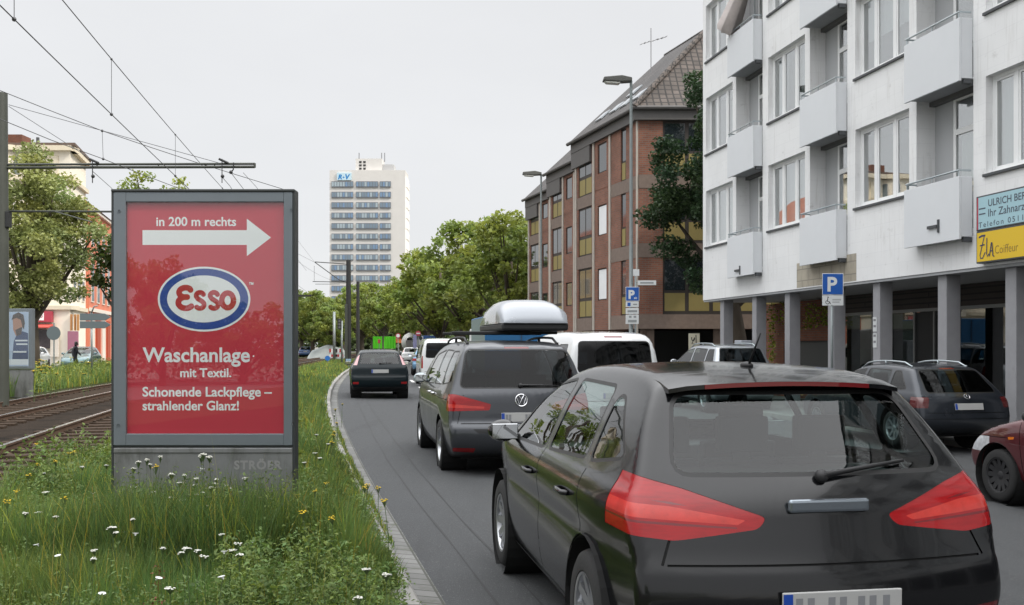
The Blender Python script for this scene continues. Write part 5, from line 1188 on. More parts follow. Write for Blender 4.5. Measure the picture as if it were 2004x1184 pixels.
class Body:
    def __init__(s, sp):
        s.sp = sp; s.prof = chaikin(sp['prof'], 2); s.sec = chaikin(sp['sec'], 2, False); s.L = sp['L']
    def f(s, p):
        sp = s.sp; x, y, z = np.abs(p[:, 0]), p[:, 1], p[:, 2]
        wr = np.clip((1.3-y)/1.3, 0, 1); wr = wr*wr*(3-2*wr); wf = np.clip((y-s.L+1.5)/1.5, 0, 1); wf = wf*wf*(3-2*wf)
        y2 = y-sp.get('kr', .16)*x*x*wr+sp.get('kf', .3)*x*x*wf; z2 = z+sp.get('crown', .07)*x*x*np.clip((z-.7)/.5, 0, 1)
        fs = polysdf(np.stack([y2, z2], 1), s.prof)
        Wd = np.interp(z, s.sec[:, 0], s.sec[:, 1])*(1-sp.get('tr', .05)*wr*wr-sp.get('tf', .12)*wf*wf)
        fx = (x-Wd)*.93; k = sp.get('k', .06); h = np.maximum(k-np.abs(fs-fx), 0)/k
        return np.maximum(fs, fx)+h*h*k*.25
    def normal(s, p, e=.012):
        g = np.stack([s.f(p+d)-s.f(p-d) for d in (np.array([e, 0, 0]), np.array([0, e, 0]), np.array([0, 0, e]))], 1)
        return g/np.maximum(np.linalg.norm(g, axis=1)[:, None], 1e-9)
    def cast(s, o, d, tmax=4.0):
        o, d = np.atleast_2d(np.array(o, float)), np.atleast_2d(np.array(d, float)); t = np.zeros(len(o)); act = np.arange(len(o))
        for _ in range(60):
            v = s.f(o[act]+d[act]*t[act, None]); t[act] += np.clip(-v, -.2, .5)*.9; act = act[np.abs(v) > 5e-5]
            if not len(act): break
        return o+d*t[:, None]
    def surf(s, x, z, front=False):                          # point of the tail (or nose) at x, z
        o = np.array([[x, s.L-.9 if front else .9, z]]); return s.cast(o, [[0, 1 if front else -1, 0]])[0]
    def side(s, y, z, sgn): return s.cast([[0, y, z]], [[sgn, 0, 0]])[0]
    def grid(s, nm, nc, nt):
        sp = s.sp; a = sp.get('cap', .75); z0 = sp.get('spine', .62); O, D = [], []
        th = np.linspace(0, 2*math.pi, nt, endpoint=False)
        ph = np.linspace(math.pi/2, 0, nc, endpoint=False)
        rows = [(a, -p) for p in ph]+[(y, 0) for y in np.linspace(a, s.L-a, nm)]+[(s.L-a, p) for p in ph[::-1]]
        for y, p in rows:
            for t in th: O.append((0, y, z0)); D.append((math.sin(t)*math.cos(p), math.sin(p), math.cos(t)*math.cos(p)))
        V = s.cast(np.array(O), np.array(D)); k = len(rows)
        Fq = [(i*nt+(j+1) % nt, (i+1)*nt+(j+1) % nt, (i+1)*nt+j, i*nt+j) for i in range(k-1) for j in range(nt)]
        return V, Fq
def rpoly(pts, r=.04, n=4):                                   # convex polygon with rounded corners
    pts = [np.array(p, float) for p in pts]; out = []; m = len(pts)
    for i in range(m):
        a, b, c = pts[i-1], pts[i], pts[(i+1) % m]; d1, d2 = (a-b), (c-b); l1, l2 = np.linalg.norm(d1), np.linalg.norm(d2); q = min(r, l1*.45, l2*.45)
        p0, p1 = b+d1/l1*q, b+d2/l2*q
        for j in range(n+1): t = j/n; out.append((1-t)**2*p0+2*t*(1-t)*b+t*t*p1)
    return out
def grow(pts, d):                                             # push a convex outline in or out
    pts = [np.array(p, float) for p in pts]; ar = sum(a[0]*b[1]-a[1]*b[0] for a, b in zip(pts, pts[1:]+pts[:1])); sgn = 1 if ar > 0 else -1; out = []
    for i in range(len(pts)):
        a, b, c = pts[i-1], pts[i], pts[(i+1) % len(pts)]
        n1 = np.array([(b-a)[1], -(b-a)[0]]); n2 = np.array([(c-b)[1], -(c-b)[0]]); n1 = n1/(np.linalg.norm(n1)+1e-9); n2 = n2/(np.linalg.norm(n2)+1e-9); m = (n1+n2); m = m/max(.3, (m@m)/2)
        out.append(b+sgn*m*d)
    return out
AX = {'side': (1, 2), 'end': (0, 2), 'top': (0, 1)}
def cut(bm, tl, poly, view, ok, tagv, planes=()):
    """cut a convex outline into the body skin along a view axis; the faces inside get tagv"""
    i, j = AX[view]; pts = [np.array(p, float) for p in poly]
    ar = sum(a[0]*b[1]-a[1]*b[0] for a, b in zip(pts, pts[1:]+pts[:1]))
    if ar < 0: pts = pts[::-1]
    lo, hi = np.min(pts, 0), np.max(pts, 0); fs = []
    for f in bm.faces:
        w = f.verts[0].co
        if w[i] < lo[0]-.3 or w[i] > hi[0]+.3 or w[j] < lo[1]-.3 or w[j] > hi[1]+.3: continue
        c = f.calc_center_median()
        if not ok(c, f.normal): continue
        vs = [v.co for v in f.verts]
        if max(v[i] for v in vs) < lo[0] or min(v[i] for v in vs) > hi[0] or max(v[j] for v in vs) < lo[1] or min(v[j] for v in vs) > hi[1]: continue
        fs.append(f)
    pl = []
    for a, b in zip(pts, pts[1:]+pts[:1]):
        if np.linalg.norm(b-a) < 1e-6: continue
        co = [0, 0, 0]; no = [0, 0, 0]; co[i], co[j] = a; no[i], no[j] = (b-a)[1], -(b-a)[0]; pl.append((Vector(co), Vector(no).normalized()))
    pl += [(Vector(c), Vector(n)) for c, n in planes]
    for co, no in pl:
        if not fs: return
        g = set(fs)
        for f in fs: g.update(f.edges); g.update(f.verts)
        res = bmesh.ops.bisect_plane(bm, geom=list(g), dist=1e-6, plane_co=co, plane_no=no)
        fs = [f for f in res['geom'] if isinstance(f, bmesh.types.BMFace) and f.is_valid and (f.calc_center_median()-co).dot(no) < 0]
    for f in fs: f[tl] = tagv
rubber = pm('window_rubber', (.012, .012, .012), .5); blackpl = pm('black_plastic', (.018, .018, .019), .55, var=.1, vscale=20); gapm = pm('panel_gap', (.004, .004, .004), .8)
tyrem = pm('tyre_rubber', (.018, .018, .018), .85, var=.2, vscale=12, bump=.2, bscale=60); rimm = pm('wheel_silver', (.45, .46, .48), .3, metal=.85); rimd = pm('wheel_steel_black', (.03, .03, .032), .5, metal=.3)
redlens = pm('tail_lens_red', (.30, .006, .008), .12, coat=.35, spec=.4, var=.25, vscale=9, stretch=(1, 1, 7)); redlens2 = pm('tail_lens_bright', (.50, .03, .02), .15, coat=.4, var=.2, vscale=14); darkred = pm('brake_strip_red', (.15, .005, .008), .2, coat=.6)
clearlens = pm('lens_clear', (.55, .56, .58), .1, coat=1, var=.3, vscale=14); pinklens = pm('tail_lens_pink', (.62, .32, .33), .15, coat=1); orangel = pm('indicator_orange', (.6, .16, .02), .2, coat=.5)
plate_w = pm('number_plate_white', (.42, .42, .41), .4); plate_b = pm('number_plate_blue', (.01, .06, .35), .4); platefade = pm('plate_faded', (.22, .225, .235), .5)
seatm = pm('seat_cloth', (.03, .031, .034), .9); cabinm = pm('cabin_trim', (.028, .028, .03), .8)
carglass = glass('car_glass', (.66, .77, .75), 1.5, .0, base=.045); tinted = glass('tinted_car_glass', (.08, .09, .10), 1.3, .0, base=.018); midglass = glass('mid_car_glass', (.34, .40, .40), 1.5, .0, base=.05)
def paint(name, col, metal=.0, rough=.32, coat=1.0, var=.02):
    return pm(name, col, rough, metal=metal, coat=coat, var=var, vscale=1.5)
def wheel(root, c, sgn, r, w, base, rim, spokes=7, name='wheel'):
    wr = empty(name, Vector(c)-Vector(base)); wr.parent = root
    prof = [(r*.62, -w*.5), (r*.86, -w*.52), (r*.96, -w*.44), (r, -w*.3), (r, w*.3), (r*.96, w*.44), (r*.86, w*.52), (r*.68, w*.5), (r*.64, w*.40)]
    tb = MB().lathe([(q, h) for q, h in prof], (0, 0, 0), (sgn, 0, 0), 40); tb.build('tyre', tyrem, wr, smooth=True, auto=50, recalc=False, uv=False)
    rb = MB().lathe([(r*.66, w*.44), (r*.66, w*.49), (r*.62, w*.47), (r*.58, w*.30), (r*.58, -w*.3)], (0, 0, 0), (sgn, 0, 0), 40)
    for i in range(spokes):
        a = 2*math.pi*i/spokes; d = np.array([0, math.cos(a), math.sin(a)]); t = np.array([0, -math.sin(a), math.cos(a)]); X = np.array([sgn, 0, 0])
        i0, i1 = d*r*.12+X*w*.30, d*r*.62+X*w*.44
        rb.add([i0-t*.03, i0+t*.03, i1+t*.024, i1-t*.024, i0-t*.03-X*.03, i0+t*.03-X*.03, i1+t*.024-X*.03, i1-t*.024-X*.03], [(0, 1, 2, 3), (0, 3, 7, 4), (1, 5, 6, 2), (4, 7, 6, 5)])
    rb.lathe([(0, w*.36), (r*.10, w*.36), (r*.17, w*.31), (r*.18, w*.2)], (0, 0, 0), (sgn, 0, 0), 20); rb.lathe([(r*.58, -w*.05), (0, -w*.05)], (0, 0, 0), (sgn, 0, 0), 24)
    rb.build('rim', rim, wr, smooth=True, auto=35, recalc=False, uv=False)
    return wr
def make_car(name, sp, rear, head, label, cat='car', group=None, zg=0.0):
    """rear = (x, y) of the tail's middle on the ground, head = (dx, dy) heading"""
    B = Body(sp); L = sp['L']; hd = Vector((head[0], head[1])).normalized(); rz = math.atan2(-hd.x, hd.y)
    root = empty(name, (rear[0]+hd.x*L/2, rear[1]+hd.y*L/2, zg), label, cat, group, rz); base = np.array([0, L/2, 0])
    q = sp.get('res', 1.0); V, Fq = B.grid(int(70*q), int(30*q), int(112*q)//2*2)
    bm = bmesh.new(); vs = [bm.verts.new(v) for v in V]
    for f in Fq:
        try: bm.faces.new([vs[i] for i in f])
        except ValueError: pass
    bmesh.ops.remove_doubles(bm, verts=bm.verts, dist=2e-4); bm.normal_update(); tl = bm.faces.layers.int.new('tag')
    sideok = lambda s: (lambda c, n: c.x*s > .25 and abs(n.x) > .25)
    tags = {}
    def reg(nm, mat, push=0.0, body=False):
        tags[len(tags)+2] = (nm, mat, push, body); return len(tags)+1
    GAP = reg('gap', gapm, -.006, True); RUB = reg('rubber', rubber, 0, True); LOW = reg('lower_trim', blackpl, 0, False)
    rearok = lambda c, n: c.y < sp.get('reary', .95) and n.y < -.12
    frontok = lambda c, n: c.y > L-sp.get('fronty', 2.2) and n.y > .12
    for (y0, z0, y1, z1, view, w) in sp.get('gaps', []):
        d = np.array([y1-y0, z1-z0]); n = np.array([-d[1], d[0]])/np.linalg.norm(d)*w/2; pl = [np.array([y0, z0])+n, np.array([y1, z1])+n, np.array([y1, z1])-n, np.array([y0, z0])-n]
        if view == 'side':
            for s in (-1, 1): cut(bm, tl, pl, 'side', sideok(s), GAP)
        else: cut(bm, tl, pl, 'end', rearok, GAP)
    if 'low' in sp: cut(bm, tl, sp['low'], 'end', lambda c, n: c.y < .7, LOW)
    if 'sill' in sp:
        for s in (-1, 1): cut(bm, tl, sp['sill'], 'side', sideok(s), LOW)
    for nm, poly, view, mat, where in sp.get('patches', []):     # lamps and windows cut out of the skin
        t = None
        okf = {'rear': rearok, 'front': frontok}.get(where)
        planes = []
        for s in ((-1, 1) if where in ('sides', 'rearpair', 'frontpair') else (1,)):
            pp = [np.array(p, float) for p in poly]
            if where in ('rearpair', 'frontpair'): pp = [np.array([p[0]*s, p[1]]) for p in pp]
            if where == 'sides': okf = sideok(s)
            if where == 'rearpair': okf = (lambda s: lambda c, n: c.x*s > 0 and c.y < sp.get('lampwrap', .42)+.15 and (n.y < -.05 or abs(n.x) > .5))(s); planes = [((0, sp.get('lampwrap', .42), 0), (0, 1, 0))]
            if where == 'frontpair': okf = (lambda s: lambda c, n: c.x*s > 0 and c.y > L-.75 and (n.y > .05 or abs(n.x) > .5))(s); planes = [((0, L-.62, 0), (0, -1, 0))]
            is_win = 'window' in nm or nm == 'windscreen'
            if is_win: cut(bm, tl, grow(pp, .018), view, okf, RUB)
            t = reg(nm, mat, -.004 if is_win else -.002); cut(bm, tl, pp, view, okf, t, planes)
    arch = sp['wheels']; r = arch['r']; WELL = reg('hole', None)
    for yw in (arch['rear'], arch['front']):
        c = ring_pts(yw, r+.012, r+.055, r+.055, 28)
        for s in (-1, 1):
            cut(bm, tl, grow(c, .02), 'side', (lambda s: lambda cc, n: cc.x*s > .48)(s), GAP if sp.get('archgap') else 0)
            cut(bm, tl, c, 'side', (lambda s: lambda cc, n: cc.x*s > .48)(s), WELL)
    # split by tag into parts, with normals straight from the shape
    groups = {}
    for f in bm.faces: groups.setdefault(f[tl], []).append(f)
    pmat = sp['paint']
    def emit(nm, fl, mats, mi, par, push):
        ids = {}; co = []; polys = []
        for f, k in fl:
            row = []
            for v in f.verts:
                key = (v.index, k if push.get(k, 0) else 0)
                if key not in ids: ids[key] = len(co); co.append((v.co.x, v.co.y, v.co.z, push.get(k, 0)))
                row.append(ids[key])
            polys.append(row)
        co = np.array(co); N = B.normal(co[:, :3]); Pn = co[:, :3]+N*co[:, 3:]
        me = bpy.data.meshes.new(nm); me.from_pydata((Pn-base).tolist(), [], polys)
        for m in mats: me.materials.append(m)
        me.polygons.foreach_set('material_index', [mi[k] for f, k in fl]); me.polygons.foreach_set('use_smooth', [True]*len(polys))
        me.update(); me.normals_split_custom_set_from_vertices([tuple(n) for n in N])
        o = bpy.data.objects.new(nm, me); COL.objects.link(o); o.parent = par; return o
    bm.verts.index_update()
    bodyf = [(f, 0) for f in groups.get(0, [])]+[(f, GAP) for f in groups.get(GAP, [])]+[(f, RUB) for f in groups.get(RUB, [])]
    body = emit('body', bodyf, [pmat, gapm, rubber], {0: 0, GAP: 1, RUB: 2}, root, {GAP: -.008})
    for t, (nm, mat, push, isb) in tags.items():
        if isb or mat is None or t not in groups: continue
        emit(nm, [(f, t) for f in groups[t]], [mat], {t: 0}, root, {t: push})
    bm.free()
    # wheels, wells, floor
    tr = arch.get('x', .76)
    ub = MB().box(-.72, .72, .35, L-.4, .20, .26)
    for yw in (arch['rear'], arch['front']):
        for s in (-1, 1):
            ub.lathe([(r+.07, -.16), (r+.065, .17)], (s*(tr-.06), yw, r+.01), (s, 0, 0), 28); ub.lathe([(r+.07, -.16), (0, -.16)], (s*(tr-.06), yw, r+.01), (s, 0, 0), 20)
    ub.build('underbody', pm('underbody_black', (.008, .008, .008), .9), root, base, recalc=False, uv=False)
    for yw in (arch['rear'], arch['front']):
        for s in (-1, 1): wheel(root, (s*(tr), yw, r), s, r, arch.get('w', .205), base, arch.get('rim', rimm), arch.get('spokes', 7))
    # cabin: seats, shelf, dash
    cb = sp.get('cabin')
    if cb:
        sb = MB()
        for y in cb['rows']:
            for x in ((-.37, .37) if y > cb['rows'][0] or len(cb['rows']) < 2 else (-.42, .0, .42)):
                w = .23 if len(cb['rows']) > 1 and y > cb['rows'][0] else .2
                sb.extrude([(x-w, y, .5), (x-w, y+.12, .5), (x-w, y-.02, 1.02), (x-w, y-.12, 1.02)], (2*w, 0, 0)); sb.box(x-w, x+w, y, y+.48, .38, .52)
                sb.box(x-.13, x+.13, y-.16, y-.07, 1.06, 1.24); sb.box(x-.05, x+.05, y-.12, y-.09, 1.0, 1.07)
        sb.build('seat', seatm, root, base, bevel=.03)
        db = MB().box(-.70, .70, cb['dash'], cb['dash']+.55, .55, .92)
        if 'shelf' in cb: db.box(-.62, .62, cb['shelf'][0], cb['shelf'][1], cb['shelf'][2]-.02, cb['shelf'][2])
        db.build('dashboard', cabinm, root, base, bevel=.03)
        cu_ = Vector((.0, cb['dash']-.12, .95)); MB().tube([(-.37+.18*math.cos(a), cu_.y+.05*math.sin(a), .93+.17*math.sin(a)) for a in np.linspace(0, 2*math.pi, 22)], .014, 6).build('steering_wheel', cabinm, root, base, smooth=True)
    # mirrors, handles
    if sp.get('mirror'):
        my, mz = sp['mirror']
        for s in (-1, 1):
            sd = B.side(my, mz, s); c = Vector((sd[0]+s*.11, my, mz+.03))
            m = MB().ball(c, (.105, .075, .075), 16).tube([(sd[0]-s*.03, my+.02, mz-.02), (c.x, c.y+.01, c.z-.03)], .022, 8).build('wing_mirror', sp.get('mirror_mat', pmat), root, base, smooth=True)
            MB().extrude([(c.x-.085, c.y-.072, c.z-.05), (c.x+.085, c.y-.072, c.z-.05), (c.x+.085, c.y-.072, c.z+.05), (c.x-.085, c.y-.072, c.z+.05)], (0, -.006, 0)).build('mirror_glass', pm('mirror_silver', (.8, .82, .84), .03, metal=1), m, base, bevel=.004)
    for (y, z) in sp.get('handles', []):
        for s in (-1, 1):
            sd = B.side(y, z, s); a = B.side(y+.1, z, s); b = B.side(y-.1, z, s)
            MB().tube([Vector(b)+Vector((s*.002, 0, 0)), Vector(b)+Vector((s*.03, .03, 0)), Vector(a)+Vector((s*.03, -.03, 0)), Vector(a)+Vector((s*.002, 0, 0))], .014, 8).build('door_handle', sp.get('handle_mat', pmat), root, base, smooth=True)
    # number plate on the tail
    if 'plate' in sp:
        z, w, h = sp['plate']; p = Vector(B.surf(0, z)); n = Vector(B.normal(np.array([p]))[0]); n.x = 0; n.normalize(); up = Vector((0, -n.z, n.y)); up = up if up.z > 0 else -up
        c = p+n*.012; pl = MB().obox(c, (1, 0, 0), n, up, w, .014, h).build('number_plate', plate_w, root, base, bevel=.004)
        MB().obox(c+n*.0075+Vector((-w/2+.022, 0, 0)), (1, 0, 0), n, up, .04, .001, h*.9).build('plate_band', plate_b, pl, base)
        if sp.get('plate_marks'):
            mb = MB()
            for x in sp['plate_marks']: mb.obox(c+n*.0078+Vector((x, 0, 0)), (1, 0, 0), n, up, .030, .001, h*.6)
            mb.each('plate_mark', platefade, pl, base)
    if 'badge' in sp:
        z, rr, kind = sp['badge']; p = Vector(B.surf(0, z)); n = Vector(B.normal(np.array([p]))[0]); n.x = 0; n.normalize(); up = Vector((0, -n.z, n.y)); up = up if up.z > 0 else -up; c = p+n*.008
        Q = lambda a, b: c+Vector((a, 0, 0))+up*b
        mb = MB().tube([Q(rr*math.cos(t), rr*math.sin(t)) for t in np.linspace(0, 2*math.pi, 30)], rr*.11, 6, caps=False)
        if kind == 'letters':
            for seg in ([(-.45, .80), (0, .12), (.45, .80)], [(-.78, .42), (-.38, -.72), (0, .02), (.38, -.72), (.78, .42)]): mb.tube([Q(a*rr, b*rr) for a, b in seg], rr*.11, 6)
        else:
            for a in (90, 210, 330): mb.tube([Q(0, 0), Q(rr*math.cos(R(a)), rr*math.sin(R(a)))], [rr*.14, rr*.05], 6)
        mb.build('badge', chrome, root, base, smooth=True, auto=40)
    if 'wiper' in sp:
        x0, z0, x1, z1 = sp['wiper']; a, b = Vector(B.surf(x0, z0)), Vector(B.surf(x1, z1)); o = Vector((0, -.03, .01))
        MB().tube([a+o*.4, a+o, (a+b)/2+o*1.2, b+o*.6], [.02, .014, .010, .007], 6).ball(a+o*.5, .03, 10).build('rear_wiper', blackpl, root, base, smooth=True)
    if 'rails' in sp:
        x, y0, y1, zc = sp['rails']
        for s in (-1, 1):
            top = [B.cast([[s*x, y, .9]], [[0, 0, 1]])[0] for y in np.linspace(y0, y1, 9)]
            pts = [Vector(p)+Vector((0, 0, zc*min(1, 3.2*math.sin(math.pi*i/8)))) for i, p in enumerate(top)]
            mb = MB().tube(pts, .016, 8)
            for i in (0, 4, 8): mb.tube([Vector(top[i])-Vector((0, 0, .01)), pts[i] if i == 4 else Vector(top[i])+Vector((0, 0, .02))], .02, 6)
            mb.build('roof_rail', sp.get('rail_mat', blackpl), root, base, smooth=True)
    return root, B, base

SEC = [(.15, .74), (.22, .80), (.34, .855), (.55, .885), (.75, .89), (.88, .875), (.96, .845), (1.02, .81), (1.25, .70), (1.42, .60), (1.6, .5)]
def scale_sec(w, belt=0.0, tum=1.0): return [(z+(belt if z > .8 else 0), x*w if z < .97 else (x*w if tum == 1 else .845*w-(.845*w-x*w)*tum)) for z, x in SEC]

# 1 --- the dark hatchback that fills the near right of the photo
near_paint = pm('black_paint', (.005, .0052, .006), .16, spec=.44, coat=.25)
sp1 = dict(L=4.2, res=1.75, paint=near_paint, kr=.17, kf=.34, crown=.075, tr=.07, tf=.16, k=.05, reary=1.05, lampwrap=.50,
    prof=[(.16, .30), (.05, .40), (.0, .52), (.015, .64), (.05, .72), (.085, .82), (.125, .94), (.185, 1.04), (.28, 1.15), (.52, 1.40), (.62, 1.46), (.95, 1.50), (1.6, 1.515), (2.1, 1.49), (2.45, 1.40), (3.1, 1.06), (3.3, 1.0), (3.85, .87), (4.08, .74), (4.2, .56), (4.2, .38), (4.1, .24), (3.8, .19), (.4, .19)],
    sec=[(.15, .74), (.24, .83), (.36, .868), (.52, .885), (.66, .88), (.70, .873), (.80, .892), (.90, .892), (.97, .86), (1.01, .825), (1.25, .71), (1.42, .60), (1.6, .5)],
    gaps=[(1.02, .28, 1.02, .52, 'side', .011), (1.02, .52, .90, .75, 'side', .011), (.90, .75, .96, 1.0, 'side', .011), (1.93, .28, 1.93, 1.02, 'side', .011), (2.98, .30, 3.05, .98, 'side', .011), (1.02, .285, 2.98, .285, 'side', .011),
          (-.70, .70, .70, .70, 'end', .009), (-.72, .70, -.60, 1.0, 'end', .011), (.72, .70, .60, 1.0, 'end', .011)],
    low=[(-.95, .15), (.95, .15), (.95, .40), (-.95, .40)], sill=[(.9, .15), (3.1, .15), (3.1, .26), (.9, .26)],
    patches=[('rear_window', rpoly([(-.62, 1.06), (.62, 1.06), (.53, 1.375), (-.53, 1.375)], .07), 'end', carglass, 'rear'),
             ('tail_lamp', rpoly([(.97, 1.06), (.80, 1.055), (.60, 1.0), (.27, .885), (.31, .84), (.66, .795), (.97, .83)], .03), 'end', redlens, 'rearpair'),
             ('tail_lamp_band', rpoly([(.97, .955), (.66, .93), (.36, .875), (.40, .855), (.66, .875), (.97, .895)], .01), 'end', redlens2, 'rearpair'),
             ('tail_lamp_line', rpoly([(.97, .975), (.66, .948), (.45, .90), (.45, .895), (.66, .938), (.97, .965)], .002), 'end', darkred, 'rearpair'), ('tail_lamp_line', rpoly([(.97, .885), (.66, .865), (.40, .848), (.40, .842), (.66, .855), (.97, .875)], .002), 'end', darkred, 'rearpair'),
             ('reflector', rpoly([(.80, .50), (.50, .475), (.50, .44), (.80, .455)], .015), 'end', darkred, 'rearpair'),
             ('quarter_window', rpoly([(.55, 1.10), (.88, 1.055), (.97, 1.05), (1.03, 1.34), (.92, 1.345)], .05), 'side', carglass, 'sides'),
             ('rear_door_window', rpoly([(1.06, 1.05), (1.87, 1.015), (1.90, 1.395), (1.16, 1.385)], .05), 'side', carglass, 'sides'),
             ('front_door_window', rpoly([(1.98, 1.01), (2.95, .99), (2.50, 1.34), (2.02, 1.395)], .05), 'side', carglass, 'sides'),
             ('windscreen', rpoly([(-.66, 1.07), (.66, 1.07), (.54, 1.40), (-.54, 1.40)], .06), 'end', carglass, 'front'),
             ('headlamp', rpoly([(.90, .80), (.90, .62), (.50, .66), (.52, .76)], .03), 'end', clearlens, 'frontpair')],
    wheels=dict(rear=.82, front=3.36, r=.315, x=.775, w=.21, rim=rimm, spokes=10), cabin=dict(rows=(1.15, 2.05), dash=2.75, shelf=(.35, .95, 1.0)), mirror=(2.82, 1.0), handles=[(1.2, .86), (2.15, .85)],
    plate=(.545, .52, .115), plate_marks=[-.19, -.14, -.05, 0, .08, .13, .19], wiper=(0, 1.04, .42, 1.09))
n1, B1, base1 = make_car('dark_hatchback', sp1, (1.345, 4.06), (-.17, 1), 'large black hatchback nearest the viewer, its rear cut off by the photo edge', 'car', 'cars in the queue')
pz = Vector(B1.surf(0, 1.43))
mb = MB(); ed = []
for x in np.linspace(-.56, .56, 15):
    s_ = Vector(B1.cast([[x, .75, .9]], [[0, 0, 1]])[0]); ed.append((x, s_.z))
v = []
for x, z in ed:
    k = .05*(x/.56)**2
    v += [(x*1.0, .80, z+.004), (x, .60+k, z-.012), (x, .475+k, z-.04), (x, .475+k, z-.060), (x, .56+k, z-.058)]
mb.add(v, [(i*5+j, i*5+j+1, i*5+j+6, i*5+j+5) for i in range(14) for j in range(4)]+[(0, 1, 2, 3, 4), tuple(70+j for j in (4, 3, 2, 1, 0))])
spo = mb.build('roof_spoiler', near_paint, n1, base1, smooth=True, auto=40)
mb = MB(); v = []
for x, z in ed[2:-2]: k = .05*(x/.56)**2; v += [(x, .470+k, z-.040), (x, .470+k, z-.060)]
mb.add(v, [(2*i, 2*i+1, 2*i+3, 2*i+2) for i in range(len(v)//2-1)]); mb.build('brake_light', darkred, spo, base1, recalc=False)
hz = .93; p = Vector(B1.surf(0, hz)); MB().obox(p+Vector((0, -.012, 0)), (1, 0, 0), (0, 1, 0), (0, 0, 1), .36, .03, .055).build('tailgate_handle', pm('dark_chrome', (.32, .36, .40), .18, metal=.9), n1, base1, bevel=.012)
MB().tube([tuple(B1.cast([[0, .95, .9]], [[0, 0, 1]])[0]), (0, .80, 1.66)], [.008, .004], 6).ball((0, .97, 1.50), (.03, .05, .02), 10).build('aerial', blackpl, n1, base1, smooth=True)
p = Vector(B1.surf(.52, .30)); MB().lathe([(.03, 0), (.032, -.1), (.028, -.1), (.026, .0)], p+Vector((0, .06, -.02)), (0, 1, 0), 14).build('exhaust_pipe', chrome, n1, base1, smooth=True)

# 2 --- grey people carrier with the roof box
mpv_paint = paint('grey_metallic', (.052, .056, .064), .5, .33, coat=.6)
sp2 = dict(L=4.85, res=1.25, paint=mpv_paint, kr=.13, kf=.28, crown=.06, tr=.05, k=.05, reary=.8, lampwrap=.36,
    prof=[(.16, .26), (.05, .34), (.0, .48), (.01, .62), (.075, .68), (.085, .80), (.105, 1.0), (.16, 1.12), (.36, 1.56), (.46, 1.66), (.9, 1.705), (2.0, 1.72), (2.8, 1.67), (3.15, 1.58), (3.95, 1.13), (4.1, 1.08), (4.6, .92), (4.8, .72), (4.85, .5), (4.8, .26), (4.5, .19), (.5, .19)],
    sec=[(.15, .80), (.24, .88), (.40, .93), (.62, .948), (.85, .95), (.98, .935), (1.06, .905), (1.12, .88), (1.4, .79), (1.6, .69), (1.8, .55)],
    gaps=[(1.0, .26, 1.0, .6, 'side', .01), (1.95, .26, 1.95, 1.08, 'side', .01), (3.05, .28, 3.1, 1.08, 'side', .01), (1.0, .26, 3.05, .26, 'side', .01), (.2, .95, 1.95, .95, 'side', .008), (-.76, .665, .76, .665, 'end', .01), (-.8, .665, -.72, 1.02, 'end', .008), (.8, .665, .72, 1.02, 'end', .008)],
    low=[(-1, .1), (1, .1), (1, .27), (-1, .27)],
    patches=[('rear_window', rpoly([(-.75, 1.115), (.75, 1.115), (.65, 1.575), (-.65, 1.575)], .06), 'end', tinted, 'rear'),
             ('tail_lamp', rpoly([(.99, 1.03), (.82, 1.03), (.38, .905), (.40, .83), (.99, .815)], .02), 'end', redlens, 'rearpair'), ('tail_lamp_band', rpoly([(.99, .915), (.46, .875), (.47, .85), (.99, .865)], .01), 'end', redlens2, 'rearpair'),
             ('reflector', rpoly([(.86, .365), (.58, .36), (.60, .30), (.86, .315)], .015), 'end', redlens, 'rearpair'),
             ('quarter_window', rpoly([(.45, 1.18), (1.12, 1.13), (1.15, 1.55), (.68, 1.555)], .04), 'side', midglass, 'sides'), ('rear_door_window', rpoly([(1.2, 1.13), (1.98, 1.11), (2.0, 1.57), (1.22, 1.56)], .04), 'side', midglass, 'sides'), ('front_door_window', rpoly([(2.08, 1.11), (3.35, 1.08), (2.85, 1.5), (2.1, 1.57)], .04), 'side', midglass, 'sides'),
             ('windscreen', rpoly([(-.72, 1.16), (.72, 1.16), (.6, 1.56), (-.6, 1.56)], .06), 'end', midglass, 'front'), ('headlamp', rpoly([(.95, .86), (.95, .70), (.5, .72), (.52, .80)], .02), 'end', clearlens, 'frontpair'),
             ('brake_light', rpoly([(-.16, 1.625), (.16, 1.625), (.16, 1.60), (-.16, 1.60)], .006), 'end', darkred, 'rear'), ('load_sill', rpoly([(-.62, .60), (.62, .60), (.55, .545), (-.55, .545)], .02), 'end', blackpl, 'rear')],
    wheels=dict(rear=.98, front=3.88, r=.335, x=.83, w=.22, rim=rimm, spokes=5), cabin=dict(rows=(1.3, 2.3), dash=3.3), mirror=(3.1, 1.12), mirror_mat=pm('mirror_pale_blue', (.30, .38, .42), .3, coat=1), handles=[(1.75, .98), (2.2, .98)], handle_mat=chrome,
    plate=(.74, .52, .115), plate_marks=[-.19, -.15, .06, .10, .14, .19], badge=(.95, .075, 'letters'), wiper=(.0, 1.13, .5, 1.12), rails=(.60, .7, 3.0, .06), rail_mat=blackpl)
n2, B2, base2 = make_car('people_carrier', sp2, (.135, 12.4), (-.185, 1), 'dark grey people carrier with a silver roof box, in the near lane', 'car', 'cars in the queue', -.04)
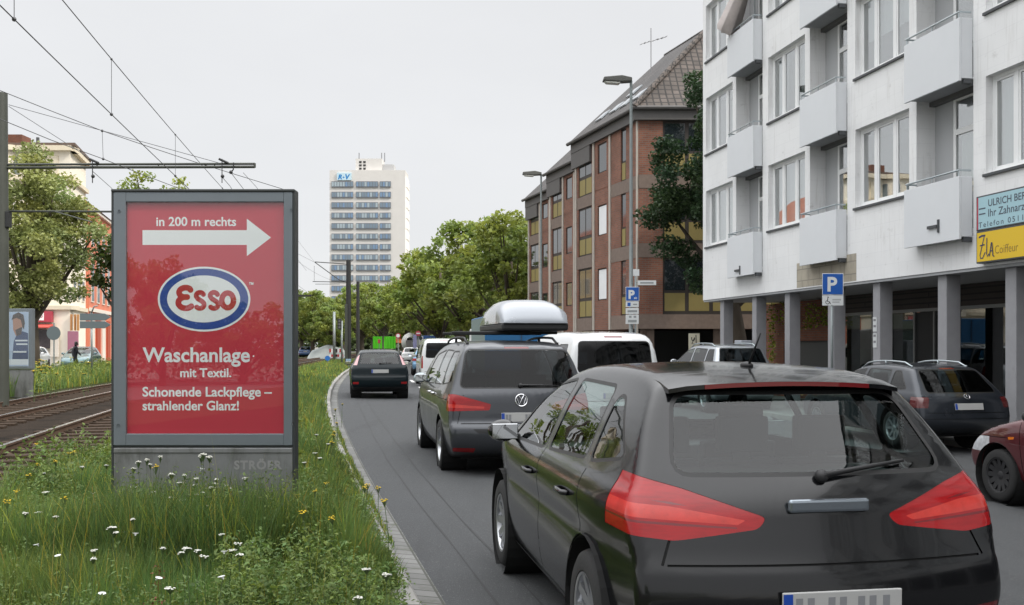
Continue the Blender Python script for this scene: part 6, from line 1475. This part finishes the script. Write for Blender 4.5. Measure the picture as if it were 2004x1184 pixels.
# the roof box and its two bars ride on the carrier
hd = Vector((-.185, 1, 0)).normalized(); rzc = math.atan2(-hd.x, hd.y); c = Vector((.135, 12.4, 0))+hd*1.95+Vector((hd.y, -hd.x, 0))*.36
rb_ = empty('roof_box', (c.x, c.y, 1.80), 'silver roof box strapped on black bars above the grey people carrier', 'roof box', None, rzc)
Bx = [(-1.02, .0), (-1.0, .10), (-.9, .23), (-.5, .335), (.1, .36), (.6, .31), (.95, .17), (1.08, .08), (1.1, .0)]
V = []; n = 20
for y, h in [(-1.03, .02)]+Bx[1:-1]+[(1.11, .02)]:
    w = .47 if abs(y) < .95 else .44
    for j in range(n+1):
        a = math.pi*j/n; ca, sa = math.cos(a), math.sin(a); e = .55
        V.append((w*math.copysign(abs(ca)**e, ca), y, .10+h*abs(sa)**.62))
m = n+1; k = len(V)//m
mb = MB().add(V, [(i*m+j, i*m+j+1, (i+1)*m+j+1, (i+1)*m+j) for i in range(k-1) for j in range(n)]+[tuple(range(m)), tuple((k-1)*m+j for j in range(m))])
mb.build('lid', paint('roof_box_silver', (.29, .31, .34), .25, .3), rb_, smooth=True, auto=50)
mb = MB(); mb.extrude([(-.46, -1.0, .0), (.46, -1.0, .0), (.47, .9, .0), (.40, 1.08, .0), (-.40, 1.08, .0), (-.47, .9, .0)], (0, 0, .105)); mb.build('tray', blackpl, rb_, bevel=.03)
mb = MB()
for y in (-.55, .5): mb.box(-1.08, .40, y-.03, y+.03, -.045, -.005)
mb.build('roof_bar', blackpl, rb_, bevel=.008)

# 3 --- white panel van with a rear window
van_white = paint('white_paint', (.72, .73, .73), .0, .35)
vsec = [(.15, .80), (.3, .90), (.6, .94), (1.0, .945), (1.15, .93), (1.5, .885), (1.8, .80), (1.95, .70), (2.1, .6)]
sp3 = dict(L=4.9, res=.9, paint=van_white, kr=.05, kf=.25, crown=.04, tr=.02, k=.09, reary=.6, lampwrap=.2,
    prof=[(.12, .28), (.02, .34), (.0, .5), (.03, .6), (.05, 1.1), (.13, 1.7), (.25, 1.9), (.6, 1.96), (2.0, 1.99), (3.3, 1.96), (3.75, 1.84), (4.4, 1.2), (4.7, 1.05), (4.87, .8), (4.9, .45), (4.8, .25), (.5, .22)], sec=vsec,
    gaps=[(-.8, .62, .8, .62, 'end', .012), (1.3, .3, 1.3, 1.75, 'side', .012), (2.6, .3, 2.6, 1.75, 'side', .012)],
    patches=[('rear_window', rpoly([(-.74, 1.18), (.74, 1.18), (.70, 1.76), (-.70, 1.76)], .08), 'end', tinted, 'rear'), ('tail_lamp', rpoly([(.97, 1.25), (.86, 1.25), (.86, .75), (.97, .75)], .02), 'end', redlens, 'rearpair'),
             ('brake_light', rpoly([(-.18, 1.875), (.18, 1.875), (.18, 1.84), (-.18, 1.84)], .006), 'end', darkred, 'rear'), ('cab_window', rpoly([(2.75, 1.15), (3.85, 1.12), (3.5, 1.68), (2.78, 1.7)], .04), 'side', tinted, 'sides'), ('side_window', rpoly([(.5, 1.2), (1.2, 1.2), (1.2, 1.7), (.55, 1.7)], .04), 'side', tinted, 'sides'),
             ('windscreen', rpoly([(-.7, 1.25), (.7, 1.25), (.65, 1.78), (-.65, 1.78)], .06), 'end', tinted, 'front')],
    wheels=dict(rear=.95, front=3.95, r=.33, x=.82, w=.21, rim=rimm, spokes=5), mirror=(3.55, 1.2), mirror_mat=blackpl, plate=(.72, .52, .11), archgap=True)
n3, B3, base3 = make_car('white_van', sp3, (P(1207, 0, 19.1).x, 19.1), (-.19, 1), 'white van with a large tinted rear window between roof box and brick building', 'van', 'cars in the queue', -.09)
make_car('white_van', dict(sp3, res=.6), (P(870, 0, 40).x, 40), (-.15, 1), 'white van half hidden behind the left side of the grey people carrier', 'van', 'cars in the queue', -.07)

# 4 --- dark hatchback ahead with upright lamps
sp4 = dict(L=4.3, res=.85, paint=pm('dark_teal_paint', (.005, .011, .014), .17, spec=.28), kr=.14, kf=.3, crown=.07, k=.06, reary=.9, lampwrap=.45,
    prof=[(.12, .30), (.03, .40), (.0, .52), (.01, .66), (.06, .72), (.08, .95), (.16, 1.05), (.42, 1.40), (.52, 1.46), (1.2, 1.51), (1.8, 1.50), (2.3, 1.42), (3.05, 1.05), (3.3, .98), (4.0, .82), (4.28, .6), (4.3, .4), (4.2, .25), (.4, .2)], sec=scale_sec(1.03),
    gaps=[(-.74, .70, .74, .70, 'end', .012), (1.9, .3, 1.9, 1.0, 'side', .01)], low=[(-.96, .1), (.96, .1), (.96, .36), (-.96, .36)],
    patches=[('rear_window', rpoly([(-.60, 1.08), (.60, 1.08), (.52, 1.385), (-.52, 1.385)], .05), 'end', midglass, 'rear'), ('tail_lamp', rpoly([(.88, 1.03), (.69, 1.03), (.60, 1.37), (.70, 1.37)], .02), 'end', pinklens, 'rearpair'), ('reflector', rpoly([(.82, .52), (.64, .52), (.64, .45), (.82, .45)], .012), 'end', redlens, 'rearpair'),
             ('rear_door_window', rpoly([(.95, 1.08), (1.85, 1.04), (1.88, 1.39), (1.1, 1.37)], .04), 'side', midglass, 'sides'), ('front_door_window', rpoly([(1.95, 1.04), (2.9, 1.01), (2.45, 1.34), (1.98, 1.39)], .04), 'side', midglass, 'sides'), ('windscreen', rpoly([(-.68, 1.06), (.68, 1.06), (.55, 1.4), (-.55, 1.4)], .05), 'end', midglass, 'front')],
    wheels=dict(rear=.8, front=3.42, r=.315, x=.77, w=.21, rim=rimd), cabin=dict(rows=(1.2, 2.1), dash=2.8), mirror=(2.8, 1.02), plate=(.84, .52, .11), wiper=(0, 1.08, .38, 1.09))
make_car('small_hatchback', sp4, (P(744, 0, 30.3).x, 30.3), (-.17, 1), 'dark hatchback with upright pinkish tail lamps, ahead beside the grass verge', 'car', 'cars in the queue', -.03)
# 5 --- light blue car, 6 --- silver estate, 7 --- dark estate, 8 --- red car, and the parked ones across the tracks
sp5 = dict(sp4, res=.55, paint=paint('light_blue_paint', (.12, .26, .42), .3, .3), patches=[('rear_window', rpoly([(-.60, 1.06), (.60, 1.06), (.50, 1.37), (-.50, 1.37)], .05), 'end', tinted, 'rear'), ('tail_lamp', rpoly([(.93, .95), (.66, .95), (.66, .80), (.93, .80)], .02), 'end', redlens, 'rearpair')]+sp4['patches'][3:])
make_car('small_hatchback', sp5, (P(838, 0, 55).x, 55), (-.12, 1), 'light blue hatchback in the queue left of the half hidden white van', 'car', 'cars in the queue', -.06)
sp6 = dict(L=4.55, res=.8, paint=paint('silver_paint', (.40, .43, .46), .6, .3), kr=.12, kf=.3, crown=.07, k=.07, reary=.8, lampwrap=.4,
    prof=[(.12, .34), (.02, .45), (.0, .6), (.05, .78), (.08, 1.0), (.16, 1.1), (.42, 1.52), (.55, 1.60), (1.3, 1.655), (2.1, 1.65), (2.6, 1.56), (3.3, 1.16), (3.5, 1.1), (4.2, .95), (4.5, .75), (4.55, .5), (4.4, .28), (.4, .26)], sec=[(z*1.12, x*1.02) for z, x in SEC],
    patches=[('rear_window', rpoly([(-.66, 1.14), (.66, 1.14), (.56, 1.53), (-.56, 1.53)], .05), 'end', tinted, 'rear'), ('tail_lamp', rpoly([(.95, 1.08), (.70, 1.08), (.72, .86), (.95, .86)], .02), 'end', redlens, 'rearpair'), ('quarter_window', rpoly([(.45, 1.18), (.95, 1.16), (1.0, 1.5), (.65, 1.5)], .04), 'side', carglass, 'sides'),
             ('rear_door_window', rpoly([(1.05, 1.15), (1.95, 1.13), (1.97, 1.53), (1.1, 1.51)], .04), 'side', carglass, 'sides'), ('front_door_window', rpoly([(2.05, 1.13), (3.1, 1.11), (2.65, 1.46), (2.07, 1.53)], .04), 'side', carglass, 'sides'), ('windscreen', rpoly([(-.7, 1.18), (.7, 1.18), (.58, 1.53), (-.58, 1.53)], .05), 'end', midglass, 'front')],
    wheels=dict(rear=.85, front=3.6, r=.34, x=.78, w=.22, rim=rimm), cabin=dict(rows=(1.3, 2.2), dash=3.0), mirror=(3.0, 1.15), plate=(.8, .52, .11), rails=(.58, .75, 2.5, .05), rail_mat=rail_gr)
se_ = make_car('silver_estate', sp6, (P(1463, 0, 26).x, 26.0), (-.19, 1), 'silver estate car with roof rails parked before the arcade columns', 'car', 'cars parked by the white building', -.17)[0]; se_.scale = (1, 1, 1.10)
sp7 = dict(L=4.55, res=1.05, paint=paint('blue_grey_paint', (.028, .033, .042), .5, .3, coat=.5), kr=.14, kf=.3, crown=.075, k=.06, reary=1.2, lampwrap=.4,
    prof=[(.12, .30), (.02, .40), (.0, .52), (.03, .68), (.07, .86), (.14, .93), (.60, 1.33), (.74, 1.39), (1.4, 1.43), (2.0, 1.425), (2.5, 1.34), (3.15, 1.0), (3.3, .96), (4.1, .82), (4.5, .62), (4.55, .42), (4.4, .24), (.4, .2)], sec=[(z*.955, x*1.0) for z, x in SEC],
    gaps=[(-.72, .62, .72, .62, 'end', .01), (-.9, .52, .9, .52, 'end', .008), (1.15, .28, 1.05, .85, 'side', .01), (2.05, .28, 2.05, .92, 'side', .01)],
    patches=[('rear_window', rpoly([(-.64, .955), (.64, .955), (.54, 1.315), (-.54, 1.315)], .06), 'end', tinted, 'rear'), ('tail_lamp', rpoly([(.95, .88), (.66, .88), (.70, .70), (.95, .70)], .02), 'end', pm('dark_tail_lens', (.10, .015, .015), .15, coat=1), 'rearpair'), ('quarter_window', rpoly([(.62, 1.0), (1.1, .97), (1.16, 1.29), (.98, 1.29)], .04), 'side', midglass, 'sides'),
             ('rear_door_window', rpoly([(1.2, .97), (1.98, .96), (2.0, 1.31), (1.28, 1.3)], .04), 'side', carglass, 'sides'), ('front_door_window', rpoly([(2.08, .96), (2.95, .94), (2.55, 1.25), (2.1, 1.31)], .04), 'side', carglass, 'sides'), ('windscreen', rpoly([(-.66, 1.0), (.66, 1.0), (.54, 1.32), (-.54, 1.32)], .05), 'end', midglass, 'front'), ('brake_light', rpoly([(-.14, 1.355), (.14, 1.355), (.14, 1.335), (-.14, 1.335)], .005), 'end', darkred, 'rear')],
    wheels=dict(rear=.92, front=3.6, r=.31, x=.76, w=.2, rim=rimm), cabin=dict(rows=(1.3, 2.2), dash=2.95), mirror=(2.9, .97), plate=(.72, .52, .11), badge=(.885, .05, 'star'), rails=(.52, .85, 2.45, .055), rail_mat=rail_gr)
make_car('dark_estate', sp7, (P(1899, 0, 16.5).x, 16.5), (-.19, 1), 'dark blue grey estate car with a sloping tinted rear window, behind the red car', 'car', 'cars parked by the white building', -.14)
sp8 = dict(sp4, L=4.0, res=1.0, paint=paint('maroon_paint', (.095, .012, .016), .35, .35), kf=.34,
    prof=[(.12, .30), (.03, .40), (.0, .52), (.06, .72), (.10, .92), (.40, 1.34), (.52, 1.40), (1.2, 1.44), (1.8, 1.42), (2.2, 1.34), (2.85, .98), (3.0, .94), (3.6, .80), (3.88, .66), (4.0, .5), (3.98, .36), (3.85, .24), (.4, .2)], sec=[(z*.94, x*.96) for z, x in SEC],
    gaps=[(1.75, .28, 1.75, .92, 'side', .008), (2.80, .30, 2.86, .90, 'side', .008), (1.75, .28, 2.80, .28, 'side', .008), (2.95, .72, 3.72, .70, 'side', .007)], low=[(-.9, .1), (.9, .1), (.9, .30), (-.9, .30)],
    patches=[('front_door_window', rpoly([(1.8, .98), (2.68, .95), (2.3, 1.26), (1.83, 1.32)], .04), 'side', midglass, 'sides'), ('rear_door_window', rpoly([(.95, 1.0), (1.7, .98), (1.72, 1.32), (1.1, 1.3)], .04), 'side', midglass, 'sides'), ('windscreen', rpoly([(-.62, 1.0), (.62, 1.0), (.5, 1.32), (-.5, 1.32)], .05), 'end', midglass, 'front'),
             ('headlamp', rpoly([(.9, .72), (.9, .52), (.48, .54), (.52, .66)], .03), 'end', clearlens, 'frontpair'), ('rear_window', rpoly([(-.58, 1.02), (.58, 1.02), (.48, 1.32), (-.48, 1.32)], .05), 'end', midglass, 'rear'), ('side_repeater', rpoly([(2.93, .74), (3.04, .73), (3.03, .70), (2.94, .71)], .01), 'side', orangel, 'sides'), ('side_moulding', rpoly([(1.3, .50), (2.75, .50), (2.75, .47), (1.3, .47)], .008), 'side', pm('moulding_grey', (.3, .26, .27), .5), 'sides')],
    wheels=dict(rear=.75, front=3.22, r=.29, x=.735, w=.185, rim=rimd, spokes=12), cabin=dict(rows=(1.05, 1.85), dash=2.5), mirror=(2.6, .95), mirror_mat=blackpl, handles=[(1.95, .80)])
sp8.pop('plate'); sp8.pop('wiper'); sp8['sill'] = [(1.0, .15), (2.95, .15), (2.95, .24), (1.0, .24)]
make_car('maroon_car', sp8, (6.76, 7.95), (-.19, 1), 'dark red car at the photo edge, only its front wheel and wing in view', 'car', 'cars parked by the white building', -.12)
sp9 = dict(sp4, res=.5, paint=paint('teal_paint', (.09, .17, .18), .4, .35))
make_car('parked_car', sp9, (-27.9, 65.5), (.22, -1), 'greenish grey car parked across the tracks beneath the arrow shaped signs', 'car', 'cars parked across the tracks', .04)
sp10 = dict(sp4, res=.45, paint=van_white)
make_car('parked_car', sp10, (P(66, 0, 66).x, 66.5), (.22, -1), 'white parked car before the dark shop window of the cream corner house', 'car', 'cars parked across the tracks', .04)
make_car('parked_car', dict(sp4, res=.45, paint=paint('blue_paint', (.03, .08, .2), .3, .35)), (P(597, 0, 128).x, 128), (-.05, 1), 'small blue car far off beyond the tram tracks, by the poster board edge', 'car', 'far off cars', .0)
make_car('parked_car', dict(sp4, res=.45, paint=van_white), (P(805, 0, 88).x, 88), (-.1, 1), 'white car far ahead seen between the two hatchbacks', 'car', 'far off cars', -.05)
# ------------------------------------------------------------------ lorries, site fence, far signs, person
blue_box = pm('blue_box_paint', (.02, .13, .30), .45, var=.06); blue_side = pm('grey_green_side', (.16, .22, .21), .6, var=.1); white_v = pm('lorry_white', (.66, .67, .66), .4, var=.04); lime = pm('bright_green_sheet', (.10, .60, .02), .6, var=.12, vscale=1.2)
def lorry(name, rear, W_, H_, L_, body, label, zb=.9, side=None, cab=white_v):
    r = empty(name, (rear[0], rear[1], -.05), label, 'lorry', 'lorries in the queue', math.atan2(.15, 1))
    mb = MB().box(-W_/2, W_/2, 0, L_, zb, H_, 0)
    b = mb.build('box_body', body, r, bevel=.03)
    MB().box(-W_/2-.012, -W_/2-.001, .05, L_-.05, zb+.05, H_-.05).build('side_panel', side or white_v, b)
    MB().box(W_/2+.001, W_/2+.012, .05, L_-.05, zb+.05, H_-.05).build('side_panel', side or white_v, b)
    d = MB()
    for x in (-W_/4, W_/4): d.box(x-W_/4+.05, x+W_/4-.05, -.02, -.001, zb+.06, H_-.06)
    d.build('rear_door', body, b); MB().box(-.01, .01, -.03, -.021, zb+.06, H_-.06).build('door_bar', dark_metal, b)
    c = MB(); c.extrude([(-W_/2+.1, L_+.1, .5), (-W_/2+.1, L_+1.9, .5), (-W_/2+.1, L_+1.9, 1.4), (-W_/2+.1, L_+1.6, 2.3), (-W_/2+.1, L_+.1, 2.35)], (W_-.2, 0, 0)); c.build('cab', cab, r, bevel=.06)
    MB().box(-W_/2+.2, W_/2-.2, .2, L_+1.6, .55, zb-.002).build('chassis', dark_metal, r)
    for y in (.9, L_+1.0):
        for s in (-1, 1): wheel(r, (s*(W_/2-.2), y, .45), s, .45, .28, (0, 0, 0), rimm)
    for s in (-1, 1): MB().box(s*(W_/2-.25)-.12, s*(W_/2-.25)+.12, -.03, .0, .7, .82).build('tail_lamp', redlens, r)
    return r
r = lorry('box_trailer', (P(1020, 0, 33.5).x, 33.5), 2.45, P(0, 618.5, 33.5).z+.05, 4.2, blue_box, 'blue box lorry just ahead of the silver roof box', .8, blue_side)
lorry('box_lorry', (P(846, 0, 104).x, 104), 1.9, P(0, 657, 104).z+.05, 4.0, pm('blue_tarpaulin', (.035, .10, .30), .6), 'small lorry with a blue tarpaulin back, far ahead under the trees')
mx_ = empty('mixer_lorry', (P(801, 0, 112).x, 112, -.05), 'white lorry with a rounded drum far ahead under the trees', 'lorry', 'lorries in the queue')
MB().lathe([(.35, -1.9), (.9, -1.2), (1.15, 0), (1.0, 1.2), (.5, 2.0), (0, 2.05)], (0, 2.2, 2.0), (0, 1, -.12), 18).build('drum', white_v, mx_, smooth=True); MB().box(-1.1, 1.1, 0, 6.5, .6, 1.0).build('chassis', dark_metal, mx_, bevel=.02)
MB().box(-1.1, 1.1, 4.6, 6.6, 1.001, 2.9).build('cab', white_v, mx_, bevel=.1); MB().extrude([(-.25, .1, 1.1), (.25, .1, 1.1), (.35, -.5, 2.2), (-.35, -.5, 2.2)], (0, .12, .02)).build('chute', pm('chute_grey', (.3, .3, .3), .5), mx_)
for y in (1.0, 2.2, 5.6):
    for s in (-1, 1): wheel(mx_, (s*.95, y, .5), s, .5, .3, (0, 0, 0), rimm)
Yg = 112
for i, (a, c, lab) in enumerate(((730, 747.5, 'narrow bright green site screen nearer the dark poles'), (751.5, 774, 'wide bright green site screen right of its narrow twin'))):
    x0, x1 = P(a, 0, Yg).x, P(c, 0, Yg).x; r = empty('site_screen', ((x0+x1)/2, Yg, -.05), lab, 'site fence', 'green site screens')
    z0, z1 = P(0, 682, Yg).z, P(0, 658.5, Yg).z; n = 9; xs = np.linspace(x0, x1, n); v = [(x, Yg+(.08 if j % 2 else 0), z) for z in (max(z0, .15), z1) for j, x in enumerate(xs)]
    mb = MB().add(v, [(j, j+1, n+j+1, n+j) for j in range(n-1)]); b0 = r.location; o = mb.build('sheet', lime, r, b0, recalc=False); so = o.modifiers.new('thick', 'SOLIDIFY'); so.thickness = .04
    mb = MB()
    for x in (x0, (x0+x1)/2, x1): mb.tube([(x, Yg+.15, -.05), (x, Yg+.15, z1+.05)], .04, 6)
    mb.build('post', galv, r, b0)
def far_sign(px, py, rpx, Y, face, label, ring=None, shape='disc', post=True, extra=None):
    c = P(px, py, Y); r = empty('traffic_sign', (c.x, Y, -.03), label, 'traffic sign'); b0 = r.location; rr = rpx/F*Y
    if shape == 'disc':
        MB().lathe([(0, 0), (rr, 0), (rr, .03), (0, .03)], c, (0, -1, 0), 22).build('sign_disc', ring or face, r, b0)
        if ring: MB().lathe([(rr*.68, 0), (0, 0)], c+Vector((0, -.033, 0)), (0, -1, 0), 22).build('sign_field', face, r, b0, recalc=False)
    else: MB().box(c.x-rr, c.x+rr, Y-.03, Y, c.z-rr*shape, c.z+rr*shape).build('sign_panel', face, r, b0, bevel=.01)
    if post: MB().tube([(c.x, Y+.05, -.03), (c.x, Y+.05, c.z+rr*.6)], .04, 6).build('post', galv, r, b0)
    return r, b0, c
r, b0, c = far_sign(818.5, 652.5, 5.2, 70, sgn_redm, 'round red traffic sign under the trees above the light blue car'); MB().box(c.x-.13, c.x+.13, 69.95, 69.966, c.z-.04, c.z+.04).build('sign_bar', signwh, r, b0)
far_sign(812, 668, 3.6, 78, pm('lilac_banner', (.30, .30, .50), .6), 'lilac upright banner left of the round red sign', shape=3.6)
far_sign(823.5, 662, 3.6, 74, mastblk, 'dark round sign just below the round red sign')
r, b0, c = far_sign(779, 657, 5.0, 90, signwh, 'white round sign with a red rim beside the green site screens', ring=sgn_redm)
far_sign(780, 667, 5.5, 90.2, pm('orange_panel', (.6, .17, .06), .5), 'orange red warning panel below the white round sign', shape=.75)
far_sign(742, 668, 2.6, 111, sgn_redm, 'small red sign between the two green site screens', shape=1.5)
bl, b0, c = far_sign(641, 701, 5.0, 70, pm('signal_blue', (.03, .16, .5), .4), 'small blue disc sign low between the distant tram tracks')
far_sign(682, 706, 5.0, 66, pm('pale_blue_panel', (.25, .38, .5), .5), 'small pale blue panel low at the foot of the dark tram mast', shape=.7)
tnt = tag(MB().add([(-3.2, 0, 0), (3.2, 0, 0), (2.2, .5, 1.6), (0, .9, 2.3), (-2.4, .5, 1.3), (-3.2, 4, 0), (3.2, 4, 0), (2.2, 3.4, 1.6), (0, 3, 2.3), (-2.4, 3.4, 1.3)], [(0, 1, 2, 3, 4), (9, 8, 7, 6, 5), (1, 6, 7, 2), (2, 7, 8, 3), (3, 8, 9, 4), (4, 9, 5, 0)]).map(lambda p: (p[0]*.75+P(638, 0, 118).x, p[1]*.75+118, p[2]*.75)).build('tarpaulin_heap', pm('pale_tarpaulin', (.30, .33, .33), .7, var=.2, vscale=.8), smooth=False, bevel=.2), 'pale tarpaulin covered heap far off beyond the tracks', 'tarpaulin')
for i, (px, lab) in enumerate(((652, 'red and white barrier at the tracks, left of its twin'), (664, 'red and white barrier at the tracks, next to the tram signal'))):
    x = P(px, 0, 100).x; r = empty('barrier', (x, 100, 0), lab, 'barrier', 'red and white barriers'); mb = MB()
    for j in range(4): mb.box(x-.4+j*.2, x-.2+j*.2, 100, 100.05, .9, 1.25, j % 2)
    for j in range(4): mb.box(x-.4+j*.2, x-.2+j*.2, 100, 100.05, .45, .7, (j+1) % 2)
    mb.build('barrier_board', [pm('barrier_red', (.42, .04, .04), .5), signwh], r, r.location)
    mb = MB().box(x-.4, x-.35, 100.051, 100.1, 0, 1.3); mb.box(x+.35, x+.4, 100.051, 100.1, 0, 1.3); mb.build('barrier_leg', galv, r, r.location)
# a person walking on the pavement across the tracks
def person(loc, rz, label):
    r = empty('person', loc, label, 'person', rz=rz)
    J = dict(pel=(0, 0, .95), spine=(0, .02, 1.18), chest=(0, .05, 1.38), neck=(0, .06, 1.50), head=(0, .09, 1.62), top=(0, .10, 1.74),
             hl=(-.09, 0, .92), kl=(-.10, .20, .50), al=(-.10, .12, .09), tl=(-.10, .27, .04), hr=(.09, 0, .92), kr=(.10, -.02, .50), ar=(.10, -.30, .14), tr=(.10, -.19, .04),
             sl=(-.18, .05, 1.42), el=(-.24, -.08, 1.16), wl=(-.22, .03, .93), gl=(-.21, .09, .85), sr=(.18, .05, 1.42), er=(.24, .10, 1.15), wr=(.22, .26, 1.0), gr=(.21, .32, .94))
    rad = dict(pel=.15, spine=.135, chest=.15, neck=.055, head=.095, top=.07, hl=.10, kl=.065, al=.045, tl=.035, hr=.10, kr=.065, ar=.045, tr=.035, sl=.07, el=.05, wl=.035, gl=.035, sr=.07, er=.05, wr=.035, gr=.035)
    E = [('pel', 'spine'), ('spine', 'chest'), ('chest', 'neck'), ('neck', 'head'), ('head', 'top'), ('pel', 'hl'), ('hl', 'kl'), ('kl', 'al'), ('al', 'tl'), ('pel', 'hr'), ('hr', 'kr'), ('kr', 'ar'), ('ar', 'tr'), ('chest', 'sl'), ('sl', 'el'), ('el', 'wl'), ('wl', 'gl'), ('chest', 'sr'), ('sr', 'er'), ('er', 'wr'), ('wr', 'gr')]
    ks = list(J); me = bpy.data.meshes.new('body'); me.from_pydata([J[k] for k in ks], [(ks.index(a), ks.index(b)) for a, b in E], [])
    o = bpy.data.objects.new('body', me); COL.objects.link(o); o.parent = r; o.modifiers.new('skin', 'SKIN'); sv = me.skin_vertices if me.skin_vertices else None
    if not me.skin_vertices: bpy.context.view_layer.objects.active = o; bm = bmesh.new(); bm.from_mesh(me); bm.verts.layers.skin.verify(); bm.to_mesh(me); bm.free()
    for k, v in zip(ks, me.skin_vertices[0].data): v.radius = (rad[k]*1.3, rad[k]*1.3); v.use_root = (k == 'pel')
    s = o.modifiers.new('sub', 'SUBSURF'); s.levels = s.render_levels = 2; me.materials.append(pm('dark_clothes', (.02, .02, .025), .85))
    MB().ball((0, .115, 1.66), (.088, .10, .125), 14).build('face', pm('skin_tone', (.42, .25, .18), .6), r, smooth=True); MB().ball((0, .09, 1.70), (.098, .108, .105), 14).build('hair', man_hair, r, smooth=True)
    return r
person((P(146, 0, 60).x, 60, .05), -.9, 'person in dark clothes walking across the tracks by the parked greenish car')
# oriented bounds are final: say how much was built
print('objects', len(bpy.data.objects), 'polys', sum(len(o.data.polygons) for o in bpy.data.objects if o.type == 'MESH'))
